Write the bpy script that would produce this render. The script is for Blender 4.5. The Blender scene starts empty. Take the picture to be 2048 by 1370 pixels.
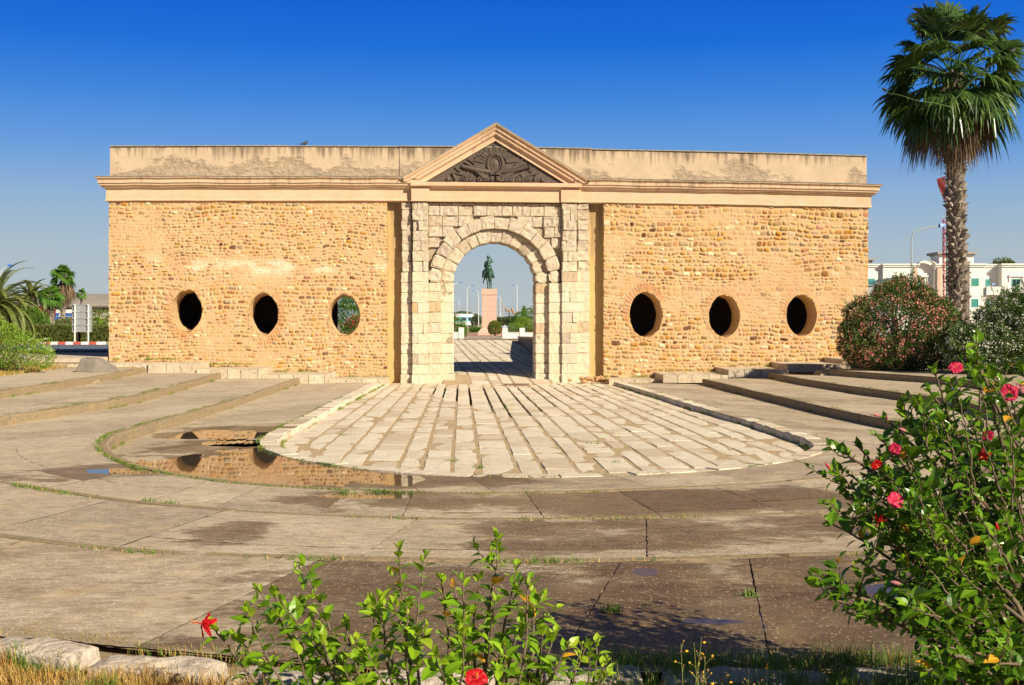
import bpy, math, random
import numpy as np
from mathutils import Vector, Matrix
random.seed(7)
R = random.Random(11)
S = bpy.context.scene
COL = S.collection
PI = math.pi

# ------------------------------------------------------------------ camera numbers
F = 2430.0; CX = 1024.0; HY = 645.0; H = 2.4
def P(px, py, z):                       # a spot seen at (px,py) lying at height z
    d = F * (H - z) / (py - HY)
    return ((px - CX) / F * d, d, z)
def Q(px, py, d):                       # a spot seen at (px,py), d metres away
    return Vector(((px - CX) / F * d, d, H - (py - HY) / F * d))
GX, GY, TH = -0.68, 48.6, math.radians(5)
CT, ST = math.cos(TH), math.sin(TH)
def U(px):                              # along the facade
    k = (px - CX) / F
    return (k * GY - GX) / (CT - k * ST)
def ZW(py): return H + (HY - py) / 50.0
def LW(u, y, z=0.0):                    # facade frame -> world
    return Vector((GX + u * CT - y * ST, GY + u * ST + y * CT, z))

# ------------------------------------------------------------------ noise
def _h(ix, iy, s):
    n = (ix.astype(np.int64) * 374761393 + iy.astype(np.int64) * 668265263 + s * 1442695041) & 0xffffffff
    n = ((n ^ (n >> 13)) * 1274126177) & 0xffffffff
    return ((n ^ (n >> 16)) & 0xffff) / 65535.0
def vn(x, y, s=0):
    x = np.asarray(x, dtype=float); y = np.asarray(y, dtype=float)
    ix = np.floor(x); iy = np.floor(y); fx = x - ix; fy = y - iy
    fx = fx * fx * (3 - 2 * fx); fy = fy * fy * (3 - 2 * fy)
    a = _h(ix, iy, s); b = _h(ix + 1, iy, s); c = _h(ix, iy + 1, s); d = _h(ix + 1, iy + 1, s)
    return (a * (1 - fx) + b * fx) * (1 - fy) + (c * (1 - fx) + d * fx) * fy
def fbm(x, y, s=0, o=3):
    t = 0; a = .5; n = 0
    for k in range(o):
        t = t + a * vn(x * 2 ** k, y * 2 ** k, s + k * 17); n += a; a *= .5
    return t / n
def sstep(a, b, x):
    t = np.clip((x - a) / (b - a), 0, 1); return t * t * (3 - 2 * t)

# ------------------------------------------------------------------ mesh builder
class MB:
    def __init__(s): s.v = []; s.f = []; s.m = []; s.uv = None
    def vert(s, p): s.v.append((p[0], p[1], p[2])); return len(s.v) - 1
    def face(s, idx, m=0): s.f.append(tuple(idx)); s.m.append(m)
    def quad(s, a, b, c, d, m=0):
        n = len(s.v); s.v += [tuple(a), tuple(b), tuple(c), tuple(d)]; s.face((n, n + 1, n + 2, n + 3), m)
    def tri(s, a, b, c, m=0):
        n = len(s.v); s.v += [tuple(a), tuple(b), tuple(c)]; s.face((n, n + 1, n + 2), m)
    def box(s, x0, x1, y0, y1, z0, z1, m=0):
        if x0 > x1: x0, x1 = x1, x0
        if y0 > y1: y0, y1 = y1, y0
        if z0 > z1: z0, z1 = z1, z0
        s.hexa([(x0, y0, z0), (x1, y0, z0), (x1, y1, z0), (x0, y1, z0), (x0, y0, z1), (x1, y0, z1), (x1, y1, z1), (x0, y1, z1)], m)
    def hexa(s, c, m=0):
        n = len(s.v); s.v += [tuple(p) for p in c]
        for q in ((3, 2, 1, 0), (4, 5, 6, 7), (0, 1, 5, 4), (1, 2, 6, 5), (2, 3, 7, 6), (3, 0, 4, 7)):
            s.face([n + k for k in q], m)
    def obox(s, c, ax, ay, az, m=0):      # oriented box: centre and three half axes
        c = Vector(c); ax = Vector(ax); ay = Vector(ay); az = Vector(az)
        s.hexa([c - ax - ay - az, c + ax - ay - az, c + ax + ay - az, c - ax + ay - az, c - ax - ay + az, c + ax - ay + az, c + ax + ay + az, c - ax + ay + az], m)
    def tube(s, pts, rad, n=8, m=0, cap=True):
        pts = [Vector(p) for p in pts]
        if not hasattr(rad, '__len__'): rad = [rad] * len(pts)
        rings = []; up = None
        for i, p in enumerate(pts):
            t = (pts[min(i + 1, len(pts) - 1)] - pts[max(i - 1, 0)])
            if t.length < 1e-9: t = Vector((0, 0, 1))
            t.normalize()
            if up is None:
                up = Vector((1, 0, 0)) if abs(t.x) < .8 else Vector((0, 1, 0))
            a = (up - t * up.dot(t))
            if a.length < 1e-6: a = t.orthogonal()
            a.normalize(); up = a; b = t.cross(a)
            r = []
            for k in range(n):
                q = 2 * PI * k / n
                r.append(s.vert(p + (a * math.cos(q) + b * math.sin(q)) * rad[i]))
            rings.append(r)
        for i in range(len(rings) - 1):
            for k in range(n):
                s.face((rings[i][k], rings[i][(k + 1) % n], rings[i + 1][(k + 1) % n], rings[i + 1][k]), m)
        if cap: s.face(rings[0][::-1], m); s.face(rings[-1], m)
    def lathe(s, c, prof, n=16, m=0):      # prof: (r, z)
        rings = []
        for r, z in prof:
            rings.append([s.vert((c[0] + r * math.cos(2 * PI * k / n), c[1] + r * math.sin(2 * PI * k / n), c[2] + z)) for k in range(n)])
        for i in range(len(rings) - 1):
            for k in range(n):
                s.face((rings[i][k], rings[i][(k + 1) % n], rings[i + 1][(k + 1) % n], rings[i + 1][k]), m)
        s.face(rings[0][::-1], m); s.face(rings[-1], m)
    def ball(s, c, r, n=8, m=0, sq=1.0):
        k = max(4, n // 2)
        s.lathe(c, [(max(r * math.sin(PI * i / k), r * .02), -r * sq * math.cos(PI * i / k)) for i in range(k + 1)], n, m)
    def prism(s, poly, y0, y1, m=0):        # poly in (x,z), extruded over y
        n = len(s.v); k = len(poly)
        s.v += [(p[0], y0, p[1]) for p in poly] + [(p[0], y1, p[1]) for p in poly]
        s.face(range(n, n + k), m); s.face([n + k + i for i in range(k)][::-1], m)
        for i in range(k):
            j = (i + 1) % k
            s.face((n + j, n + i, n + k + i, n + k + j), m)
    def build(s, name, mats, parent=None, smooth=False, loc=None, rz=0, camber=False):
        me = bpy.data.meshes.new(name)
        v = s.v
        if camber: v = [(x, y, z - z * .015 * (x / 15.2) ** 2) for x, y, z in v]
        me.from_pydata(v, [], s.f)
        if not isinstance(mats, (list, tuple)): mats = [mats]
        for q in mats: me.materials.append(q)
        if len(mats) > 1: me.polygons.foreach_set('material_index', s.m)
        if smooth: me.polygons.foreach_set('use_smooth', [True] * len(me.polygons))
        me.update()
        o = bpy.data.objects.new(name, me); COL.objects.link(o)
        if parent is not None: o.parent = parent
        if loc is not None: o.location = loc
        o.rotation_euler = (0, 0, rz)
        return o
def tag(o, label=None, cat=None, group=None, kind=None):
    if label: o['label'] = label
    if cat: o['category'] = cat
    if group: o['group'] = group
    if kind: o['kind'] = kind
    return o
def thing(name, loc, label, cat, group=None, rz=0):
    o = bpy.data.objects.new(name, None); COL.objects.link(o); o.location = loc; o.rotation_euler = (0, 0, rz)
    o.empty_display_size = .2
    return tag(o, label, cat, group)
def copy_tree(o, parent=None):
    c = o.copy(); COL.objects.link(c); c.parent = parent
    for ch in [q for q in COL.objects if q.parent == o]: copy_tree(ch, c)
    return c
def npmesh(name, V, Fq, mats, parent=None, cols=None, smooth=True, midx=None):
    me = bpy.data.meshes.new(name)
    V = np.asarray(V, dtype=np.float32); Fq = np.asarray(Fq, dtype=np.int32)
    me.vertices.add(len(V)); me.vertices.foreach_set('co', V.ravel())
    me.loops.add(Fq.size); me.loops.foreach_set('vertex_index', Fq.ravel())
    me.polygons.add(len(Fq)); k = Fq.shape[1]
    me.polygons.foreach_set('loop_start', np.arange(0, Fq.size, k, dtype=np.int32))
    if not isinstance(mats, (list, tuple)): mats = [mats]
    for q in mats: me.materials.append(q)
    if midx is not None: me.polygons.foreach_set('material_index', np.asarray(midx, dtype=np.int32))
    me.update(calc_edges=True)
    me.polygons.foreach_set('use_smooth', [smooth] * len(Fq))
    if cols:
        for nm, arr in cols.items():
            arr = np.asarray(arr, dtype=np.float32)
            if arr.ndim == 1: arr = np.stack([arr] * 3, 1)
            a = me.attributes.new(nm, 'FLOAT_COLOR', 'POINT')
            a.data.foreach_set('color', np.concatenate([arr, np.ones((len(arr), 1), np.float32)], 1).ravel())
    o = bpy.data.objects.new(name, me); COL.objects.link(o)
    if parent is not None: o.parent = parent
    return o

# ------------------------------------------------------------------ materials
class NT:
    def __init__(s, name):
        s.m = bpy.data.materials.new(name); s.m.use_nodes = True; s.t = s.m.node_tree
        s.t.nodes.clear(); s.out = s.n('ShaderNodeOutputMaterial')
    def n(s, ty, **kw):
        q = s.t.nodes.new(ty)
        for k, v in kw.items():
            if k.startswith('i_'):
                q.inputs[k[2:].replace('_', ' ')].default_value = v
            else: setattr(q, k, v)
        return q
    def l(s, a, b): s.t.links.new(a, b)
    def coord(s, obj=True): return s.n('ShaderNodeTexCoord').outputs['Object' if obj else 'UV']
    def mapping(s, vec, scale=(1, 1, 1), loc=(0, 0, 0)):
        q = s.n('ShaderNodeMapping'); s.l(vec, q.inputs['Vector'])
        q.inputs['Scale'].default_value = scale; q.inputs['Location'].default_value = loc
        return q.outputs[0]
    def noise(s, vec, scale, detail=4, rough=.55, dist=0):
        q = s.n('ShaderNodeTexNoise'); s.l(vec, q.inputs['Vector'])
        q.inputs['Scale'].default_value = scale; q.inputs['Detail'].default_value = detail
        q.inputs['Roughness'].default_value = rough; q.inputs['Distortion'].default_value = dist
        return q.outputs['Fac']
    def vor(s, vec, scale, feature='F1', out='Distance', rnd=1):
        q = s.n('ShaderNodeTexVoronoi', feature=feature); s.l(vec, q.inputs['Vector'])
        q.inputs['Scale'].default_value = scale; q.inputs['Randomness'].default_value = rnd
        return q.outputs[out]
    def ramp(s, fac, stops, interp='LINEAR'):
        q = s.n('ShaderNodeValToRGB'); q.color_ramp.interpolation = interp
        e = q.color_ramp.elements
        while len(e) < len(stops): e.new(.5)
        for el, (p, c) in zip(e, stops):
            el.position = p; el.color = (c, c, c, 1) if not hasattr(c, '__len__') else (*c, 1)
        s.l(fac, q.inputs[0]); return q.outputs[0]
    def mix(s, fac, a, b, mode='MIX'):
        q = s.n('ShaderNodeMix', data_type='RGBA', blend_type=mode)
        for sock, val in ((0, fac), (6, a), (7, b)):
            if hasattr(val, 'node'): s.l(val, q.inputs[sock])
            elif sock == 0: q.inputs[0].default_value = val
            else: q.inputs[sock].default_value = (*val, 1) if len(val) == 3 else val
        return q.outputs[2]
    def math(s, op, a, b=0, clamp=False):
        q = s.n('ShaderNodeMath', operation=op, use_clamp=clamp)
        for k, val in ((0, a), (1, b)):
            if hasattr(val, 'node'): s.l(val, q.inputs[k])
            else: q.inputs[k].default_value = val
        return q.outputs[0]
    def attr(s, name, out='Color'):
        return s.n('ShaderNodeAttribute', attribute_name=name).outputs[out]
    def bump(s, h, strength=.5, dist=.02, prev=None):
        q = s.n('ShaderNodeBump'); s.l(h, q.inputs['Height'])
        q.inputs['Strength'].default_value = strength; q.inputs['Distance'].default_value = dist
        if prev is not None: s.l(prev, q.inputs['Normal'])
        return q.outputs[0]
    def bsdf(s, col, rough=.8, normal=None, spec=.3, metal=0, coat=None, final=True):
        q = s.n('ShaderNodeBsdfPrincipled')
        for nm, val in (('Base Color', col), ('Roughness', rough), ('Specular IOR Level', spec), ('Metallic', metal)):
            if hasattr(val, 'node'): s.l(val, q.inputs[nm])
            elif nm == 'Base Color': q.inputs[nm].default_value = (*val, 1)
            else: q.inputs[nm].default_value = val
        if normal is not None: s.l(normal, q.inputs['Normal'])
        if final: s.l(q.outputs[0], s.out.inputs[0])
        return q
def surf(name, c1, c2, scale=3, rough=.85, bump=.3, bscale=40, bdist=.01, island=0., spec=.25, c3=None, metal=0, stretch=(1, 1, 1)):
    t = NT(name); v = t.mapping(t.coord(), stretch)
    f = t.ramp(t.noise(v, scale, 6, .6), [(.3, 0.), (.7, 1.)])
    c = t.mix(f, c1, c2)
    if c3 is not None:
        c = t.mix(t.ramp(t.noise(v, scale * 4.3, 5, .65), [(.52, 0.), (.68, 1.)]), c, c3)
    if island:
        r = t.n('ShaderNodeNewGeometry').outputs['Random Per Island']
        q = t.n('ShaderNodeMapRange'); t.l(r, q.inputs[0]); q.inputs[3].default_value = 1 - island; q.inputs[4].default_value = 1 + island
        h = t.n('ShaderNodeHueSaturation'); t.l(c, h.inputs['Color']); t.l(q.outputs[0], h.inputs['Value'])
        c = h.outputs[0]
    nb = t.bump(t.noise(v, bscale, 6, .6), bump, bdist) if bump else None
    t.bsdf(c, rough, nb, spec, metal); return t.m
def leafmat(name, cols, rough=.45, trans=.35, spec=.35, vein=0):
    t = NT(name)
    r = t.n('ShaderNodeNewGeometry').outputs['Random Per Island']
    n = len(cols)
    c = t.ramp(r, [(i / max(1, n - 1), cc) for i, cc in enumerate(cols)])
    c = t.mix(t.ramp(t.noise(t.coord(), 9, 3), [(.35, 0.), (.7, .35)]), c, tuple(min(1, x * 1.5) for x in cols[-1]))
    b = t.bsdf(c, rough, None, spec, final=False)
    tr = t.n('ShaderNodeBsdfTranslucent'); t.l(t.mix(.5, c, (.25, .35, .02), 'MIX') if trans > .3 else c, tr.inputs[0])
    mx = t.n('ShaderNodeMixShader'); mx.inputs[0].default_value = trans
    t.l(b.outputs[0], mx.inputs[1]); t.l(tr.outputs[0], mx.inputs[2]); t.l(mx.outputs[0], t.out.inputs[0])
    return t.m
M = {}
def plain(name, c, rough=.5, metal=0, spec=.4, bump=.05):
    M[name] = surf(name, c, tuple(x * .85 for x in c), 4, rough, bump, 60, .003, 0, spec, None, metal); return M[name]

# attribute-coloured rubble
t = NT('rubble_stone'); v = t.coord(); c = t.attr('Col')
c = t.mix(t.ramp(t.noise(v, 14, 5, .65), [(.3, 0.), (.75, .55)]), c, (1.0, .82, .55), 'MULTIPLY')
c = t.mix(t.ramp(t.noise(v, 45, 4, .7), [(.45, 0.), (.7, .45)]), c, (.45, .32, .18), 'MULTIPLY')
c = t.mix(t.ramp(t.noise(v, 1.1, 5, .6), [(.4, 0.), (.7, .22)]), c, (.74, .55, .33))
t.bsdf(c, .92, t.bump(t.noise(v, 38, 6, .7), .55, .02), .15); M['rubble'] = t.m
# dressed limestone
t = NT('limestone_block'); v = t.coord(); g = t.n('ShaderNodeNewGeometry').outputs['Random Per Island']
c = t.ramp(g, [(0, (.62, .51, .34)), (.2, (.71, .61, .43)), (.45, (.76, .655, .47)), (.65, (.66, .56, .39)), (.83, (.72, .62, .45)), (.93, (.46, .39, .30)), (1, (.62, .42, .20))])
c = t.mix(t.ramp(t.noise(v, 3.2, 6, .65), [(.46, 0.), (.72, .4)]), c, (.62, .47, .28))
c = t.mix(t.ramp(t.noise(v, 9, 6, .7), [(.55, 0.), (.75, .4)]), c, (.36, .30, .24))
hgt = t.n('ShaderNodeSeparateXYZ'); t.l(v, hgt.inputs[0])
up = t.ramp(t.math('MULTIPLY', t.math('ADD', hgt.outputs[2], t.math('MULTIPLY', t.noise(v, 1.5, 6), 3.0)), .1), [(.50, 0.), (.74, .7)])
c = t.mix(up, c, (.50, .40, .29))
t.bsdf(c, .9, t.bump(t.noise(v, 9, 8, .75), .9, .07), .2); M['lime'] = t.m
M['limecore'] = surf('lime_mortar', (.42, .34, .23), (.30, .23, .15), 4, .95, .6, 25, .03)
# plaster of cornice, frieze and parapet
def plaster(name, a, b, streak, top, bot, peel=0., dark=(.16, .12, .08)):
    t = NT(name); v = t.coord()
    c = t.mix(t.ramp(t.noise(v, 1.3, 6, .62), [(.32, 0.), (.68, 1.)]), a, b)
    c = t.mix(t.ramp(t.noise(v, 6, 6, .7), [(.5, 0.), (.78, .45)]), c, tuple(x * .6 for x in b))
    sp = t.n('ShaderNodeSeparateXYZ'); t.l(v, sp.inputs[0])
    st = t.noise(t.mapping(v, (3.2, 3.2, .22)), 1.6, 6, .7)
    zz = t.n('ShaderNodeMapRange'); t.l(sp.outputs[2], zz.inputs[0]); zz.inputs[1].default_value = bot; zz.inputs[2].default_value = top
    zz.inputs[3].default_value = -.25; zz.inputs[4].default_value = .22
    big = t.math('MULTIPLY', t.math('SUBTRACT', t.noise(v, .35, 3), .5), .45)
    f = t.ramp(t.math('ADD', t.math('ADD', st, zz.outputs[0]), big), [(.54, 0.), (.74, streak)])
    c = t.mix(f, c, dark)
    h = t.noise(v, 18, 6, .7)
    nb = t.bump(h, .35, .02)
    if peel:
        pz = t.n('ShaderNodeMapRange'); t.l(sp.outputs[2], pz.inputs[0]); pz.inputs[1].default_value = bot; pz.inputs[2].default_value = top
        pz.inputs[3].default_value = .12; pz.inputs[4].default_value = -.22
        m = t.ramp(t.math('ADD', t.math('ADD', t.noise(v, .55, 3), t.math('MULTIPLY', t.noise(t.mapping(v, (1, 1, 2.2)), 3.5, 7, .7), .35)), pz.outputs[0]), [(.68, 0.), (.78, 1.)])
        rub = t.ramp(t.noise(v, 5, 8, .75), [(.38, tuple(x * .45 for x in a)), (.52, a), (.66, b)])
        c = t.mix(t.math('MULTIPLY', m, .6), c, rub)
        nb = t.bump(t.math('SUBTRACT', t.math('MULTIPLY', t.noise(v, 6, 8, .8), m), m), .9, .09, nb)
    t.bsdf(c, .92, nb, .15); return t.m
M['parapet'] = plaster('parapet_plaster', (.46, .355, .23), (.57, .43, .29), .9, 9.4, 8.2, .8)
M['cornice'] = plaster('cornice_plaster', (.57, .39, .235), (.63, .455, .30), .6, 8.4, 7.2)
M['rake'] = plaster('pediment_plaster', (.59, .385, .23), (.65, .45, .29), .4, 10.4, 7.9)
M['yellow'] = plaster('ochre_plaster', (.58, .39, .15), (.52, .36, .16), .6, 7.2, 0.)
M['coping'] = surf('weathered_coping', (.20, .19, .15), (.34, .32, .24), 6, .9, .4, 30, .01)
M['relief'] = surf('dark_carved_relief', (.045, .032, .024), (.10, .07, .045), 8, .6, .5, 40, .01, .3, .4, (.15, .11, .08))
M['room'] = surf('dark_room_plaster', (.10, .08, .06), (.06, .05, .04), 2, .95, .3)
# ================================================================== THE GATE WALL
gate = thing('city_gate_wall', (GX, GY, 0), 'long tan rubble stone city gate wall with pale arch, pediment and six oval openings', 'gate', rz=TH)
HOLES_L = [(374, 621.5, 29, 42), (527, 628, 29, 43), (689, 630, 30.5, 42)]
HOLES_R = [(1292, 629, 33, 45), (1449, 632, 32, 42), (1603, 631, 31, 41)]
def holes(lst):
    r = []
    for px, py, a, b in lst:
        u = U(px); d = GY + u * ST; k = F / d
        z = H + (HY - py) / k; z = z / (1 - .015 * (u / 15.2) ** 2)
        r.append((u, z, a / k, b / k))
    return r
PAL = [((.50, .29, .085), 8), ((.42, .225, .055), 6), ((.52, .335, .12), 7), ((.44, .31, .14), 6), ((.50, .23, .025), 4), ((.30, .125, .03), 3), ((.10, .04, .022), 1.6), ((.46, .21, .10), 2), ((.74, .60, .40), 4), ((.38, .31, .19), 4), ((.50, .27, .17), 2)]
PALC = np.array([p[0] for p in PAL]) * .95; PALW = np.array([p[1] for p in PAL]); PALW = PALW / PALW.sum()

def stone_field(u, z, seed, big):
    """rubble coursing: returns height, colour for arrays u,z"""
    rs = np.random.RandomState(seed)
    uu = u + .10 * (fbm(u * 1.1, z * 1.1, seed + 1) - .5) + .05 * (vn(u * 6, z * 6, seed + 2) - .5)
    zz = z + .30 * (fbm(u * .5, z * .8, seed + 3) - .5) + .07 * (vn(u * 3.5, z * 3.5, seed + 4) - .5) + .03 * (vn(u * 9, z * 9, seed + 5) - .5)
    rows = [-1.0]
    while rows[-1] < 9: rows.append(rows[-1] + rs.uniform(.11, .20) * big)
    rows = np.array(rows)
    ri = np.clip(np.searchsorted(rows, zz) - 1, 0, len(rows) - 2)
    h = np.zeros_like(u); col = np.zeros(u.shape + (3,)); 
    dz = np.minimum(zz - rows[ri], rows[ri + 1] - zz)
    lo = uu.min() - 1; hi = uu.max() + 1
    for r in range(len(rows) - 1):
        m = ri == r
        if not m.any(): continue
        rh = rows[r + 1] - rows[r]
        e = [lo - rs.uniform(0, .4)]
        while e[-1] < hi: e.append(e[-1] + rs.uniform(.8, 2.1) * rh if rs.rand() > .12 else e[-1] + rs.uniform(.5, .9) * rh)
        e = np.array(e); n = len(e)
        k = np.clip(np.searchsorted(e, uu[m]) - 1, 0, n - 2)
        dx = np.minimum(uu[m] - e[k], e[k + 1] - uu[m])
        # some stones shorter than their course
        shr = rs.uniform(0, .045, n)[k]
        d1 = dx; d2 = dz[m] - shr * (rs.rand(n) > .5)[k]
        rad = .45 * np.minimum(rh, e[k + 1] - e[k])
        qx = np.maximum(rad - d1, 0); qz = np.maximum(rad - d2, 0)
        d = rad - np.hypot(qx, qz)
        ci = rs.choice(len(PALC), n, p=PALW)
        cc = PALC[ci] * rs.uniform(.78, 1.28, (n, 1)) * rs.uniform(.95, 1.05, (n, 3))
        amp = rs.uniform(.5, 1.25, n)[k]
        gap = .006 + .012 * vn(uu[m] * 2.3, zz[m] * 2.3, seed + 9)
        hh = sstep(0, .04, d - gap) * amp
        tilt = (uu[m] - (e[k] + e[k + 1]) / 2) * rs.uniform(-.25, .25, n)[k] * 2
        h[m] = hh * (1 + tilt)
        w = sstep(.0, .025, d - gap)[:, None]
        mort = np.array([.57, .395, .215])
        col[m] = cc[k] * w + mort * (1 - w)
    return h, col

def wing(u0, u1, hl, seed, big, name):
    res = .025
    nu = int((u1 - u0) / res) + 1; z0, z1 = -.15, 7.30; nz = int((z1 - z0) / res) + 1
    us = np.linspace(u0, u1, nu); zs = np.linspace(z0, z1, nz)
    uu, zz = np.meshgrid(us, zs)
    h, col = stone_field(uu, zz, seed, big)
    # areas where old plaster still hides the stones
    pl = fbm(uu * .45, zz * .9, seed + 50, 4)
    band = np.exp(-((zz - (4.6 + .35 * (vn(uu * .5, uu * 0, seed) - .5))) / .38) ** 2) * .22 if seed == 3 else .12 * np.exp(-((zz - 4.3) / .9) ** 2)
    pm = sstep(.55, .74, pl + band + .10 * (fbm(uu * 5, zz * 5, seed + 60) - .5))
    pm = np.maximum(pm, .22 * sstep(.4, .6, fbm(uu * 1.3, zz * 1.3, seed + 61)))
    pcol = np.array([.585, .405, .225]) * (0.88 + .25 * fbm(uu * 2, zz * 2, seed + 70)[..., None])
    if seed == 3: pcol = pcol + (np.exp(-((zz - 4.6 - .2 * (vn(uu * .6, uu * 0, 8) - .5)) / .32) ** 2) * .30 * sstep(.35, .6, fbm(uu * 1.2, zz * 2.5, 77)))[..., None] * np.array([1.1, 1.2, 1.3])
    h = h * (1 - .75 * pm)
    col = col * (1 - .68 * pm[..., None]) + pcol * .68 * pm[..., None]
    # lining of the openings: smooth lip, then radial brickwork
    for i, (cu, cz, a, b) in enumerate(hl):
        x = (uu - cu); y = (zz - cz); rho = np.hypot(x / a, y / b); ang = np.arctan2(y / b, x / a)
        dist = (rho - 1) * (a + b) / 2
        lip = sstep(.16, .04, dist + .05 * (vn(uu * 7, zz * 7, seed + i) - .5))
        h = h * (1 - lip) + .35 * lip
        col = col * (1 - lip[..., None] * .8) + np.array([.56, .36, .17]) * lip[..., None] * .8
        strong = {0: .4, 1: .5, 2: .1}[i] if seed == 3 else {0: .6, 1: .25, 2: .28}[i]
        if seed == 3: sect = sstep(-.2, .6, -np.cos(ang - .3) if i == 0 else np.cos(ang * 1.0 + .2) * .6 + .2)
        else: sect = sstep(-.1, .5, np.sin(ang) - .35 * np.cos(ang))
        ring = sstep(.03, .06, dist) * sstep(.36, .30, dist + .05 * (vn(ang * 3, ang * 0, seed) - .5)) * sect * strong
        na = 44; ph = (ang / (2 * PI) * na) % 1.0; bi = np.floor(ang / (2 * PI) * na).astype(int) + 100
        bm = sstep(.0, .12, np.minimum(ph, 1 - ph) - .08)
        rr = np.random.RandomState(seed + i).rand(300)
        bc = np.array([.42, .17, .07])[None, None, :] * (.75 + .6 * rr[bi % 300][..., None])
        bc = bc * bm[..., None] + np.array([.52, .33, .17]) * (1 - bm[..., None])
        h = h * (1 - ring) + ring * (.15 + .6 * bm)
        col = col * (1 - ring[..., None]) + bc * ring[..., None]
    # dirt near the foot and darker irregular edges
    edge = np.minimum(uu - u0, u1 - uu)
    rag = .06 * fbm(zz * 2.5, zz * 0 + seed, seed + 80) 
    y = -(h * .058 + .04 * (fbm(uu * .7, zz * .7, seed + 90) - .5) + .012 * (fbm(uu * 14, zz * 14, seed + 91) - .5))
    x = uu.copy()
    x[:, 0] += rag[:, 0] * (1 if u0 > 0 else 0.6); x[:, -1] -= rag[:, -1] * (1 if u0 < 0 else .6)
    # cut the openings
    inside = np.zeros_like(uu, bool); Xs = x; Zs = zz.copy()
    lens = []
    for (cu, cz, a, b) in hl:
        dx = Xs - cu; dz = Zs - cz; an = np.arctan2(dz / b, dx / a)
        wob = 1 + .035 * (vn(an * 3 + 20, an * 0 + cu, seed) - .5) * 2
        rho = np.hypot(dx / a, dz / b) / wob
        cell = .03 / min(a, b)
        near = np.abs(rho - 1) < cell
        inside |= rho < 1 - cell * .6
        s = np.where(near, 1 / np.maximum(rho, .01), 1)
        Xs = np.where(near, cu + dx * s, Xs); Zs = np.where(near, cz + dz * s, Zs)
        lens.append((cu, cz, a, b))
    Zc = Zs - Zs * .015 * (Xs / 15.2) ** 2
    V = np.stack([Xs, y, Zc], -1).reshape(-1, 3)
    idx = np.arange(nu * nz).reshape(nz, nu)
    q = np.stack([idx[:-1, :-1], idx[:-1, 1:], idx[1:, 1:], idx[1:, :-1]], -1).reshape(-1, 4)
    q = q[~inside.ravel()[q].any(1)]
    o = npmesh(name, V, q, M['rubble'], gate, {'Col': np.clip(col, 0, 1).reshape(-1, 3)})
    # returns and back of the wall (with the same openings)
    mb = MB()
    tk = 1.15
    def cam(u, z): return z - z * .015 * (u / 15.2) ** 2
    for ue, s in ((u0, 1), (u1, -1)):
        k = 30
        for j in range(k):
            za, zb = z0 + (z1 - z0) * j / k, z0 + (z1 - z0) * (j + 1) / k
            xa = ue + s * .03
            mb.quad((xa, .02, cam(ue, za)), (xa, tk, cam(ue, za)), (xa, tk, cam(ue, zb)), (xa, .02, cam(ue, zb)))
    bn = int((u1 - u0) / .12); bz = 60
    for i in range(bn):
        for j in range(bz):
            ua, ub = u0 + (u1 - u0) * i / bn, u0 + (u1 - u0) * (i + 1) / bn
            za, zb = z0 + (z1 - z0) * j / bz, z0 + (z1 - z0) * (j + 1) / bz
            um, zm = (ua + ub) / 2, (za + zb) / 2
            if any(math.hypot((um - c[0]) / c[2], (zm - c[1]) / c[3]) < 1.28 for c in hl): continue
            mb.quad((ub, tk, za), (ua, tk, za), (ua, tk, zb), (ub, tk, zb))
    mb.build('wall_back', M['rubble_plain'], gate)
    for i, (cu, cz, a, b) in enumerate(hl):
        t_ = MB(); n = 72; k = 7; rings = []
        for j in range(k + 1):
            f = j / k; r = []
            for q_ in range(n):
                an = 2 * PI * q_ / n; dxx, dzz = math.cos(an), math.sin(an)
                an2 = math.atan2(dzz, dxx)
                wob = 1 + .035 * (float(vn(np.array([an2 * 3 + 20]), np.array([cu]), seed)[0]) - .5) * 2
                flare = .99 - .09 * f if seed == 3 else .99 - .03 * f
                nz_ = .012 * (float(vn(np.array([an * 5.]), np.array([f * 6.]), 5)[0]) - .5)
                uu_ = cu + (a * wob * flare + nz_) * dxx; zz_ = cz + (b * wob * flare + nz_) * dzz
                r.append(t_.vert((uu_, -.02 + (tk + .02) * f, cam(uu_, zz_))))
            rings.append(r)
        for j in range(k):
            for q_ in range(n): t_.face((rings[j][q_], rings[j + 1][q_], rings[j + 1][(q_ + 1) % n], rings[j][(q_ + 1) % n]))
        t_.build('oval_window_lining', M['lining'], gate, smooth=True)
    return o
M['rubble_plain'] = surf('rubble_back', (.5, .34, .17), (.38, .25, .12), 5, .95, .5, 20, .03)
M['lining'] = surf('window_lining_plaster', (.62, .42, .20), (.50, .33, .17), 5, .93, .6, 22, .03)
HL, HR = holes(HOLES_L), holes(HOLES_R)
UL0, UL1 = U(217), U(776); UR0, UR1 = U(1206), U(1737)
wing(UL0, UL1, HL, 3, .92, 'rubble_wall'); wing(UR0, UR1, HR, 5, 1.12, 'rubble_wall')

# ochre plaster strips between wings and gate (recessed)
mb = MB()
for a, b in ((UL1 - .3, U(805)), (U(1176), UR0 + .3)):
    n = 24
    for j in range(n):
        mb.box(a, b, .34, 1.1, -.1 + 7.3 * j / n, -.1 + 7.3 * (j + 1) / n)
mb.build('plaster_strip', M['yellow'], gate)

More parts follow.
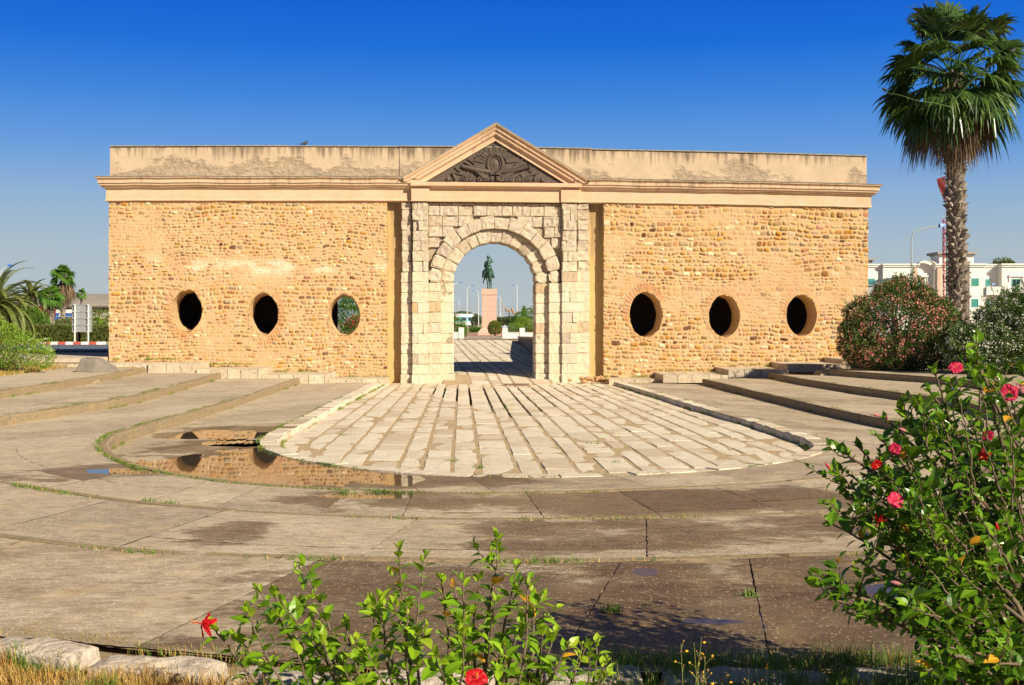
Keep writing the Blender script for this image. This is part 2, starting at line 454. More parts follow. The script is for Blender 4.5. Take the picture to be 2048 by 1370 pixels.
# ------------------------------------------------------------------ stone blocks of the gate
def rough_block(mb, c4, yb, yf, seed, n=5, rough=.05, ch=.018):
    """c4: four corners (u,z) counter-clockwise seen from the front"""
    rs = random.Random(seed); n0 = len(mb.v)
    off = rs.uniform(-.018, .02); tu, tz = rs.uniform(-.02, .02), rs.uniform(-.02, .02)
    cxm = sum(c[0] for c in c4) / 4; czm = sum(c[1] for c in c4) / 4
    lu = max(abs(c4[1][0] - c4[0][0]), .1); lz = max(abs(c4[3][1] - c4[0][1]), .1)
    na = max(4, int(n * lu / .4)); nb = max(4, int(n * lz / .4)); na = min(na, 12); nb = min(nb, 12)
    grid = []
    for j in range(nb + 1):
        row = []
        for i in range(na + 1):
            es_, et_ = min(.2, .03 / lu), min(.2, .03 / lz)
            s_ = 0 if i == 0 else 1 if i == na else es_ + (1 - 2 * es_) * (i - 1) / (na - 2)
            t_ = 0 if j == 0 else 1 if j == nb else et_ + (1 - 2 * et_) * (j - 1) / (nb - 2)
            u = (c4[0][0] * (1 - s_) + c4[1][0] * s_) * (1 - t_) + (c4[3][0] * (1 - s_) + c4[2][0] * s_) * t_
            z = (c4[0][1] * (1 - s_) + c4[1][1] * s_) * (1 - t_) + (c4[3][1] * (1 - s_) + c4[2][1] * s_) * t_
            e = min(i, na - i, j, nb - j)
            corner = (i in (0, na)) and (j in (0, nb))
            g = .004 if not corner else .008 + rs.uniform(0, .012)
            if e == 0:
                u += (cxm - u) / lu * 2 * g; z += (czm - z) / lz * 2 * g
            w = yf + off + tu * (s_ - .5) + tz * (t_ - .5)
            nz = (rs.random() - .5) * rough * .62
            w = w + nz if e > 0 else w - ch * .8 + nz * .3
            row.append(mb.vert((u, -w, z)))
        grid.append(row)
    for j in range(nb):
        for i in range(na): mb.face((grid[j][i], grid[j][i + 1], grid[j + 1][i + 1], grid[j + 1][i]))
    # sides
    rim = [grid[0][i] for i in range(na + 1)] + [grid[j][na] for j in range(1, nb + 1)] + [grid[nb][i] for i in range(na - 1, -1, -1)] + [grid[j][0] for j in range(nb - 1, 0, -1)]
    back = []
    for r in rim:
        x, y, z = mb.v[r]; back.append(mb.vert((x, -yb, z)))
    for i in range(len(rim)):
        j = (i + 1) % len(rim); mb.face((rim[j], rim[i], back[i], back[j]))
X = [U(802), U(824), U(857), U(881.5), U(908)]; X2 = [U(1072), U(1097), U(1122), U(1154), U(1179)]
CH = .41; Z0 = .34; ZT = 7.17
def column(name, ua, ub, yf, zt, yb=-.5, rough=.045, split=False, base=True, seed=0):
    mb = MB(); z = Z0; k = 0; rs = random.Random(seed)
    if base: rough_block(mb, [(ua - .03, -.12), (ub + .03, -.12), (ub + .03, Z0), (ua - .03, Z0)], yb, yf + .08, seed + 500, rough=.06, ch=.04)
    while z < zt - .05:
        z2 = min(z + CH + rs.uniform(-.012, .012), zt)
        if zt - z2 < .15: z2 = zt
        er = .05 if z > 4.2 else .0
        a = ua + rs.uniform(0, er); b = ub - rs.uniform(0, er)
        if split and rs.random() < .33:
            mid = a + (b - a) * rs.choice((.33, .5, .66))
            rough_block(mb, [(a, z), (mid, z), (mid, z2), (a, z2)], yb, yf - rs.uniform(0, .02) - (rs.random() < .2) * .06 * (z > 4.5), seed * 100 + k, rough=rough + er)
            rough_block(mb, [(mid, z), (b, z), (b, z2), (mid, z2)], yb, yf, seed * 100 + k + 50, rough=rough + er)
        else:
            rough_block(mb, [(a, z), (b, z), (b, z2), (a, z2)], yb, yf - (rs.random() < .25) * .07 * (z > 4.8), seed * 100 + k, rough=rough + er)
        z = z2; k += 1
    return mb.build(name, M['lime'], gate, camber=True)
column('outer_pier', X[0], X[1], .02, ZT, seed=1, rough=.07)
column('outer_pier', X2[3], X2[4], .02, ZT, seed=2, rough=.07)
column('pilaster', X[1], X[2], .25, ZT, split=True, seed=3)
column('pilaster', X2[2], X2[3], .25, ZT, split=True, seed=4)
ZS = 3.98; r1, r2, r3 = 1.64, 2.15, 2.66; uc = (X[4] + X2[0]) / 2; r1 = (X2[0] - X[4]) / 2; r2 = (X2[1] - X[3]) / 2; r3 = (X2[2] - X[2]) / 2
nsk = 0
column('jamb', X[2], X[3], .13, ZS, seed=5); column('jamb', X2[1], X2[2], .13, ZS, seed=6)
column('inner_jamb', X[3], X[4], -.10, ZS, seed=7, yb=-1.3); column('inner_jamb', X2[0], X2[1], -.10, ZS, seed=8, yb=-1.3)
def vring(name, ra, rb, n, yf, yb, seed, rough):
    mb = MB(); rs = random.Random(seed)
    e = [PI * (k + (rs.uniform(-.1, .1) if 0 < k < n else 0)) / n for k in range(n + 1)]
    for k in range(n):
        a0, a1 = e[k], e[k + 1]; rb2 = rb + (rs.uniform(-.05, .05) if seed == 4 else 0)
        pa = [(uc + ra * math.cos(a1), ZS + ra * math.sin(a1)), (uc + ra * math.cos(a0), ZS + ra * math.sin(a0)), (uc + rb2 * math.cos(a0), ZS + rb2 * math.sin(a0)), (uc + rb2 * math.cos(a1), ZS + rb2 * math.sin(a1))]
        rough_block(mb, pa, yb, yf + rs.uniform(-.03, .04), seed * 77 + k, n=6, rough=rough, ch=.035)
    return mb.build(name, M['lime'], gate)
vring('arch_ring', r1, r2, 13, -.10, -1.3, 3, .07)
vring('arch_ring', r2 + .01, r3 + .02, 14, .10, -.5, 4, .08)
# spandrel: coursed blocks around the outer ring
mb = MB(); rs = random.Random(9); z = ZS + .15; k = 0
while z < ZT - .1:
    z2 = min(z + .42, ZT)
    u = X[2]
    while u < X2[2] - .05:
        w = rs.uniform(.4, .75); ub = min(u + w, X2[2])
        if X2[2] - ub < .2: ub = X2[2]
        um = (u + ub) / 2; zm = (z + z2) / 2
        dd = [math.hypot(x_ - uc, y_ - ZS) for x_ in (u, ub) for y_ in (z, z2)]
        if min(dd) > r3 - .25:
            rough_block(mb, [(u, z), (ub, z), (ub, z2), (u, z2)], -.5, rs.uniform(-.02, .05), 9000 + k, rough=.10, ch=.04)
            k += 1
        u = ub
    z = z2
mb.build('spandrel', M['lime'], gate, camber=True)
# core behind the blocks
mb = MB(); n = 40; ro = r1 + .05
pts = [(uc + ro * math.cos(PI * k / n), ZS + ro * math.sin(PI * k / n)) for k in range(n + 1)]
yf, yb = .12, 1.28
for k in range(n):
    a, b = pts[k], pts[k + 1]
    mb.quad((a[0], yf, a[1]), (a[0], yf, 7.3), (b[0], yf, 7.3), (b[0], yf, b[1]))
    mb.quad((b[0], yb, b[1]), (b[0], yb, 7.3), (a[0], yb, 7.3), (a[0], yb, a[1]))
    mb.quad((a[0], yf, a[1]), (b[0], yf, b[1]), (b[0], yb, b[1]), (a[0], yb, a[1]))
mb.box(X[0] + .06, uc - ro, yf, yb, -.1, 7.3); mb.box(uc + ro, X2[4] - .06, yf, yb, -.1, 7.3)
mb.box(X[1] + .1, X[2], -.1, yf, -.1, 7.2); mb.box(X2[2], X2[3] - .1, -.1, yf, -.1, 7.2)
mb.build('arch_core', M['limecore'], gate)
# rough back filling above the wings, and the dark rooms behind
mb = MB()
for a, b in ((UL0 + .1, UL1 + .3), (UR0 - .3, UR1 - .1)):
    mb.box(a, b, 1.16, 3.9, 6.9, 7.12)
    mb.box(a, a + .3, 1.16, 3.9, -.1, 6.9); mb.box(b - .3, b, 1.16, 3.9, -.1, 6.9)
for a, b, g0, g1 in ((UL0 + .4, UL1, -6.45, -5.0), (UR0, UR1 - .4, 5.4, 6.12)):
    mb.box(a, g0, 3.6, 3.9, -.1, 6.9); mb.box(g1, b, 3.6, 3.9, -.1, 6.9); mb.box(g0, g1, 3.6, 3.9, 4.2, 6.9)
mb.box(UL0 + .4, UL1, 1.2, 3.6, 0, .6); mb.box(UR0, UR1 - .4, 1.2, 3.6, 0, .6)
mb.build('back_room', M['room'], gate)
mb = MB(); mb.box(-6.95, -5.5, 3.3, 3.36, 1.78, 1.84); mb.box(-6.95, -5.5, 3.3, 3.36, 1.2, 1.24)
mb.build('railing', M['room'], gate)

# ------------------------------------------------------------------ cornice, frieze
def loft(name, stations, mat, closed=False, camber=True):
    mb = MB(); rows = [[mb.vert(p) for p in st] for st in stations]
    for i in range(len(rows) - 1):
        for k in range(len(rows[0]) - 1):
            mb.face((rows[i][k], rows[i + 1][k], rows[i + 1][k + 1], rows[i][k + 1]))
    mb.face(rows[0]); mb.face(rows[-1][::-1])
    return mb.build(name, mat, gate, camber=camber)
def wing_st(prof, ua, ub, left_end, right_end, depth=1.2, n=24, wob=0, seed=0):
    st = []
    if left_end: st.append([(ua - w, depth, z) for w, z in prof]); st.append([(ua - w, -w, z) for w, z in prof])
    m0 = ua + (.6 if left_end else 0); m1 = ub - (.6 if right_end else 0)
    for k in range(n + 1):
        u = m0 + (m1 - m0) * k / n
        dz = wob * (float(vn(np.array([u * 1.3]), np.array([0.]), seed)[0]) - .5); dw = wob * .5 * (float(vn(np.array([u * 3.3]), np.array([3.]), seed)[0]) - .5)
        st.append([(u, -w - (dw if w > .1 else 0), z + dz) for w, z in prof])
    if right_end: st.append([(ub + w, -w, z) for w, z in prof]); st.append([(ub + w, depth, z) for w, z in prof])
    return st
pf_fr = [(-.3, 7.2), (.07, 7.205), (.12, 7.23), (.12, 7.26), (.10, 7.30), (.09, 7.66), (.12, 7.70), (.19, 7.74), (-.3, 7.74)]
pf_co = [(-.3, 7.745), (.21, 7.75), (.24, 7.80), (.30, 7.83), (.31, 7.90), (.36, 7.915), (.36, 7.98), (.34, 8.0), (.36, 8.06), (.43, 8.10), (.43, 8.13), (-.3, 8.14)]
UA, UB = U(217) + .02, U(1737) - .02
PL, PR = U(822), U(1160)
loft('frieze', wing_st(pf_fr, UA, PL + .1, True, False, wob=.03, seed=1), M['cornice'])
loft('frieze', wing_st(pf_fr, PR - .1, UB, False, True, wob=.03, seed=2), M['cornice'])
loft('cornice', wing_st(pf_co, UA, PL + .25, True, False, wob=.03, seed=3), M['cornice'])
loft('cornice', wing_st(pf_co, PR - .25, UB, False, True, wob=.03, seed=4), M['cornice'])
for a, b in ((UA, PL - .1), (PR + .1, UB)):      # dark weathered top slab
    le = a == UA
    pr = [(-.3, 8.142), (.45, 8.145), (.455, 8.175), (-.3, 8.19)]
    loft('cornice_top', wing_st(pr, a, b, le, not le, wob=.03, seed=3 if le else 4), M['coping'])
# gate architrave with two capital blocks
pf_g = [(-.2, 7.2), (.22, 7.205), (.22, 7.27), (.2, 7.29), (.2, 7.70), (.24, 7.76), (.34, 7.80), (.44, 7.81), (.44, 7.95), (.05, 7.99)]
xs = [(PL - .02, 0), (X[1] - .04, 0), (X[1] - .03, .1), (X[2] + .03, .1), (X[2] + .04, 0)] + [(X[2] + (X2[2] - X[2]) * k / 10, 0) for k in range(1, 10)] + [(X2[2] - .04, 0), (X2[2] - .03, .1), (X2[3] + .03, .1), (X2[3] + .04, 0), (PR + .02, 0)]
loft('architrave', [[(u, -(w + (e if w < .23 and w > 0 else 0)), z) for w, z in pf_g] for u, e in xs], M['rake'])
# pediment
ZA = 10.30; EW = 3.66; SL = (ZA - 8.12) / EW
prof = [(-.35, -.02), (.50, 0), (.52, .05), (.46, .12), (.42, .15), (.42, .24), (.36, .27), (.34, .33), (.34, .40), (.22, .46), (.20, .50), (.20, .66), (.02, .66)]
def rake_st(sgn, n=8):
    out = []
    for k in range(n + 1):
        f = k / n; r = []
        for w, tt in prof:
            ub = EW if tt < .16 else (ZA - tt - 7.97) / SL
            ub = min(ub, EW + .02)
            u = ub * f; r.append((uc + sgn * u, -w, ZA - tt - SL * u))
        out.append(r)
    return out if sgn > 0 else out[::-1]
a_ = rake_st(-1); b_ = rake_st(1)
loft('pediment_cornice', a_ + b_[1:], M['rake'])
mb = MB(); w0 = .525
for s in (-1, 1):
    p = [(uc, -w0, ZA + .03), (uc + s * (EW + .12), -w0, ZA + .03 - SL * (EW + .12)), (uc + s * (EW + .12), .5, ZA + .03 - SL * (EW + .12)), (uc, .5, ZA + .03)]
    q = [(x_, y_, z_ - .035) for x_, y_, z_ in p]
    mb.hexa(q + p)
mb.build('pediment_coping', M['coping'], gate, camber=True)
ti = (ZA - .66 - 7.985) / SL
mb = MB(); mb.prism([(uc - ti - .1, 7.93), (uc + ti + .1, 7.93), (uc, ZA - .63)], -.10, .3)
mb.prism([(uc - EW, 8.0), (uc + EW, 8.0), (uc, ZA - .1)], .3, .55)
tym = mb.build('tympanum', M['relief'], gate, camber=True)
# carved trophy
mb = MB()
def rp(px, py): return ((px - 990) / 50.0 + uc * 0, ZW(py))
def bar(x0, y0, x1, y1, w0_, w1_, th, y=-.09):
    a = Vector(rp(x0, y0)); b = Vector(rp(x1, y1)); d = (b - a).normalized(); n_ = Vector((-d.y, d.x))
    pts = [a + n_ * w0_, a - n_ * w0_, b - n_ * w1_, b + n_ * w1_]
    mb.hexa([(p.x, y - th * .0, p.y) for p in pts] + [(p.x, y - th, p.y) for p in pts])
for k in range(34):                       # rays and bayonets
    an = PI * (.06 + .88 * k / 33); r0 = .45; 
    dx, dz = math.cos(an), math.sin(an)
    lim = 9; cu, cz = 0, ZW(330)
    for st in range(60):
        rr = r0 + st * .04
        if cz + dz * rr > ZA - .74 - SL * abs(dx * rr) or rr > 2.0: lim = rr - .04; break
    lim *= R.uniform(.84, .98) if k % 2 else R.uniform(.72, .9)
    if lim > r0 + .08:
        a = (990 + dx * r0 * 50, 330 - dz * r0 * 50); b = (990 + dx * lim * 50, 330 - dz * lim * 50)
        bar(*a, *b, R.uniform(.015, .03), R.uniform(.022, .045), R.uniform(.04, .09))
        mb.obox((dx * lim, -.1, cz + dz * lim), (.05, 0, 0), (0, .04, 0), (0, 0, .04))
for k in range(28):                       # oval wreath
    an = 2 * PI * k / 28
    mb.ball((.30 * math.cos(an), -.10, ZW(329) + .40 * math.sin(an)), .085, 8)
mb.tube([(.2 * math.cos(2 * PI * k / 24), -.13, ZW(329) + .28 * math.sin(2 * PI * k / 24)) for k in range(25)], .022, 6)
nb0 = len(mb.v); cc = mb.vert((0, -.13, ZW(329)))
rr_ = [mb.vert((.19 * math.cos(2 * PI * k / 24), -.09, ZW(329) + .27 * math.sin(2 * PI * k / 24))) for k in range(24)]
for k in range(24): mb.face((cc, rr_[k], rr_[(k + 1) % 24]))
for s in (-1, 1):
    def g(dx, dy): return (990 + s * dx, 363 - dy)
    def tp(dx, dy, y): p = rp(*g(dx, dy)); return (p[0], y, p[1])
    mb.tube([tp(6, 17, -.14), tp(40, 22, -.16), tp(66, 29, -.16), tp(67, 29.5, -.16)], [.10, .09, .075, .11], 10)   # barrel
    mb.tube([tp(8, 10, -.12), tp(20, 13, -.12)], .07, 8)
    bar(*g(34, 18), *g(12, 4), .09, .05, .12); bar(*g(36, 3), *g(8, 3), .06, .06, .10)
    bar(*g(38, 19), *g(20, 2), .03, .03, .14)
    mb.tube([tp(30, 4, -.05), tp(30, 4, -.2)], .10, 14); mb.tube([tp(30, 4, -.2), tp(30, 4, -.24)], .04, 8)
    mb.tube([tp(43, 9, -.1), tp(70, 13, -.12), tp(85, 17, -.1)], [.035, .04, .05], 7)
    bar(*g(85, 17), *g(78, 3), .04, .05, .1); bar(*g(52, 17), *g(60, 8), .07, .07, .08)
    bar(*g(45, 28), *g(62, 38), .02, .02, .07); bar(*g(40, 34), *g(55, 44), .02, .02, .07); bar(*g(70, 20), *g(80, 27), .05, .03, .07)
    for r_ in range(4):
        for c_ in range(4 - r_): mb.ball(tp(58 + c_ * 4 + r_ * 2, 2 + r_ * 3, -.12), .045, 6)
    mb.ball(tp(94, 3, -.08), .11, 8); mb.ball(tp(88, 3, -.08), .07, 8); mb.ball(tp(48, 4, -.1), .07, 8)
    for k in range(5): mb.obox(tp(44 + k * 3, 3 + k % 2 * 3, -.1), (.04, 0, .01), (0, .05, 0), (0, 0, .06))
bar(984, 362, 984, 354, .06, .08, .14); bar(996, 362, 996, 354, .06, .08, .14); bar(980, 350, 1000, 344, .04, .04, .16); bar(1000, 350, 980, 344, .04, .04, .16)
mb.build('carved_trophy', M['relief'], tym, camber=True)
# parapet
def par(name, a, b, w, zt, seed):
    st = []
    n = max(4, int((b - a) / .5)); pr = [(-.55, 8.12), (-.55, zt - .01), (w, zt - .01), (w + .0, 8.12)]
    mb = MB(); rows = []
    for k in range(n + 1):
        u = a + (b - a) * k / n; d = .02 * (float(vn(np.array([u * .8]), np.array([0.]), seed)[0]) - .5)
        rows.append([mb.vert((u, -q_ - (d if q_ > -.2 else 0), z_ + d)) for q_, z_ in pr])
    for k in range(n):
        for i in range(3): mb.face((rows[k][i], rows[k + 1][i], rows[k + 1][i + 1], rows[k][i + 1]))
    mb.face(rows[0]); mb.face(rows[-1][::-1])
    mb.build(name, M['parapet'], gate, camber=True)
    mb = MB(); u = a
    rs = random.Random(seed)
    while u < b - .01:
        u2 = min(u + rs.uniform(.8, 1.6), b)
        mb.box(u, u2 - .015, -w - .045 - rs.uniform(0, .012), .58, zt, zt + .035 + rs.uniform(0, .012)); u = u2
    mb.build('parapet_coping', M['coping'], gate, camber=True)
par('parapet', U(220), U(799.5), .02, 9.38, 1); par('parapet', U(799.2), U(1182.8), .06, 9.39, 2); par('parapet', U(1182.9), U(1733.5), .0, 9.37, 3)
# ================================================================== GROUND, TERRACES, COURT
L1, L2, L3, L4 = .12, .32, .52, .72
def cat(pts, n=14):
    out = []
    P_ = [Vector(p) for p in pts]; P_ = [P_[0] * 2 - P_[1]] + P_ + [P_[-1] * 2 - P_[-2]]
    for i in range(1, len(P_) - 2):
        a, b, c, d = P_[i - 1], P_[i], P_[i + 1], P_[i + 2]
        for k in range(n):
            t_ = k / n
            out.append(.5 * ((2 * b) + (-a + c) * t_ + (2 * a - 5 * b + 4 * c - d) * t_ ** 2 + (-a + 3 * b - 3 * c + d) * t_ ** 3))
    out.append(P_[-2]); return out
def resample(pts, n):
    L = [0]
    for i in range(1, len(pts)): L.append(L[-1] + (pts[i] - pts[i - 1]).length)
    out = []; j = 0
    for k in range(n):
        s_ = L[-1] * k / (n - 1)
        while j < len(L) - 2 and L[j + 1] < s_: j += 1
        f = (s_ - L[j]) / max(1e-9, L[j + 1] - L[j]); out.append(pts[j].lerp(pts[j + 1], min(1, f)))
    return out
def curve(px, z): return cat([Vector(P(x, y, z)[:2]) for x, y in px])
cA = curve([(780, 757), (700, 797), (640, 830), (590, 856), (563, 872), (556, 884), (568, 897), (610, 911), (680, 924), (780, 937), (900, 946), (1020, 949), (1160, 948), (1300, 943), (1430, 934), (1530, 921), (1595, 907), (1626, 894), (1618, 882), (1580, 868), (1500, 843), (1400, 815), (1300, 785), (1228, 764)], L1)
cB = curve([(600, 756), (500, 790), (400, 820), (300, 848), (240, 867), (220, 880), (216, 893), (236, 911), (290, 932), (380, 950), (500, 965), (640, 974), (800, 981), (960, 984), (1150, 981), (1350, 974), (1500, 966), (1650, 954), (1800, 942), (1930, 930), (2010, 915), (1990, 897), (1907, 868), (1858, 855), (1748, 834), (1650, 814), (1500, 780), (1405, 758)], L2)
cC = curve([(445, 745), (300, 785), (150, 811), (0, 833), (-130, 855), (-240, 880), (-270, 902), (-220, 925), (-100, 947), (0, 961), (130, 981), (260, 1000), (400, 1013), (600, 1026), (800, 1033), (1000, 1036), (1250, 1033), (1500, 1028), (1700, 1020), (2000, 1003), (2250, 982), (2400, 952), (2420, 925), (2330, 890), (2150, 850), (2000, 822), (1907, 800), (1798, 785), (1700, 772), (1600, 757), (1537, 745)], L3)
cD = curve([(290, 735), (150, 760), (0, 781), (-200, 812), (-400, 850), (-560, 890), (-610, 930), (-500, 970), (-300, 1020), (-100, 1055), (0, 1067), (170, 1088), (340, 1101), (600, 1111), (900, 1116), (1200, 1116), (1500, 1109), (1800, 1099), (2048, 1088), (2400, 1067), (2800, 1026), (3050, 980), (2960, 925), (2650, 870), (2300, 815), (2048, 776), (1900, 757), (1750, 746), (1640, 739)], L4)
E_ = [(-16.5, 45.0), (-17, 36), (-16.5, 25), (-15, 15), (-12, 9.5), (-8.5, 7.6), (-6, 6.9), (-2.74, 6.5), (-2.1, 6.33), (-.64, 5.93), (.2, 5.86), (1.83, 5.9), (4, 6.3), (7, 7.2), (11, 9.5), (15, 15), (17.5, 25), (17, 36), (13.4, 45.6)]
cE = cat([Vector(p) for p in E_])

WET = []   # (x, y, rx, ry, amount): damp places on the concrete
def wet(px, py, w, h, z, amt=1.0):
    d = F * (H - z) / (py - HY); d2 = F * (H - z) / (py + h / 2 - HY); d1 = F * (H - z) / (py - h / 2 - HY)
    WET.append(((px - CX) / F * d, d, w / 2 / F * d, abs(d1 - d2) / 2, amt))
for w_ in [(520, 862, 330, 26, L1), (470, 900, 330, 60, L1), (560, 935, 560, 76, L1), (800, 960, 460, 28, L1), (860, 998, 520, 40, L2), (230, 940, 300, 34, L2, .8), (90, 958, 300, 40, L2, .9), (1050, 1002, 420, 40, L2, .9), (1330, 1005, 560, 58, L2, 1.1), (1600, 1000, 300, 50, L2, .8),
           (1060, 1055, 260, 40, L3, 1.1), (1230, 1050, 160, 36, L3, .8), (1400, 1070, 420, 60, L3, .9), (1650, 1050, 420, 50, L3, .8), (1050, 1096, 260, 34, L3, 1.1), (460, 1066, 190, 44, L3, 1.2), (640, 1078, 300, 40, L3, .6), (1300, 1092, 520, 30, L3, .8),
           (900, 1190, 700, 150, L4, 1.0), (900, 1245, 900, 130, L4, 1.0), (640, 1150, 340, 80, L4, .7), (1330, 1190, 360, 130, L4, 1.1), (1280, 1140, 260, 50, L4, 1.15), (1340, 1250, 460, 130, L4, 1.2), (1640, 1160, 300, 130, L4, 1.05), (1700, 1240, 500, 160, L4, 1.1), (1900, 1200, 500, 200, L4, .9), (420, 1270, 360, 60, L4, .6), (150, 1240, 260, 60, L4, .3), (60, 1120, 260, 40, L4, .4), (2000, 900, 400, 60, L3, .5)]:
    wet(*w_)
def wetness(x, y):
    w = 0
    for a, b, rx, ry, am in WET:
        q = ((x - a) / rx) ** 2 + ((y - b) / ry) ** 2
        if q < 4: w = max(w, am * (.72 if b < 11.5 else 1) * max(0, 1 - .5 * q))
    return w
PUD = []
for px, py, w_, h_, z_ in [(580, 930, 660, 84, L1), (460, 868, 270, 19, L1), (500, 886, 210, 14, L1), (735, 990, 230, 15, L2), (255, 941, 200, 12, L2), (1420, 1241, 250, 26, L4), (1295, 1141, 80, 22, L4), (1800, 1180, 190, 34, L4), (1850, 985, 110, 14, L3), (2010, 1000, 90, 18, L3), (1880, 1120, 160, 18, L4)]:
    d_ = F * (H - z_) / (py - HY); d1_ = F * (H - z_) / (py - h_ / 2 - HY); d2_ = F * (H - z_) / (py + h_ / 2 - HY)
    PUD.append(((px - CX) / F * d_, d_, w_ / 2 / F * d_, (d1_ - d2_) / 2, z_))
def dip(x, y):
    m = -9
    for a, b, rx, ry, _z in PUD:
        q = ((x - a) / rx) ** 2 + ((y - b) / ry) ** 2
        if q < 3: m = max(m, 1.0 - q)
    return m
def concrete(name, tint=(1, 1, 1)):
    t = NT(name); v = t.coord()
    tone = t.attr('Tone'); wt = t.attr('Wet', 'Fac')
    sp = t.n('ShaderNodeSeparateColor'); t.l(tone, sp.inputs[0])
    base = t.mix(t.ramp(t.noise(v, .9, 6, .65), [(.3, 0.), (.7, 1.)]), (.52, .43, .305), (.63, .53, .385))
    base = t.mix(sp.outputs[0], base, (.70, .59, .43))
    base = t.mix(sp.outputs[1], base, (.42, .34, .24))
    fine = t.ramp(t.noise(t.mapping(v, (1, 2.6, 1)), 7, 8, .78), [(.38, (.50, .46, .40)), (.60, (1, 1, 1))])
    base = t.mix(.8, base, fine, 'MULTIPLY')
    sand = t.ramp(t.noise(v, 2.2, 7, .7), [(.52, 0.), (.66, .55)])
    base = t.mix(sand, base, (.66, .49, .28))
    pr_ = t.n('ShaderNodeSeparateColor'); t.l(t.vor(v, 38, out='Color'), pr_.inputs[0]); pm = t.ramp(t.math('SUBTRACT', t.math('MULTIPLY', pr_.outputs[1], .42), t.vor(v, 38, out='Distance')), [(.0, 0.), (.10, 1.)])
    pcol = t.ramp(t.vor(v, 38, out='Color'), [(.25, (.16, .12, .08)), (.45, (.45, .36, .26)), (.6, (.80, .70, .55))])
    agg = t.ramp(t.noise(v, .7, 4, .6), [(.36, .25), (.54, 1.)])
    base = t.mix(t.math('MULTIPLY', pm, t.math('MULTIPLY', agg, .95)), base, pcol)
    mot = t.ramp(t.noise(t.mapping(v, (1, 1.4, 1)), 1.1, 9, .74), [(.40, (.56, .50, .42)), (.58, (1, 1, 1))])
    base = t.mix(t.math('MULTIPLY', sp.outputs[2], .85), base, mot, 'MULTIPLY')
    nz = t.math('MULTIPLY', t.math('SUBTRACT', t.noise(t.mapping(v, (1, 1.8, 1)), .9, 10, .78), .5), 3.2)
    nz = t.math('ADD', nz, t.math('MULTIPLY', t.math('SUBTRACT', t.noise(t.mapping(v, (1, 3, 1)), 5, 6, .7), .5), .5))
    wf = t.ramp(t.math('ADD', wt, nz), [(.30, 0.), (.44, .7), (.8, 1.)])
    wetc = t.mix(1.0, base, (.37, .30, .20), 'MULTIPLY')
    wetc = t.mix(t.math('MULTIPLY', pm, .65), wetc, (.46, .35, .22))
    col = t.mix(t.math('MULTIPLY', wf, .92), base, wetc)
    rg = t.ramp(wf, [(0, .92), (1, .55)])
    h = t.math('ADD', t.noise(v, 30, 7, .75), t.math('MULTIPLY', pm, .5))
    b1 = t.bump(h, .45, .012); b2 = t.bump(t.noise(v, 3, 5, .6), .35, .03, b1)
    t.bsdf(col, rg, b2, .25); return t.m
M['concrete'] = concrete('old_concrete')
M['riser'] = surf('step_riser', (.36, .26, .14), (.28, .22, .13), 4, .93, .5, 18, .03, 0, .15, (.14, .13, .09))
M['dirt'] = surf('sandy_joint_dirt', (.56, .42, .25), (.44, .32, .18), 3, .97, .7, 20, .03, 0, .1, (.20, .15, .09))
M['nosing'] = surf('concrete_nosing', (.50, .41, .29), (.42, .33, .22), 3, .93, .5, 18, .02, 0, .15, (.3, .23, .15))
# white paving slabs
t = NT('white_paving_stone'); v = t.coord(); g = t.n('ShaderNodeNewGeometry').outputs['Random Per Island']
c = t.ramp(g, [(0, (.66, .56, .41)), (.3, (.76, .67, .51)), (.7, (.80, .71, .55)), (.9, (.70, .59, .43)), (1, (.60, .49, .34))])
c = t.mix(t.ramp(t.noise(t.mapping(v, (1, 2.5, 1)), 2.6, 8, .72), [(.48, 0.), (.64, .65)]), c, (.56, .43, .27))
c = t.mix(t.ramp(t.noise(v, 14, 6, .7), [(.52, 0.), (.74, .5)]), c, (.42, .33, .23))
t.bsdf(c, .85, t.bump(t.noise(v, 12, 8, .75), .8, .04), .2); M['paver'] = t.m

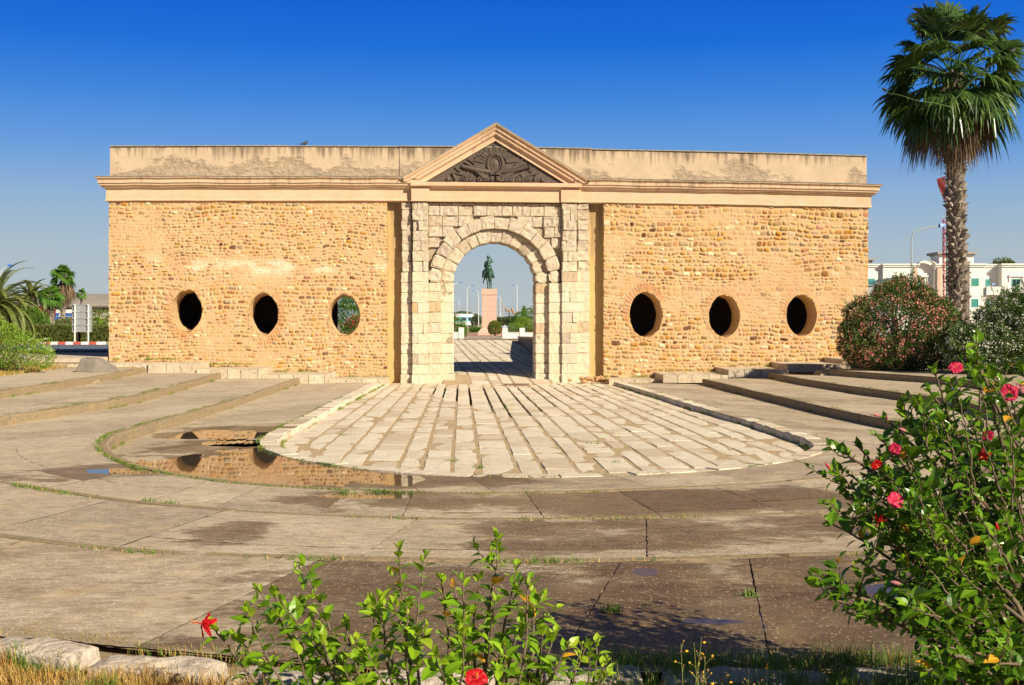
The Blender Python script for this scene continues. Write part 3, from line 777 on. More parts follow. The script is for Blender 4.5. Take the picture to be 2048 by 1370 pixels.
rings = [('pavement', cA, cB, L1, 71, [1.0]), ('pavement', cB, cC, L2, 72, [1.0]), ('pavement', cC, cD, L3, 73, [1.0]), ('pavement', cD, cE, L4, 74, [1.0])]
NS = 1500
RA = [resample(c_, NS) for c_ in (cA, cB, cC, cD, cE)]
def uneven(x, y):
    m = dip(x, y)
    base = .016 * (float(vn(np.array([x * .4]), np.array([y * .4]), 3)[0]) - .5)
    if m > -2:
        n_ = float(fbm(np.array([x * 1.3]), np.array([y * 1.1]), 12, 4)[0]) - .5
        n2 = float(fbm(np.array([x * 4.]), np.array([y * 3.]), 22, 2)[0]) - .5
        return base * min(1, max(0, -m - .8)) - .012 * min(1, max(0, m + (1.6 * n_ + .7 * n2) + (.42 if y > 11 else -.05)))
    return base
def ring_mesh(inner, outer, z, seed, joints, skews=None):
    rs = random.Random(seed)
    V = []; Fq = []; tone = []; wv = []
    # joint positions as fractions of the resampled index
    L = [0]
    for i in range(1, NS): L.append(L[-1] + (outer[i] - outer[i - 1]).length)
    cuts = [0]; tgt = rs.uniform(1, 2.4)
    if joints is None:
        for i in range(NS):
            if L[i] >= tgt: cuts.append(i); tgt = L[i] + rs.uniform(.9, 2.5)
    else: cuts += joints
    cuts.append(NS - 1)
    for a, b in zip(cuts[:-1], cuts[1:]):
        if b - a < 2: continue
        rows = [0, 1] if (rs.random() < .15 or joints is not None) else [0, rs.choice((.42, .5, .55)), 1]
        skew = rs.uniform(-.01, .01) * NS * .1
        for t0, t1 in zip(rows[:-1], rows[1:]):
            tn = (max(0, rs.uniform(-.25, .55)), max(0, rs.uniform(-.6, .7)))
            wadd = rs.uniform(-.35, .35); mo = rs.uniform(.2, .75)
            mp_ = inner[(a + b) // 2].lerp(outer[(a + b) // 2], .5)
            if joints is not None and mp_.y < 13:
                pxm = CX + mp_.x / mp_.y * F; wadd, mo = (-.35, .9) if pxm < 400 else (.22, 1.0); tn = (.15, 0) if pxm < 400 else (0, .5)
            elif mp_.x < -3: mo *= .5; wadd -= .15
            jz = rs.uniform(-.0015, .0015); wdt = (outer[(a + b) // 2] - inner[(a + b) // 2]).length
            rz_ = .075 if inner[(a + b) // 2].y < 30 else .2; nt = max(3, int(wdt * (t1 - t0) / rz_)); nsn = max(3, int((L[b] - L[a]) / rz_))
            e = .005; grid = []
            for j in range(nt + 1):
                tt = t0 + (t1 - t0) * j / nt
                if j == 0 and t0 > 0: tt += e / wdt
                if j == nt and t1 < 1: tt -= e / wdt
                row = []
                for i in range(nsn + 1):
                    fi = a + (b - a) * i / nsn
                    if i == 0 and a > 0: fi += e / max(.01, (L[b] - L[a])) * (b - a)
                    if i == nsn and b < NS - 1: fi -= e / max(.01, (L[b] - L[a])) * (b - a)
                    i0 = min(int(fi), NS - 2); f = fi - i0
                    fo = fi
                    if skews: fo = fi + skews.get(a, 0) * (1 - i / nsn) + skews.get(b, 0) * (i / nsn)
                    fo = min(max(fo, 0), NS - 1.001); j0 = int(fo); g_ = fo - j0
                    p = inner[i0].lerp(inner[i0 + 1], f).lerp(outer[j0].lerp(outer[j0 + 1], g_), tt)
                    je = .012 * (R.random() - .5) if (i in (0, nsn) or j in (0, nt)) else 0
                    row.append(len(V)); V.append((p.x + je, p.y + je, z + jz + uneven(p.x, p.y)))
                    tone.append((tn[0], tn[1], mo)); w_ = wetness(p.x, p.y); wv.append(w_ + wadd * (.15 + min(1, w_)))
                grid.append(row)
            for j in range(nt):
                for i in range(nsn): Fq.append((grid[j][i], grid[j + 1][i], grid[j + 1][i + 1], grid[j][i + 1]))
    return V, Fq, tone, wv
def idx_of(cv, pxs, z):                 # nearest index on a resampled curve to photo points
    r = []
    for px, py in pxs:
        q = Vector(P(px, py, z)[:2]); r.append(min(range(NS), key=lambda i: (cv[i] - q).length))
    return sorted(r)
near = idx_of(RA[3], [(-400, 1000), (-100, 1055), (60, 1075), (650, 1112), (1240, 1116), (1490, 1110), (1900, 1094), (2300, 1070), (2800, 1020)], L4)
far_l = [i for i in range(40, near[0] - 40, 95)]; far_r = [i for i in range(near[-1] + 60, NS - 30, 95)]
for k, (nm, ci, co, z, sd, _) in enumerate(rings):
    sk_ = None
    if k == 3:
        sk_ = {}
        for (dp, ep) in (((650, 1112), (290, 1292)), ((1240, 1116), (1095, 1342)), ((1490, 1110), (1545, 1345)), ((1900, 1094), (2100, 1320))):
            i1 = idx_of(RA[3], [dp], L4)[0]; i2 = idx_of(RA[4], [ep], L4)[0]; i1 = min(near, key=lambda q: abs(q - i1)); sk_[i1] = i2 - i1
    V, Fq, tone, wv = ring_mesh(RA[k], RA[k + 1], z, sd, (far_l + near + far_r) if k == 3 else None, sk_)
    # orientation up
    o = npmesh('pavement', V, [f[::-1] for f in Fq], M['concrete'], None, {'Tone': np.clip(tone, 0, 1), 'Wet': np.array(wv)}, smooth=False)
    tag(o, kind='structure')
    # dirt bed under the slabs
    mb = MB(); n = 300; st = NS // n
    for i in range(0, NS - st, st):
        a, b, c_, d = RA[k][i], RA[k][i + st], RA[k + 1][i + st], RA[k + 1][i]
        mb.quad((a.x, a.y, z - .013), (d.x, d.y, z - .013), (c_.x, c_.y, z - .013), (b.x, b.y, z - .013))
    tag(mb.build('joint_bed', M['dirt']), kind='structure')
# risers with nosing
def riser(cv, z0, z1, inset=.0, mat=None, name='step_riser', nose=.16, blocks=False):
    mb = MB(); n = len(cv); 
    nrm = []
    for i in range(n):
        t_ = (cv[min(i + 1, n - 1)] - cv[max(i - 1, 0)]).normalized(); nrm.append(Vector((-t_.y, t_.x)))   # left of travel
    # interior (court) side: travel goes left wall -> camera side -> right wall, court lies to the left
    i = 0; rs = random.Random(int(z1 * 100))
    while i < n - 1:
        step = rs.randint(16, 26) if not blocks else 1
        if blocks:
            acc = 0; tg = rs.uniform(.35, .62); j = i
            while j < n - 1 and acc < tg: acc += (cv[j + 1] - cv[j]).length; j += 1
            step = j - i
        j = min(i + step, n - 1)
        dz = rs.uniform(-.012, .012) if blocks else rs.uniform(-.004, .004); dn = rs.uniform(-.015, .02) if blocks else rs.uniform(-.005, .005)
        sub = max(1, (j - i) // 3); prev = None
        for k in range(sub + 1):
            q = i + (j - i) * k // sub; c_ = cv[q]; nn = nrm[q]; wv_ = .012 * (rs.random() - .5)
            gap = nn.orthogonal() * 0
            tdir = Vector((nn.y, -nn.x)) * (.012 if blocks else .003)
            if k == 0: c_ = c_ + tdir
            if k == sub: c_ = c_ - tdir
            a_ = c_ + nn * (.0 + dn + wv_ * .3); b_ = c_ - nn * nose
            ch = .02
            prof_ = [(a_ + nn * .015, z0 - .05), (a_ + nn * .01, z1 + dz - ch - .01), (a_ - nn * ch, z1 + dz + .006 + wv_ * .3), (b_, z1 + dz + .006 + wv_ * .3), (b_, z0 - .05)]
            cur = [mb.vert((p.x, p.y, z_)) for p, z_ in prof_]
            if prev:
                for m_ in range(4): mb.face((prev[m_], prev[m_ + 1], cur[m_ + 1], cur[m_]))
            else: mb.face(cur)
            prev = cur
        mb.face(prev[::-1]); i = j
    o = mb.build(name, mat); tag(o, kind='structure'); return o
riser(RA[0], 0, L1, mat=M['paver'], name='court_kerb', nose=.34, blocks=True)
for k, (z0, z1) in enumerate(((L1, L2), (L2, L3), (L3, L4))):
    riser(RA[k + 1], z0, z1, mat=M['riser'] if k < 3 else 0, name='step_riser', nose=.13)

# the court floor of white slabs, running in strips towards the gate
def xl(cv, y, side):                    # x of a boundary at depth y
    y = min(y, min(cv[0].y, cv[-1].y) - .02)
    best = None; mid = min(range(len(cv)), key=lambda i: cv[i].y)
    rng = range(0, mid) if side < 0 else range(mid, len(cv) - 1)
    for i in rng:
        a, b = cv[i], cv[i + 1]
        if (a.y - y) * (b.y - y) <= 0 and a.y != b.y:
            x = a.x + (b.x - a.x) * (y - a.y) / (b.y - a.y)
            if best is None or (side < 0 and x < best) or (side > 0 and x > best): best = x
    return best
fl, fr = Vector(P(775, 757, 0)[:2]), Vector(P(1225, 764, 0)[:2]); nl, nr = Vector(P(570, 880, .0)[:2]), Vector(P(1612, 886, 0)[:2])
def strip_x(f, y):                      # straight strips fanning a little
    def ln(a, b): return a.x + (b.x - a.x) * (y - a.y) / (b.y - a.y)
    return ln(fl, nl) * (1 - f) + ln(fr, nr) * f
def wall_y(x): return GY + (x - GX) * ST / CT
court = MB(); rs = random.Random(5)
def slab(mb, p4, z, seed, th=.05, hole=None):
    r_ = random.Random(seed); dz = r_.uniform(-.008, .008); tx, ty = r_.uniform(-.004, .004), r_.uniform(-.004, .004)
    n = 3; c_ = sum((Vector(p) for p in p4), Vector((0, 0))) / 4; g = []
    for j in range(n + 1):
        row = []
        for i in range(n + 1):
            a = Vector(p4[0]).lerp(Vector(p4[1]), i / n); b = Vector(p4[3]).lerp(Vector(p4[2]), i / n); p = a.lerp(b, j / n)
            e = i in (0, n) or j in (0, n)
            if i in (0, n): p = p + Vector(((c_.x - p.x) * 1.0, 0)).normalized() * r_.uniform(0, .022)
            row.append(mb.vert((p.x, p.y, (z(p.x, p.y) if callable(z) else z) + dz + tx * (i - 1.5) + ty * (j - 1.5) + (r_.random() - .5) * .005 - (.004 if e else 0))))
        g.append(row)
    for j in range(n):
        for i in range(n): mb.face((g[j][i], g[j][i + 1], g[j + 1][i + 1], g[j + 1][i]))
    rim = [g[0][i] for i in range(n + 1)] + [g[j][n] for j in range(1, n + 1)] + [g[n][i] for i in range(n - 1, -1, -1)] + [g[j][0] for j in range(n - 1, 0, -1)]
    lo = [mb.vert((mb.v[r][0], mb.v[r][1], mb.v[r][2] - th)) for r in rim]
    for i in range(len(rim)):
        j = (i + 1) % len(rim); mb.face((rim[i], lo[i], lo[j], rim[j]))
fs = [0]; k = 0
wd = [.52, .37, .49, .39, .53, .35, .47, .42]
while fs[-1] < 1: fs.append(fs[-1] + wd[k % 8] / 9.6 * rs.uniform(.95, 1.05)); k += 1
fs[-1] = 1
YA = min(p.y for p in cA)
for a, b in zip(fs[:-1], fs[1:]):
    y = YA - .2 + rs.uniform(0, .3)
    while y < 49.5:
        ln_ = rs.uniform(.6, 1.5); y2 = y + ln_; g = .028
        pts = []
        for f, yy, s_ in ((a, y, 1), (b, y, -1), (b, y2 - .005, -1), (a, y2 - .005, 1)):
            x_ = strip_x(f, yy) + s_ * g; wy = wall_y(x_) - .35
            pts.append((x_, min(yy, wy)))
        cxm = sum(p[0] for p in pts) / 4; cym = sum(p[1] for p in pts) / 4
        if pts[2][1] - pts[1][1] < .15: y = y2; continue
        if cym > 46.3 and cxm < strip_x(.3, cym) and False: y = y2; continue
        # clip to the kerb line
        ok = True; q = []
        for i_, (x_, yy) in enumerate(pts):
            xa, xb = xl(RA[0], yy, -1), xl(RA[0], yy, 1)
            if xa is None or x_ < xa + .04 or x_ > xb - .04:
                if xa is None:
                    # move up to the curve
                    t2 = yy
                    while t2 < yy + 3:
                        t2 += .05; xa, xb = xl(RA[0], t2, -1), xl(RA[0], t2, 1)
                        if xa is not None and xa + .04 < x_ < xb - .04: break
                    q.append((x_, t2 + .03))
                else:
                    t2 = yy; good = False
                    while t2 < yy + 2.5:
                        t2 += .05; xa2, xb2 = xl(RA[0], t2, -1), xl(RA[0], t2, 1)
                        if xa2 is not None and xa2 + .04 < x_ < xb2 - .04: good = True; break
                    if good and yy < 24: q.append((x_, t2))
                    else: q.append((min(max(x_, xa + .04), xb - .04), yy))
            else: q.append((x_, yy))
        if min(q[3][1] - q[0][1], q[2][1] - q[1][1]) > .08 and min(q[1][0] - q[0][0], q[2][0] - q[3][0]) > .06: slab(court, q, 0.0, rs.randint(0, 10 ** 6))
        y = y2
tag(court.build('court_paving', M['paver']), kind='structure')
mb = MB(); n = 200; st = NS // n
cen = Vector((.2, 30))
for i in range(0, NS - 1, 5):
    a, b = RA[0][i], RA[0][min(i + 5, NS - 1)]
    mb.tri((cen.x, cen.y, -.009), (a.x, a.y, -.009), (b.x, b.y, -.009))
mb.quad((-9, 44.5, -.0105), (9, 44.5, -.0105), (9, 51, -.0105), (-9, 51, -.0105))
mb.build('court_bed', M['dirt']); tag(bpy.data.objects['court_bed'], kind='structure')

M['walkstone'] = surf('pale_walk_stone', (.62, .52, .37), (.50, .41, .28), 2.5, .92, .8, 12, .03, .12, .15, (.34, .27, .18))
# pale stone walks along the foot of the wings, stepping down to the court
def walk(lst, side, seed):
    mb = MB(); rs = random.Random(seed)
    for xa, xb, zt, zb, yfr in lst:
        x = xa
        while x < xb - .05:
            x2 = min(x + rs.uniform(.45, .7), xb); yw0 = wall_y(x) - .0; y = yfr + .02 * rs.random()
            first = True
            while y < yw0 - .05:
                y2 = min(y + (.38 if first else rs.uniform(.5, .8)), yw0 + .1)
                z_ = zt + rs.uniform(-.008, .008)
                mb.hexa([(x + .008, y, zb - .1), (x2 - .008, y, zb - .1), (x2 - .008, y2 - .012, zb - .1), (x + .008, y2 - .012, zb - .1),
                         (x + .012, y + .012, z_), (x2 - .012, y + .012, z_ + rs.uniform(-.004, .004)), (x2 - .012, y2 - .016, z_), (x + .012, y2 - .016, z_)])
                y = y2; first = False
            x = x2
    return mb.build('stone_walk', M['walkstone'])
def X_(px, d): return (px - CX) / F * d
wl = walk([(-18.5, X_(290, 45.3) + .1, .86, .6, 45.4), (X_(290, 45.3) + .1, X_(395, 45.5), .86, .4, 45.3), (X_(395, 45.5), X_(522, 45.4), .66, .3, 45.3), (X_(522, 45.4), X_(652, 45.4), .45, .1, 45.4), (X_(652, 45.4), X_(770, 46.5), .26, .0, 45.9)], -1, 3)
tag(wl, 'pale stone walk stepping down along the left wing of the gate', 'walkway')
wr = walk([(X_(1216, 47.5), X_(1325, 46.5), .19, 0, 47.0), (X_(1325, 46.5), X_(1455, 46.5), .40, .2, 46.3), (X_(1455, 46.5), X_(1575, 46.5), .60, .4, 46.3), (X_(1575, 46.5), X_(1690, 47.3), .80, .6, 46.6), (X_(1690, 46.5), X_(1850, 47.3), .98, .6, 46.9)], 1, 4)
tag(wr, 'pale stone walk stepping down along the right wing of the gate', 'walkway')

# ---- land around: one sheet to the horizon with the sunken court cut out of it
def ground_z(x, y):
    zl = L4 - .05 + (1.15 - L4) * min(1, max(0, (y - 44) / 10))
    return zl
def plaza_inside(x, y):
    if 38 < y < 46 and -12.5 < x < 11: return True
    if 5 < y < 46 and abs(x) < 17.5:
        # inside polygon D ?
        poly = RA[3]; c_ = False; j = len(poly) - 25
        pts = poly[::25]; n = len(pts); j = n - 1
        for i in range(n):
            if (pts[i].y > y) != (pts[j].y > y) and x < (pts[j].x - pts[i].x) * (y - pts[i].y) / (pts[j].y - pts[i].y) + pts[i].x: c_ = not c_
            j = i
        return c_
    return False
xs_ = [-3000, -1200, -500, -220, -120, -70] + [-45 + 1.0 * k for k in range(91)] + [70, 120, 220, 500, 1200, 3000]
ys_ = [-300, -60, -15] + [-5 + 1.0 * k for k in range(120)] + [125, 150, 200, 300, 500, 900, 1800, 4000]
nx, ny = len(xs_), len(ys_); V = []; Fq = []
for y in ys_:
    for x in xs_:
        z = ground_z(x, y)
        if plaza_inside(x, y): z = -.6
        elif 44.5 < y < 92 and -14 < x < 14.5: z = -.6 if y < 60 or -9.5 < x < 3.2 else z
        V.append((x, y, z))
for j in range(ny - 1):
    for i in range(nx - 1): Fq.append((j * nx + i, j * nx + i + 1, (j + 1) * nx + i + 1, (j + 1) * nx + i))
t = NT('dry_ground'); v = t.coord()
c = t.mix(t.ramp(t.noise(v, .25, 8, .65), [(.4, 0.), (.6, 1.)]), (.44, .33, .20), (.34, .27, .15))
c = t.mix(t.ramp(t.noise(v, 1.4, 7, .7), [(.48, 0.), (.6, .8)]), c, (.22, .21, .09))
c = t.mix(t.ramp(t.noise(v, 9, 6, .7), [(.5, 0.), (.7, .7)]), c, (.20, .14, .08))
t.bsdf(c, .97, t.bump(t.noise(v, 9, 8, .75), .8, .06), .1); M['ground'] = t.m
tag(npmesh('ground', V, Fq, M['ground'], smooth=False), kind='structure')
# paved way through the arch, rising behind it
def way_z(x, y):
    if y < 47.2: return 0.01
    if y < 50.5: return .01 + (y - 47.2) / 3.3 * .27
    if y < 66: return .28 + (y - 50.5) / 15.5 * .24
    if y < 92: return .52 + (y - 66) / 26 * .66
    return 1.18
mb = MB(); rs = random.Random(8); u = -9.2
while u < 3.0:
    w = rs.choice((.5, .68, .45, .75)); y = 46.6 + rs.uniform(0, .5) if -1.8 < u < 1.1 else 50.2
    while y < 90:
        y2 = y + rs.uniform(.9, 1.9)
        o0, o1 = -(y - 48) * .085 * 1, -(y2 - 48) * .085
        slab(mb, [(u + o0 + .04, y), (u + w + o0 - .04, y), (u + w + o1 - .04, y2 - .03), (u + o1 + .04, y2 - .03)], way_z, rs.randint(0, 10 ** 6), th=.08)
        y = y2
    u += w
tag(mb.build('paved_way', M['paver']), kind='structure')
mb = MB(); yy = [46.7, 47.2, 50.5, 66, 92, 96]
for a, b in zip(yy[:-1], yy[1:]):
    w0_, w1_ = (-10, 3.5) if a > 50 else (-2.7, 1.6)
    mb.quad((w0_ - (a - 48) * .05 * (a > 50), a, way_z(0, a) - .015), (w1_, a, way_z(0, a) - .015), (w1_, b, way_z(0, b) - .015), (w0_ - (b - 48) * .05 * (a > 50), b, way_z(0, b) - .015))
mb.quad((-16, 50.4, .2), (16, 50.4, .2), (16, 60.5, .42), (-16, 60.5, .42))
tag(mb.build('path', M['dirt']), kind='structure')
# forecourt of the statue: reddish paving
M['redpave'] = surf('reddish_paving', (.50, .27, .20), (.42, .24, .18), 1.5, .9, .3, 20, .01)
mb = MB(); mb.quad((-8, 108, 1.19), (8, 108, 1.19), (8, 142, 1.19), (-8, 142, 1.19)); tag(mb.build('forecourt_paving', M['redpave']), kind='structure')
mb = MB(); mb.quad((-24, 90.5, 1.18), (16, 90.5, 1.18), (16, 108, 1.184), (-24, 108, 1.184)); tag(mb.build('forecourt_apron', surf('pale_apron', (.45, .36, .26), (.38, .3, .2), 1.5, .9, .3, 20, .01)), kind='structure')

# ---- puddles
t = NT('still_water'); v = t.coord()
c = t.mix(t.noise(v, 2, 4), (.06, .045, .03), (.11, .08, .05))
q = t.bsdf(c, .015, t.bump(t.noise(t.mapping(v, (1, .6, 1)), 2.5, 2), .012, .01), .5, final=True); q.inputs['IOR'].default_value = 1.45
M['water'] = t.m
t = NT('wet_film'); v = t.coord()
pb_ = t.ramp(t.vor(v, 27, out='Distance'), [(.12, 1.), (.26, 0.)])
c = t.mix(pb_, (.06, .045, .03), (.10, .075, .05))
q = t.bsdf(c, .22, t.bump(t.noise(v, 9, 3), .02, .01), .5); q.inputs['IOR'].default_value = 1.25; M['film'] = t.m
RING_OF = {L1: 0, L2: 1, L3: 2, L4: 3}
for k, (a_, b_, rx, ry, z_) in enumerate(PUD):
    mb = MB(); kk = RING_OF[z_]; A_, B_ = RA[kk], RA[kk + 1]; st = 4; nt = 22; hit = 0
    for i in range(0, NS - 1 - st, st):
        if min((A_[i] - Vector((a_, b_))).length, (B_[i] - Vector((a_, b_))).length) > rx + 4: continue
        for j in range(nt):
            q = [A_[i].lerp(B_[i], j / nt), A_[i + st].lerp(B_[i + st], j / nt), A_[i + st].lerp(B_[i + st], (j + 1) / nt), A_[i].lerp(B_[i], (j + 1) / nt)]
            c_ = (q[0] + q[2]) / 2
            if ((c_.x - a_) / rx) ** 2 + ((c_.y - b_) / ry) ** 2 > 1.8: continue
            if j < 3 and kk == 0: continue
            # whichever way round makes it face up
            mb.quad(*[(p.x, p.y, z_ - .0065) for p in q]); hit += 1
    if hit:
        ob = mb.build('puddle_water', M['water'] if z_ < .5 else M['film'])
        if ob.data.polygons[0].normal.z < 0: ob.data.flip_normals()
        tag(ob, kind='structure')

M['kerbstone'] = surf('rough_white_stone', (.60, .52, .41), (.50, .41, .31), 5, .93, .9, 22, .03, 0, .15, (.30, .24, .17))
# ---- big rough white kerb stones at the near edge, each its own thing
kb = [(-330, 1262), (-40, 1275), (30, 1275), (218, 1288), (228, 1302), (470, 1320), (482, 1330), (700, 1345), (715, 1338), (930, 1342), (1075, 1336), (1290, 1338), (1305, 1342), (1500, 1346), (1690, 1342), (1800, 1340), (1815, 1340), (2100, 1335)]
NKB = 0
names_k = ['rough white kerb stone at the far left edge of the frame', 'rough white kerb stone behind the dry grass at bottom left', 'cracked white kerb stone with a brown dip, left of the low hibiscus', 'white kerb stone mostly behind the low hibiscus leaves', 'white kerb stone right of the second red flower', 'white kerb stone behind the lone low shoot', 'white kerb stone hidden in the weedy grass', 'white kerb stone by the tall hibiscus at bottom right']
segs = [((-330, 1250), (-20, 1268)), ((12, 1268), (216, 1284)), ((224, 1297), (468, 1316)), ((484, 1326), (700, 1337)), ((716, 1334), (1000, 1330)), ((1075, 1326), (1290, 1326)), ((1310, 1330), (1660, 1332)), ((1690, 1328), (2100, 1328))]
for k, ((xa, ya), (xb, yb)) in enumerate(segs):
    a = Vector(P(xa, ya, .76)[:2]); b = Vector(P(xb, yb, .76)[:2]); d = (b - a).normalized(); n_ = Vector((d.y, -d.x))
    ln_ = (b - a).length; wdt = [.30, .31, .28, .30, .30, .30, .28, .3][k]; nu, nv = max(6, int(ln_ / .035)), 14; mb = MB(); g = []
    for j in range(nv + 1):
        row = []
        for i in range(nu + 1):
            s_, t_ = i / nu, j / nv
            es = min(s_, 1 - s_) * ln_; et = min(t_, 1 - t_) * wdt
            rnd = .035 * math.exp(-es / .04) + .03 * math.exp(-et / .035)
            p = a + d * (ln_ * s_) + n_ * (wdt * t_ + .03 * (float(vn(np.array([s_ * ln_ * 3]), np.array([k * 9.]), 4)[0]) - .5))
            z = .765 - rnd + .05 * (float(fbm(np.array([p.x * 5]), np.array([p.y * 5]), k + 30)[0]) - .5) - (.05 * math.exp(-((s_ - .6) / .12) ** 2 - ((t_ - .5) / .2) ** 2) if k == 2 else 0)
            if j in (0, nv) or i in (0, nu): z = .58
            row.append(mb.vert((p.x, p.y, z)))
        g.append(row)
    for j in range(nv):
        for i in range(nu): mb.face((g[j][i], g[j + 1][i], g[j + 1][i + 1], g[j][i + 1]))
    o = mb.build('kerb_stone', M['kerbstone'] if 'kerbstone' in M else M['paver'], smooth=False)
    tag(o, names_k[k], 'kerb stone', 'rough white kerb stones along the near edge')
# ================================================================== PLANTS
M['bark'] = surf('palm_bark', (.19, .155, .12), (.33, .28, .22), 6, .95, .8, 30, .02, .25, .15)
M['twig'] = surf('twig_bark', (.11, .075, .045), (.19, .14, .09), 12, .85, .3, 60, .003, .15, .2)
M['fan'] = leafmat('fan_leaf', [(.010, .036, .008), (.022, .062, .012), (.045, .10, .018), (.12, .19, .035)], .32, .22, .6)
M['fanbright'] = leafmat('bright_fan_leaf', [(.05, .14, .02), (.09, .22, .025), (.14, .28, .04)], .4, .35, .4)
M['fandead'] = leafmat('dead_palm_leaf', [(.10, .065, .035), (.18, .12, .065), (.26, .19, .11), (.13, .085, .05)], .8, .15, .2)
M['date'] = leafmat('date_leaf', [(.07, .10, .02), (.12, .16, .03), (.18, .22, .05), (.25, .27, .07)], .5, .2, .4)
M['hib'] = leafmat('hibiscus_leaf', [(.08, .20, .008), (.14, .30, .010), (.21, .39, .014), (.30, .48, .02)], .3, .38, .5)
M['hibyoung'] = leafmat('young_hibiscus_leaf', [(.28, .46, .02), (.42, .56, .03)], .35, .45, .45)
M['hibyel'] = leafmat('yellow_hibiscus_leaf', [(.70, .36, .02), (.60, .28, .02)], .45, .3, .3)
M['hibdark'] = leafmat('dark_hibiscus_leaf', [(.025, .085, .005), (.055, .15, .008), (.10, .22, .010), (.18, .32, .015)], .3, .3, .5)
M['red'] = leafmat('red_petal', [(.40, .004, .008), (.52, .008, .010)], .5, .2, .3)
M['pink'] = leafmat('pink_petal', [(.52, .010, .055), (.62, .03, .09)], .5, .2, .3)
M['wither'] = leafmat('withered_petal', [(.36, .10, .11), (.5, .2, .2)], .6, .2, .2)
M['orange'] = surf('orange_stamen', (.85, .25, .03), (.8, .35, .05), 5, .6, 0)
M['olea'] = leafmat('oleander_leaf', [(.03, .065, .014), (.055, .11, .02), (.09, .16, .03), (.15, .22, .045)], .4, .2, .4)
M['oleapink'] = leafmat('salmon_petal', [(.86, .30, .25), (.92, .42, .32), (.75, .2, .2)], .6, .25, .2)
M['oleawhite'] = leafmat('cream_petal', [(.80, .76, .60), (.86, .84, .72), (.74, .68, .5)], .6, .25, .2)
M['hedge'] = leafmat('hedge_leaf', [(.07, .11, .02), (.11, .16, .03), (.16, .20, .04), (.20, .20, .06)], .5, .2, .3)
M['bush'] = leafmat('bush_leaf', [(.05, .13, .012), (.09, .20, .018), (.14, .28, .03)], .45, .25, .35)
M['brightbush'] = leafmat('bright_bush_leaf', [(.09, .20, .015), (.16, .30, .02), (.24, .38, .04), (.30, .40, .05)], .45, .35, .35)
M['fartree'] = leafmat('far_tree_leaf', [(.07, .10, .05), (.10, .14, .06), (.14, .17, .08)], .6, .2, .2)
M['paleblue'] = leafmat('pale_blue_petal', [(.62, .68, .80), (.75, .80, .88)], .6, .25, .2)
M['redflower'] = leafmat('small_red_petal', [(.6, .04, .03), (.7, .1, .05)], .6, .2, .2)
M['grassdry'] = leafmat('dry_grass', [(.66, .44, .14), (.56, .36, .10), (.74, .54, .22), (.44, .34, .06), (.36, .18, .05)], .7, .3, .2)
M['grassgreen'] = leafmat('green_grass', [(.07, .17, .02), (.12, .25, .03), (.20, .30, .04)], .5, .35, .3)
M['darkcore'] = surf('painted_shade_core', (.03, .04, .015), (.05, .05, .02), 8, .95, .5, 20, .05)

def rvec(rs):
    while True:
        v = Vector((rs.uniform(-1, 1), rs.uniform(-1, 1), rs.uniform(-1, 1)))
        if .05 < v.length < 1: return v.normalized()
def leafquad(mb, p, d, n, L, W, m=0, bend=.0):
    """a small pointed leaf of two folded halves"""
    s = d.cross(n)
    if s.length < 1e-4: s = d.orthogonal()
    s.normalize(); n = s.cross(d)
    a = p; b = p + d * L - n * (bend * L); mid = p + d * (L * .48) + n * (.04 * L)
    l_ = mid + s * W * .5 + n * (W * .12); r_ = mid - s * W * .5 + n * (W * .12)
    i = len(mb.v); mb.v += [tuple(a), tuple(l_), tuple(b), tuple(r_)]
    mb.f.append((i, i + 1, i + 2)); mb.m.append(m); mb.f.append((i, i + 2, i + 3)); mb.m.append(m)
def lobes(rs, lst, n, noise=.18, inner=.35, flat=0.0):
    """points with outward normals on a lumpy set of ellipsoids"""
    out = []; vol = [a[1][0] * a[1][1] + a[1][1] * a[1][2] for a in lst]; tot = sum(vol)
    for (c, r), v in zip(lst, vol):
        k = int(n * v / tot)
        for _ in range(k):
            q = rvec(rs)
            if q.z < flat - .8: q.z = -q.z * .3
            f = 1 + noise * (float(_N3(q * 2.6 + Vector(c))) ) + .06 * _N3(q * 7 + Vector(c))
            if rs.random() < inner: f *= rs.uniform(.55, .97)
            else: f *= rs.uniform(.93, 1.03)
            p = Vector((c[0] + q.x * r[0] * f, c[1] + q.y * r[1] * f, c[2] + q.z * r[2] * f))
            inside = False
            for (c2, r2) in lst:
                if c2 is c: continue
                e = ((p.x - c2[0]) / r2[0]) ** 2 + ((p.y - c2[1]) / r2[1]) ** 2 + ((p.z - c2[2]) / r2[2]) ** 2
                if e < .55: inside = True; break
            if not inside: out.append((p, Vector((q.x / r[0], q.y / r[1], q.z / r[2])).normalized()))
    return out
from mathutils import noise as _mn
def _N3(v): return _mn.noise(v)
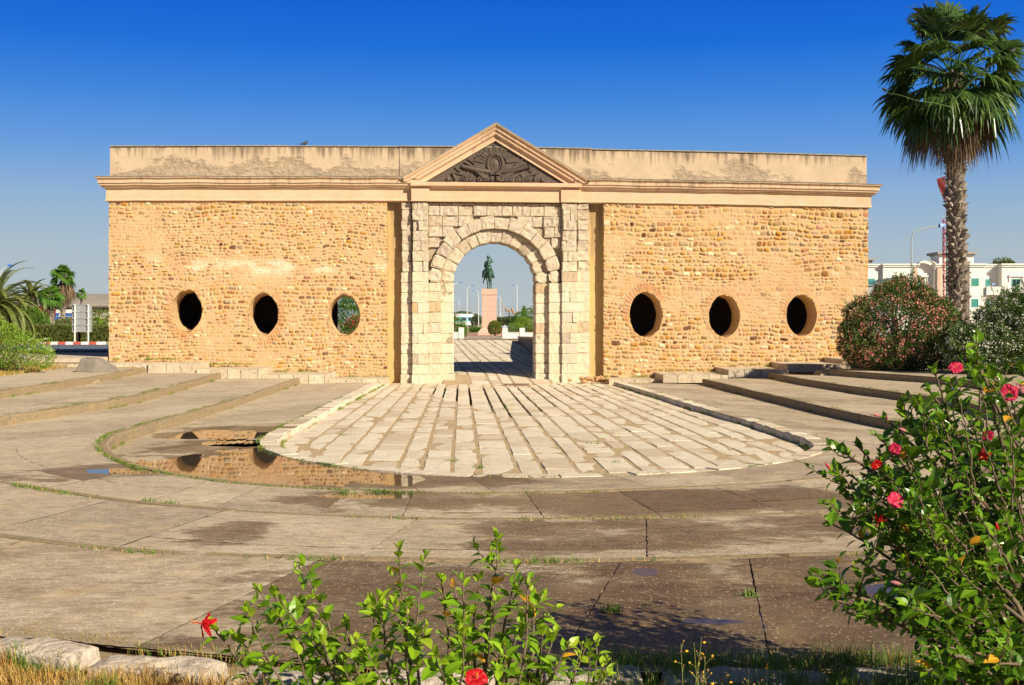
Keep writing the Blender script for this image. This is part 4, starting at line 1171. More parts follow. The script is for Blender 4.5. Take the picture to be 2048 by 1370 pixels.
def shrub(loc, lst, n, leaf, mats, label, cat, group=None, flowers=0, fsize=.04, fn=5, name='shrub', seed=1, noise=.22, up=.5, trunk=None, parts='foliage', flat=0., holes=.0, zmin=.02):
    """lst: lobes relative to loc; mats: [leaf, flower]"""
    rs = random.Random(seed); root = thing(name, loc, label, cat, group)
    mb = MB(); pts = lobes(rs, lst, n, noise, flat=flat)
    for p, nrm in pts:
        if p.z < zmin: continue
        if holes and _N3(p * 1.1 + Vector((seed, 0, 0))) < -.5 + holes: continue
        d = (nrm + rvec(rs) * .9 + Vector((0, 0, up * rs.random()))).normalized()
        L = leaf[0] * rs.uniform(.7, 1.25)
        leafquad(mb, p, d, (rvec(rs) + nrm).normalized(), L, leaf[1] * rs.uniform(.8, 1.2), 0, rs.uniform(0, .3))
    if name == 'oleander_bush':
        for p, nrm in lobes(rs, lst, 260, noise, inner=.0, flat=.2):
            if p.z < .5: continue
            d = (nrm + Vector((rs.uniform(-.3, .3), rs.uniform(-.3, .3), .7))).normalized(); ll = rs.uniform(.2, .5)
            for j in range(16):
                q = p + d * (ll * j / 16); leafquad(mb, q, (d * .8 + rvec(rs) * .9).normalized(), rvec(rs), leaf[0] * rs.uniform(.6, 1), leaf[1], 0)
    mb.build('foliage', [mats[0]], root)
    if flowers:
        mb = MB(); pf = lobes(rs, lst, flowers, noise, inner=.08, flat=flat)
        for p, nrm in pf:
            if p.z < .1: continue
            if nrm.y > .6 and rs.random() < .7: continue
            for _ in range(rs.randint(max(1, fn - 2), fn + 2)):
                q = p + nrm * leaf[0] * .35 + rvec(rs) * fsize * 1.8
                dd = rvec(rs)
                leafquad(mb, q - dd * fsize * .5, dd, (nrm + rvec(rs) * .5).normalized(), fsize * rs.uniform(.8, 1.3), fsize * rs.uniform(.8, 1.2), 0)
        mb.build('blossom', [mats[1]], root)
    mb = MB()
    (c, r) = max(lst, key=lambda q: q[1][0])
    if trunk:
        for (c, r) in lst:
            top = Vector(c); base = Vector((c[0] * .12, c[1] * .12, -.1)); md = base.lerp(top, .5) + rvec(rs) * trunk
            mb.tube([base, Vector((0, 0, c[2] * .3)) + rvec(rs) * trunk * .5, md, top], [trunk, trunk * .8, trunk * .5, trunk * .15], 8)
            for _ in range(5):
                q = top + Vector((rs.uniform(-.8, .8) * r[0], rs.uniform(-.8, .8) * r[1], rs.uniform(-.3, .8) * r[2]))
                mb.tube([md, md.lerp(q, .6) + rvec(rs) * .1, q], [trunk * .35, trunk * .2, trunk * .05], 5)
        mb.build('trunk', M['twig'], root)
    else:
        for (c, r) in lst:
            for _ in range(7):
                q = Vector((c[0] + rs.uniform(-.7, .7) * r[0], c[1] + rs.uniform(-.7, .7) * r[1], c[2] + rs.uniform(0, .6) * r[2]))
                mb.tube([(c[0] * .5 + rs.uniform(-.15, .15), c[1] * .5 + rs.uniform(-.15, .15), -.05), q * .5 + rvec(rs) * .05, q], [.03, .02, .008], 5)
        mb.build('stem', M['twig'], root)
    return root

# ---------------------------------------------------------------- palms
def fan(mb, base, d, plen, Rr, nseg=26, droop=.35, spread=1.9, m=0, rs=R, pet=True, mp=1):
    """a fan leaf: petiole then a folded disc of segments"""
    d = d.normalized(); up = Vector((0, 0, 1)); s = d.cross(up)
    if s.length < .1: s = Vector((1, 0, 0))
    s.normalize(); n = s.cross(d).normalized()
    hub = base + d * plen - up * (plen * plen * .06)
    if pet: mb.tube([base, base + d * plen * .5 - up * plen * plen * .01, hub], [.03, .02, .014], 4, mp)
    d2 = (d - up * .18).normalized(); n = s.cross(d2).normalized()
    tilt = rs.uniform(-.9, .9); s = (s + n * tilt).normalized()
    for k in range(nseg):
        ph = -spread + 2 * spread * (k + .5) / nseg + rs.uniform(-.03, .03)
        dd = (d2 * math.cos(ph) + s * math.sin(ph) + n * .12 * abs(math.sin(ph))).normalized()
        L = Rr * (.72 + .28 * math.cos(ph * .6)) * rs.uniform(.88, 1.08); w = 2 * spread / nseg * Rr * .40
        side = (s * math.cos(ph) - d2 * math.sin(ph)).normalized(); fold = n * (w * .45 * (1 if k % 2 else -1))
        prev = None; dr = droop * rs.uniform(.7, 1.4); tw = rvec(rs) * .10 * L
        for j, (t_, wf) in enumerate(((0.02, .12), (.28, .62), (.5, 1.0), (.72, .62), (.88, .32), (1.0, .04))):
            p = hub + dd * (L * t_ * (1 - .25 * dr * max(0, t_ - .45))) - up * (dr * L * max(0, t_ - .35) ** 1.8 * 1.6) + tw * max(0, t_ - .5)
            a = p + side * w * wf + fold * wf; b = p - side * w * wf - fold * wf
            ia = mb.vert(a); ib = mb.vert(b)
            if prev: mb.face((prev[0], ia, ib, prev[1]), m)
            prev = (ia, ib)
def fan_palm(loc, hgt, r0, r1, n_green, n_dead, plen, Rr, label, lean=(0, 0), group=None, seed=2, mat='fan', dead_len=1.0, boots=200, nseg=26, low=-.55, xtra=None, label_cat='palm'):
    rs = random.Random(seed); root = thing('fan_palm', loc, label, label_cat, group)
    top = Vector((lean[0], lean[1], hgt)); mb = MB()
    def ax(t_): return Vector((lean[0] * t_ ** 1.3, lean[1] * t_, hgt * t_))
    mb.tube([ax(k / 14) for k in range(15)], [(r0 * 1.25 if k == 0 else r0) * (1 - k / 14) + r1 * k / 14 for k in range(15)], 14)
    for k in range(boots):
        t_ = (k + .5) / boots; a = k * 2.399963 + rs.uniform(-.2, .2); rr = r0 * (1 - t_) + r1 * t_; c = ax(t_)
        o = Vector((math.cos(a), math.sin(a), 0)); s = Vector((-o.y, o.x, 0)); hh = rs.uniform(.10, .30) * (r0 / .3) * .9; w = rs.uniform(.06, .13) * r0 / .3; ww = rs.uniform(.05, .22) * r0 / .3 * rs.choice((.4, 1, 1)); t_ = min(1, t_ + rs.uniform(-.01, .01)); a += rs.uniform(-.3, .3)
        p = c + o * rr * .9
        mb.hexa([p - s * w, p + s * w, p + s * w + o * rr * .2, p - s * w + o * rr * .2, p + Vector((0, 0, hh)) + o * ww * .4 - s * w * .5, p + Vector((0, 0, hh)) + o * ww * .4 + s * w * .5, p + Vector((0, 0, hh * .9)) + o * (ww + rr * .25) + s * w * .3, p + Vector((0, 0, hh * .9)) + o * (ww + rr * .25) - s * w * .3])
    mb.build('trunk', M['bark'], root)
    g = MB()
    for k in range(n_green):
        f = (k + .5) / n_green; el = math.asin(max(-1, min(1, 1 - f * (1 - low)))) ; a = k * 2.399963 + rs.uniform(-.25, .25)
        d = Vector((math.cos(a) * math.cos(el), math.sin(a) * math.cos(el), math.sin(el)))
        d = (d + rvec(rs) * .22).normalized()
        fan(g, top + Vector((0, 0, -.25 + .3 * math.sin(el))) + Vector((d.x, d.y, 0)) * r1 * .6, d, plen * rs.uniform(.72, 1.15) * (1.0 + .38 * max(0, math.sin(el))), Rr * rs.uniform(.85, 1.1), nseg, .30 + .5 * f, 1.75, 0, rs)
    g.build('crown', [M[mat], M['fanbright'] if mat == 'fan' else M['fandead']], root)
    if n_dead:
        g = MB()
        for k in range(n_dead):
            a = k * 2.399963 + rs.uniform(-.3, .3); el = rs.uniform(-1.35, -.85); b = top + Vector((math.cos(a) * r1, math.sin(a) * r1, -.25 - rs.uniform(0, .5)))
            d = Vector((math.cos(a) * math.cos(el), math.sin(a) * math.cos(el), math.sin(el)))
            fan(g, b, d, plen * rs.uniform(.5, .9) * dead_len, Rr * rs.uniform(.75, 1.0) * dead_len, nseg - 4, 1.0, rs.uniform(.5, .9), 0, rs, mp=0)
        g.build('dead_frond', M['fandead'], root, )
    return root
def date_palm(loc, hgt, n, L, label, seed=3, tr=.28, low=-.4, mat='date', name='date_palm', group=None, leaflet=.46, npair=60):
    rs = random.Random(seed); root = thing(name, loc, label, 'palm', group); mb = MB()
    mb.tube([(0, 0, -.1), (.02, 0, hgt * .5), (0, 0, hgt)], [tr * 1.2, tr, tr * 1.1], 12)
    for k in range(int(hgt * 40)):
        t_ = k / (hgt * 40); a = k * 2.4; o = Vector((math.cos(a), math.sin(a), 0)); s = Vector((-o.y, o.x, 0)); p = o * tr * .9 + Vector((0, 0, hgt * t_))
        mb.hexa([p - s * .07, p + s * .07, p + s * .07 + o * .06, p - s * .07 + o * .06, p - s * .05 + Vector((0, 0, .16)), p + s * .05 + Vector((0, 0, .16)), p + s * .04 + o * .12 + Vector((0, 0, .15)), p - s * .04 + o * .12 + Vector((0, 0, .15))])
    mb.build('trunk', M['bark'], root)
    g = MB()
    for k in range(n):
        f = (k + .5) / n; el = math.asin(1 - f * (1 - low)); a = k * 2.399963 + rs.uniform(-.2, .2); LL = L * rs.uniform(.85, 1.08)
        o = Vector((math.cos(a), math.sin(a), 0)); p = Vector((0, 0, hgt)) + o * .12; pts = [p.copy()]; e = el + .15; st = LL / 14
        for j in range(14):
            p = p + (o * math.cos(e) + Vector((0, 0, math.sin(e)))) * st; pts.append(p.copy()); e -= .075 + .05 * f + .006 * j
        g.tube(pts, [.035 * (1 - j / 15) + .006 for j in range(15)], 4, 1)
        side = Vector((-o.y, o.x, 0))
        for j in range(npair):
            t_ = .08 + .92 * j / npair; q = t_ * 14; i0 = min(13, int(q)); c = pts[i0].lerp(pts[i0 + 1], q - i0); tg = (pts[i0 + 1] - pts[i0]).normalized(); nn = side.cross(tg).normalized()
            if nn.z < 0: nn = -nn
            ll = leaflet * math.sin(PI * min(1, .15 + .85 * t_)) ** .5 * (1.05 - .45 * t_) * rs.uniform(.85, 1.1)
            for sg in (-1, 1):
                dd = (side * sg * .75 + tg * (.55 + .5 * t_) + nn * .30).normalized()
                a_ = c; b_ = c + dd * ll * .5; c_ = c + dd * ll - Vector((0, 0, ll * .22)); w = Vector(tg) * .027 * (leaflet / .42)
                i = len(g.v); g.v += [tuple(a_ - w * .5), tuple(a_ + w * .5), tuple(b_ + w), tuple(b_ - w), tuple(c_)]
                g.f.append((i, i + 1, i + 2, i + 3)); g.m.append(0); g.f.append((i + 3, i + 2, i + 4)); g.m.append(0)
    g.build('crown', [M[mat], M['hedge']], root)
    return root

# the big fan palm on the right
DP = 52.5
pb = Q(1917, 752, DP); pb.z = 1.05
ptop = Q(1906, 148, DP)
big = fan_palm(pb, ptop.z - pb.z, .34, .27, 74, 60, 1.8, 1.45, 'tall fan palm with a shaggy brown skirt, rising behind the oleanders', (ptop.x - pb.x, 0), seed=12, dead_len=1.0, boots=620, nseg=30, low=-.70)
def bird(loc, rz, label, group, s=1.0):
    root = thing('bird', loc, label, 'bird', group, rz=rz); mb = MB()
    mb.tube([(-.16 * s, 0, .06 * s), (-.08 * s, 0, .08 * s), (0, 0, .10 * s), (.06 * s, 0, .13 * s), (.085 * s, 0, .17 * s), (.12 * s, 0, .175 * s)], [.012 * s, .03 * s, .055 * s, .045 * s, .03 * s, .004 * s], 8)
    mb.tube([(0, .015 * s, 0), (0, .015 * s, .07 * s)], .006 * s, 4); mb.tube([(0, -.015 * s, 0), (0, -.015 * s, .07 * s)], .006 * s, 4)
    mb.build('body', M['birdgrey'], root, smooth=True); return root
M['birdgrey'] = surf('grey_feathers', (.05, .05, .06), (.08, .08, .09), 10, .7, 0)
bp = LW(U(609), .1, 9.40 - 9.38 * .015 * (U(609) / 15.2) ** 2); bird(bp, .3, 'small grey bird perched on top of the left parapet', 'perched birds', 1.2)
bird(Q(1769, 184, 48), 2.6, 'tiny dark bird on the leftmost tip of the tall palm', 'perched birds', 1.0)
bird(Q(2026, 107, 48), .4, 'tiny dark bird on the upper right frond of the tall palm', 'perched birds', 1.1)
# the bare frond it sits on
mb = MB(); mb.tube([Q(1975, 135, 48.5), Q(2005, 118, 48.2), Q(2026, 108, 48), Q(2046, 94, 47.8)], [.035, .025, .02, .01], 5); mb.tube([Q(1905, 205, 49), Q(1940, 165, 48.8), Q(1975, 135, 48.5)], [.045, .04, .035], 5)
mb.tube([Q(1830, 200, 48.2), Q(1800, 190, 48.1), Q(1769, 185, 48)], [.012, .01, .006], 5); mb.tube([Q(1905, 215, 49), Q(1870, 206, 48.5), Q(1830, 200, 48.2)], [.02, .016, .012], 5)
o = mb.build('bare_frond_stalk', M['fan']); o.parent = big; o.matrix_parent_inverse = Matrix.Translation(-Vector(pb))

# oleanders
ob = Q(1800, 738, 43); ob.z = .80
shrub(ob, [((-.1, 0, 1.5), (1.72, 1.5, 1.45)), ((-1.0, -.2, .85), (1.1, 1.0, .95)), ((.75, -.2, 1.2), (1.2, 1.1, 1.3)), ((.1, -.1, 2.25), (.95, .9, .85)), ((-.2, -.5, .6), (1.5, 1.0, .75)), ((.8, -.4, .55), (1.0, .9, .7))], 42000, (.16, .034), [M['olea'], M['oleapink']], 'round oleander bush covered in salmon pink blossom', 'bush', None, 3800, .044, 6, 'oleander_bush', 4, .38, flat=-.2)
wb = Q(1990, 745, 40); wb.z = .80
shrub(wb, [((-.45, 0, .75), (1.1, 1.0, .8)), ((.75, .3, 1.2), (1.2, 1.2, 1.25)), ((1.9, .2, 1.4), (1.4, 1.2, 1.45)), ((.3, -.5, .5), (1.3, .8, .6))], 36000, (.15, .034), [M['olea'], M['oleawhite']], 'oleander bush with cream white blossom right of the tall palm', 'bush', None, 3200, .044, 6, 'oleander_bush', 5, .42, flat=-.2)
# sage-like grey green bush low at palm foot
# left: plumbago with pale blue flowers
lb = Q(28, 738, 40.5); lb.z = .86
shrub(lb, [((-.6, 0, .7), (1.3, .9, .75)), ((.35, 0, .45), (.95, .8, .55)), ((-1.2, .2, .95), (1.1, .9, .8))], 15000, (.075, .035), [M['brightbush'], M['paleblue']], 'bright green plumbago bush dotted with pale blue flowers', 'bush', None, 90, .04, 5, 'plumbago_bush', 6, .28, up=.9)

# left background planting
def hedge(x0, x1, y0, y1, z0, z1, n, label, seed, leaf=.12, mat='hedge', group=None):
    rs = random.Random(seed); c = Vector(((x0 + x1) / 2, (y0 + y1) / 2, z0)); root = thing('hedge', c, label, 'hedge', group); mb = MB()
    for _ in range(n):
        f = rs.random(); x = rs.uniform(x0, x1)
        if f < .62: y = y0 + rs.uniform(-.1, .12); z = rs.uniform(z0, z1); nn = Vector((0, -1, .3))
        else: y = rs.uniform(y0, y1); z = z1 + rs.uniform(-.12, .06) ; nn = Vector((0, -.3, 1))
        b = .16 * _N3(Vector((x * .8, z * .9, seed))); p = Vector((x, y + b, z + b * .5)) - c
        leafquad(mb, p, (nn.normalized() + rvec(rs) * .9).normalized(), rvec(rs), leaf * rs.uniform(.7, 1.3), leaf * .6)
    mb.build('foliage', M[mat], root)
    mb = MB(); mb.box(x0 - c.x, x1 - c.x, y0 - c.y + .15, y1 - c.y - .1, 0, z1 - z0 - .1); mb.build('stem', M['darkcore'], root); return root  # solid filler box, not stems; its dark colour paints the shade behind the leaves
hd = 83
hedge(X_(-70, hd), X_(151, hd), hd, hd + 1.6, 1.1, 2.18, 12000, 'long clipped hedge behind the red and white kerb', 3)
hedge(X_(160, hd), X_(240, hd), hd + .3, hd + 1.8, 1.1, 2.10, 5000, 'short clipped hedge between the sign and the gate wall', 4)
def gl(px, d, z=1.12): q = Q(px, 700, d); q.z = z; return q
date_palm(gl(-10, 74), 2.4, 88, 3.7, 'large date palm with arching olive fronds at the left frame edge', 3, .36, -.85)
date_palm(gl(64, 100), 3.5, 30, 2.3, 'smaller date palm behind the large one', 4, .3, -.5)
fan_palm(gl(100, 90), 3.2, .24, .17, 20, 3, .35, .78, 'short bright green fan palm with a rough brown trunk', seed=5, mat='fanbright', boots=160, nseg=20, low=-.2, dead_len=.6)
fan_palm(gl(126, 104), 5.3, .22, .17, 22, 34, .38, .80, 'taller fan palm with a dry hanging skirt, left of the sign', seed=6, mat='fanbright', boots=90, nseg=20, low=-.2, dead_len=1.5)
date_palm(gl(202, 88), .9, 14, 1.5, 'young palm with upright fronds between the sign and the gate wall', 7, .15, .3, 'brightbush', 'young_palm', None, .4, 26)
fan_palm(gl(163, 110), 3.9, .12, .10, 12, 0, .15, .45, 'small fan palm peeping over the top of the sign', seed=8, mat='fanbright', boots=40, nseg=16, low=.0)
shrub(gl(60, 86), [((0, 0, 1.3), (.9, .8, 1.0)), ((-.7, 0, .9), (.7, .7, .8)), ((.6, 0, 1.1), (.65, .7, .9))], 7000, (.18, .08), [M['bush']], 'dense dark green shrub behind the long hedge', 'bush', None, 0, name='shrub', seed=9, noise=.25)
shrub(gl(135, 92), [((0, 0, .8), (1.4, .9, .75))], 2500, (.16, .08), [M['hedge'], M['redflower']], 'low brownish shrub behind the hedge left of the sign', 'bush', None, 60, .06, 4, name='shrub', seed=10)
shrub(gl(196, 100), [((0, 0, 1.2), (2.2, 1.0, 1.1))], 3500, (.16, .08), [M['hedge'], M['oleapink']], 'brownish flowering shrub behind the short hedge by the gate wall', 'bush', None, 120, .06, 4, name='shrub', seed=11)

# behind the arch
def gs(px, d, z=1.18): q = Q(px, 700, d); q.z = z; return q
shrub(gs(990, 112), [((0, 0, .68), (.62, .55, .68))], 5000, (.09, .045), [M['bush'], M['redflower']], 'round bush with small red flowers against the statue pedestal', 'bush', None, 150, .045, 4, 'flowering_bush', 13, .12)
shrub(gs(911, 100), [((0, 0, .8), (.9, .7, .75)), ((.55, -.6, .45), (.4, .4, .5))], 4000, (.1, .05), [M['bush']], 'dark green bush behind the left low white wall', 'bush', None, 0, name='shrub', seed=14)
date_palm(gs(905, 120), 1.6, 16, 1.3, 'small green palm at the left side seen through the arch', 15, .12, -.1, 'brightbush', 'young_palm', None, .3, 20)
hedge(X_(938, 150), X_(964, 150), 150, 151, 1.18, 1.75, 900, 'low dark hedge left of the statue pedestal', 15, .12, 'bush')
shrub(gs(1062, 118), [((0, 0, 1.3), (1.7, 1.1, 1.25)), ((-1.1, 0, .9), (1.1, .9, .9)), ((1.4, 0, 1.0), (1.2, .9, .95))], 8000, (.14, .07), [M['bush']], 'large dark green bush behind the right low white wall', 'bush', None, 0, name='shrub', seed=16)
shrub(gs(1047, 104), [((0, 0, .85), (.75, .6, .85))], 3500, (.09, .045), [M['brightbush']], 'rounded light green bush in front of the larger bush by the white wall', 'bush', None, 0, name='shrub', seed=17, noise=.1)
shrub(gs(1033, 103), [((0, 0, .6), (.7, .5, .6)), ((1.9, .3, .6), (.9, .5, .65))], 3500, (.09, .045), [M['brightbush']], 'low bright green shrub right behind the low white wall', 'bush', None, 0, name='shrub', seed=18, noise=.1)
shrub(gs(1048, 190), [((0, 0, 1.5), (.45, .45, 1.2)), ((0, 0, 2.6), (.28, .28, 1.2))], 2500, (.16, .07), [M['bush']], 'narrow pointed cypress seen through the arch', 'tree', None, 0, name='cypress_tree', seed=19, noise=.08, trunk=.08)
shrub(gs(1018, 330), [((0, 0, 1.6), (2.6, 2, 1.0)), ((-2.6, 0, 1.4), (2.0, 2, .9)), ((2.4, 0, 1.4), (1.8, 2, .9))], 5000, (.5, .3), [M['fartree']], 'far grey green tree behind the ornate lamp posts', 'tree', None, 0, name='far_tree', seed=20, trunk=.2)
shrub(gs(928, 480), [((0, 0, 3.0), (4.5, 2, 2.3)), ((-3.5, 0, 2.8), (3, 2, 2.0)), ((4.0, 0, 2.4), (3, 2, 1.9))], 4000, (.6, .4), [M['fartree']], 'far grey green tree behind the train', 'tree', None, 0, name='far_tree', seed=21, trunk=.3)
shrub(gs(952, 400), [((0, 0, 1.7), (1.6, 1.5, 1.8))], 1500, (.4, .25), [M['fartree']], 'far tree between the train and the pedestal', 'tree', None, 0, name='far_tree', seed=22, trunk=.2)
# greenery seen through the left inner opening and the right one
shrub(gs(707, 66, .7), [((0, 0, 2.2), (.9, .9, 1.1)), ((.1, -.3, .8), (.8, .7, .7))], 6000, (.12, .05), [M['bush']], 'green shrub seen through the third oval opening from the left', 'bush', None, 0, name='shrub', seed=23)
shrub(gs(712, 60, .6), [((0, 0, 1.75), (.45, .4, .35))], 900, (.1, .04), [M['bush'], M['pink']], 'pink flowering bush low behind the third oval opening from the left', 'bush', None, 110, .05, 5, name='flowering_bush', seed=24)
shrub(gs(1267, 58, .6), [((0, 0, 1.7), (1.1, .8, 1.3))], 3500, (.13, .06), [M['bush']], 'green shrub seen through the fourth oval opening from the left', 'bush', None, 0, name='shrub', seed=25)
# tree above the white building
tb = Q(2006, 645, 200); tb.z = 1.1
shrub(tb, [((0, 0, 10.2), (2.0, 1.5, 1.4)), ((-1.6, 0, 9.6), (1.2, 1.1, 1.0)), ((1.7, 0, 9.7), (1.4, 1.1, .9))], 2600, (.4, .2), [M['hedge']], 'loose olive tree showing above the roof of the white building', 'tree', None, 0, name='roadside_tree', seed=26, noise=.35, trunk=.25)

# ---------------------------------------------------------------- hibiscus
def hleaf(mb, p, d, n, L, W, m):
    s = d.cross(n)
    if s.length < 1e-4: s = d.orthogonal()
    s.normalize(); n = s.cross(d).normalized(); i = len(mb.v)
    fold = .30; cv = .22
    T = ((0, 0), (.12, .30), (.34, .50), (.6, .42), (.82, .2), (1.0, 0))
    for t_, w in T:
        c = p + d * (L * t_) - n * (cv * L * t_ * t_)
        mb.v.append(tuple(c))
        if 0 < t_ < 1:
            for sg in (-1, 1): mb.v.append(tuple(c + s * (sg * W * w) + n * (W * w * fold)))
    # 0; (1,2,3); (4,5,6); (7,8,9); (10,11,12); 13
    fs_ = [(0, 1, 2), (0, 3, 1)]
    for k in range(3):
        a = 1 + 3 * k; b = a + 3; fs_ += [(a, b, b + 1, a + 1), (a, a + 2, b + 2, b)]
    fs_ += [(10, 13, 11), (10, 12, 13)]
    for f in fs_: mb.f.append(tuple(i + q for q in f)); mb.m.append(m)
def spray(fb, sb, pts, r0, rs, L=.055, start=.3, gap=.03, young=.8, tipmat=1, dens=1.0):
    """stem along pts with alternate leaves"""
    cp = [Vector(p) for p in pts]; cv = []
    q = [cp[0] * 2 - cp[1]] + cp + [cp[-1] * 2 - cp[-2]]
    for i in range(1, len(q) - 2):
        for k in range(8):
            t_ = k / 8; a, b, c, d = q[i - 1], q[i], q[i + 1], q[i + 2]
            cv.append(.5 * ((2 * b) + (-a + c) * t_ + (2 * a - 5 * b + 4 * c - d) * t_ ** 2 + (-a + 3 * b - 3 * c + d) * t_ ** 3))
    cv.append(cp[-1]); n = len(cv)
    cv = [c + rvec(rs) * .004 for c in cv]
    sb.tube(cv, [r0 * (1 - .75 * i / n) + .0008 for i in range(n)], 6)
    ln = [0]
    for i in range(1, n): ln.append(ln[-1] + (cv[i] - cv[i - 1]).length)
    tot = ln[-1]; s_ = tot * start; az = rs.uniform(0, 6)
    while s_ < tot:
        i = max(j for j in range(n) if ln[j] <= s_); i = min(i, n - 2); f = (s_ - ln[i]) / max(1e-6, ln[i + 1] - ln[i]); p = cv[i].lerp(cv[i + 1], f); tg = (cv[i + 1] - cv[i]).normalized()
        rem = (tot - s_); az += 2.4 + rs.uniform(-.3, .3); o = tg.orthogonal().normalized(); o = (Matrix.Rotation(az, 3, tg) @ o)
        sc = min(1, .45 + rem / .12) * rs.choice((rs.uniform(.5, .9), rs.uniform(.8, 1.15), rs.uniform(.95, 1.4)))
        d = (o * (.85 if rem > .05 else .4) + tg * (.5 if rem > .05 else .9) + Vector((0, 0, .25))).normalized()
        pe = p + d * .012 * sc; 
        m = (1 if (rem < .07 and rs.random() < young) else (2 if rs.random() < .018 else 0))
        nn = (tg + Vector((0, 0, .9)) + rvec(rs) * .6).normalized()
        hleaf(fb, pe, (d + Vector((0, 0, -.15)) + rvec(rs) * .22).normalized(), nn, L * sc, L * .62 * sc, m)
        s_ += gap * rs.uniform(.7, 1.3) * (.55 if rem < .06 else 1)
    return cv
def flower(parent, c, face, kind, mat, size=.045, seed=0, label=None, inv=None):
    rs = random.Random(seed); face = face.normalized(); a = face.orthogonal().normalized(); b = face.cross(a); mb = MB()
    if kind == 'bud':
        mb.tube([c - face * size * .2, c + face * size * .3, c + face * size * .9, c + face * size * 1.5], [size * .12, size * .27, size * .24, size * .03], 8)
        mb.tube([c - face * size * .4, c + face * size * .2], [size * .12, size * .24], 6, 1)
    else:
        for k in range(5):
            an = 2 * PI * k / 5 + .3; d = a * math.cos(an) + b * math.sin(an); s = b * math.cos(an) - a * math.sin(an)
            wm = .62 if kind == 'open' else .24; bk = -.15 if kind == 'star' else .25; rows = []
            for j in range(7):
                t_ = j / 6; w = size * wm * math.sin(PI * min(1, .08 + .85 * t_ ** .8)) ** .7
                base = c + d * size * t_ + face * size * (bk * t_ * (1.2 - t_) * 2 + rs.uniform(-.02, .02))
                if kind == 'star': base = base - face * size * .5 * t_ * t_ + s * size * .12 * math.sin(t_ * 5 + k)
                rows.append([mb.vert(base + s * w * q_ + face * size * (.10 * abs(q_) * (.5 - rs.random()) + .05 * math.sin(q_ * 7 + k + j))) for q_ in (-1, -.5, 0, .5, 1)])
            for j in range(6):
                for i in range(4): mb.face((rows[j][i], rows[j][i + 1], rows[j + 1][i + 1], rows[j + 1][i]), 0)
        mb.tube([c, c + face * size * .5, c + face * size * .95 + a * size * .15], [size * .05, size * .035, size * .02], 5, 0 if kind == 'star' else 1)
        for k in range(14): mb.ball(c + face * size * rs.uniform(.5, .98) + rvec(rs) * size * .10, size * .035, 5, 1)
    o = mb.build('flower', [mat, M['orange'] if kind != 'bud' else M['hib']], parent)
    if label: o['label'] = label
    return o
def rel(root, mbs):
    l = root.location
    for mb in mbs: mb.v = [(x - l.x, y - l.y, z - l.z) for x, y, z in mb.v]

# low hibiscus at the front
rs = random.Random(21); D0 = 4.75
low = thing('hibiscus_bush', Vector((X_(800, D0), D0, .70)), 'low spreading hibiscus with bright leaves at the bottom middle of the frame', 'bush')
fb, sb = MB(), MB()
tips = [(425, 1252, 4.7, 640), (515, 1172, 4.8, 700), (490, 1215, 4.6, 700), (545, 1185, 4.95, 760), (605, 1118, 4.9, 720), (560, 1200, 4.6, 740), (640, 1270, 4.6, 760), (690, 1250, 4.7, 800), (620, 1225, 5.0, 760), (795, 1088, 4.9, 840), (850, 1108, 5.0, 850), (762, 1192, 4.7, 830), (745, 1210, 4.9, 820), (815, 1205, 4.6, 860), (885, 1158, 4.7, 930), (905, 1165, 4.95, 940), (925, 1160, 4.6, 950), (960, 1150, 4.9, 960), (1000, 1092, 4.9, 970), (1035, 1128, 4.8, 980), (1055, 1160, 4.7, 1000), (1068, 1180, 5.0, 1010), (990, 1200, 4.6, 980), (1045, 1240, 4.7, 1010), (1085, 1255, 4.8, 1020), (1110, 1262, 4.9, 1030), (1140, 1285, 4.7, 1040), (1010, 1290, 4.5, 980), (930, 1260, 4.5, 930), (730, 1300, 4.5, 810), (590, 1300, 4.6, 740), (470, 1270, 4.8, 690), (870, 1310, 4.4, 880), (690, 1345, 4.4, 790)]
for k, (px, py, d, bx) in enumerate(tips):
    T = Q(px, py, d); B = Q(bx, 1560 + rs.uniform(-20, 20), 4.75 + rs.uniform(-.15, .15)); B.z = .69
    mid = B.lerp(T, .55) + Vector((rs.uniform(-.04, .04) + (B.x - T.x) * -.05, rs.uniform(-.05, .05), rs.uniform(-.02, .05)))
    cv = spray(fb, sb, [B, mid, T], .0065 if k % 3 else .009, rs, L=.070, start=.40, gap=.024)
    for _ in range(rs.choice((0, 1, 2))):
        i = rs.randint(int(len(cv) * .45), int(len(cv) * .85)); q = cv[i]; o = rvec(rs); o.z = abs(o.z) * .8 + .3
        spray(fb, sb, [q, q + o * .05, q + o * .12 + Vector((0, 0, .02))], .003, rs, L=.062, start=.15, gap=.02)
rel(low, [fb, sb]); fb.build('foliage', [M['hib'], M['hibyoung'], M['hibyel']], low, smooth=False); sb.build('stem', M['twig'], low, smooth=True)
def addflower(root, px, py, d, face, kind, mat, size, seed, label=None):
    if root is not low: size *= .72
    c = Q(px, py, d) - root.location; flower(root, c, Vector(face), kind, M[mat], size, seed, label)
addflower(low, 405, 1248, 4.68, (-.55, -.5, .3), 'star', 'red', .052, 1, 'red hibiscus flower with narrow swept back petals at the left tip')
addflower(low, 952, 1358, 4.3, (.1, -.5, .6), 'open', 'red', .042, 2, 'full red hibiscus flower cut by the bottom edge of the frame')
sp_ = thing('hibiscus_shoot', Vector((X_(1160, 4.85), 4.85, .7)), 'small separate hibiscus shoot right of the low bush', 'bush')
fb, sb = MB(), MB()
for px, py, d in ((1175, 1285, 4.85), (1195, 1278, 4.95), (1215, 1318, 4.8), (1180, 1300, 4.7), (1225, 1335, 4.85), (1165, 1290, 5.0)):
    T = Q(px, py, d); B = Q(1140, 1500, 4.85); B.z = .7
    spray(fb, sb, [B, B.lerp(T, .6) + rvec(rs) * .03, T], .005, rs, L=.055, start=.45, gap=.022)
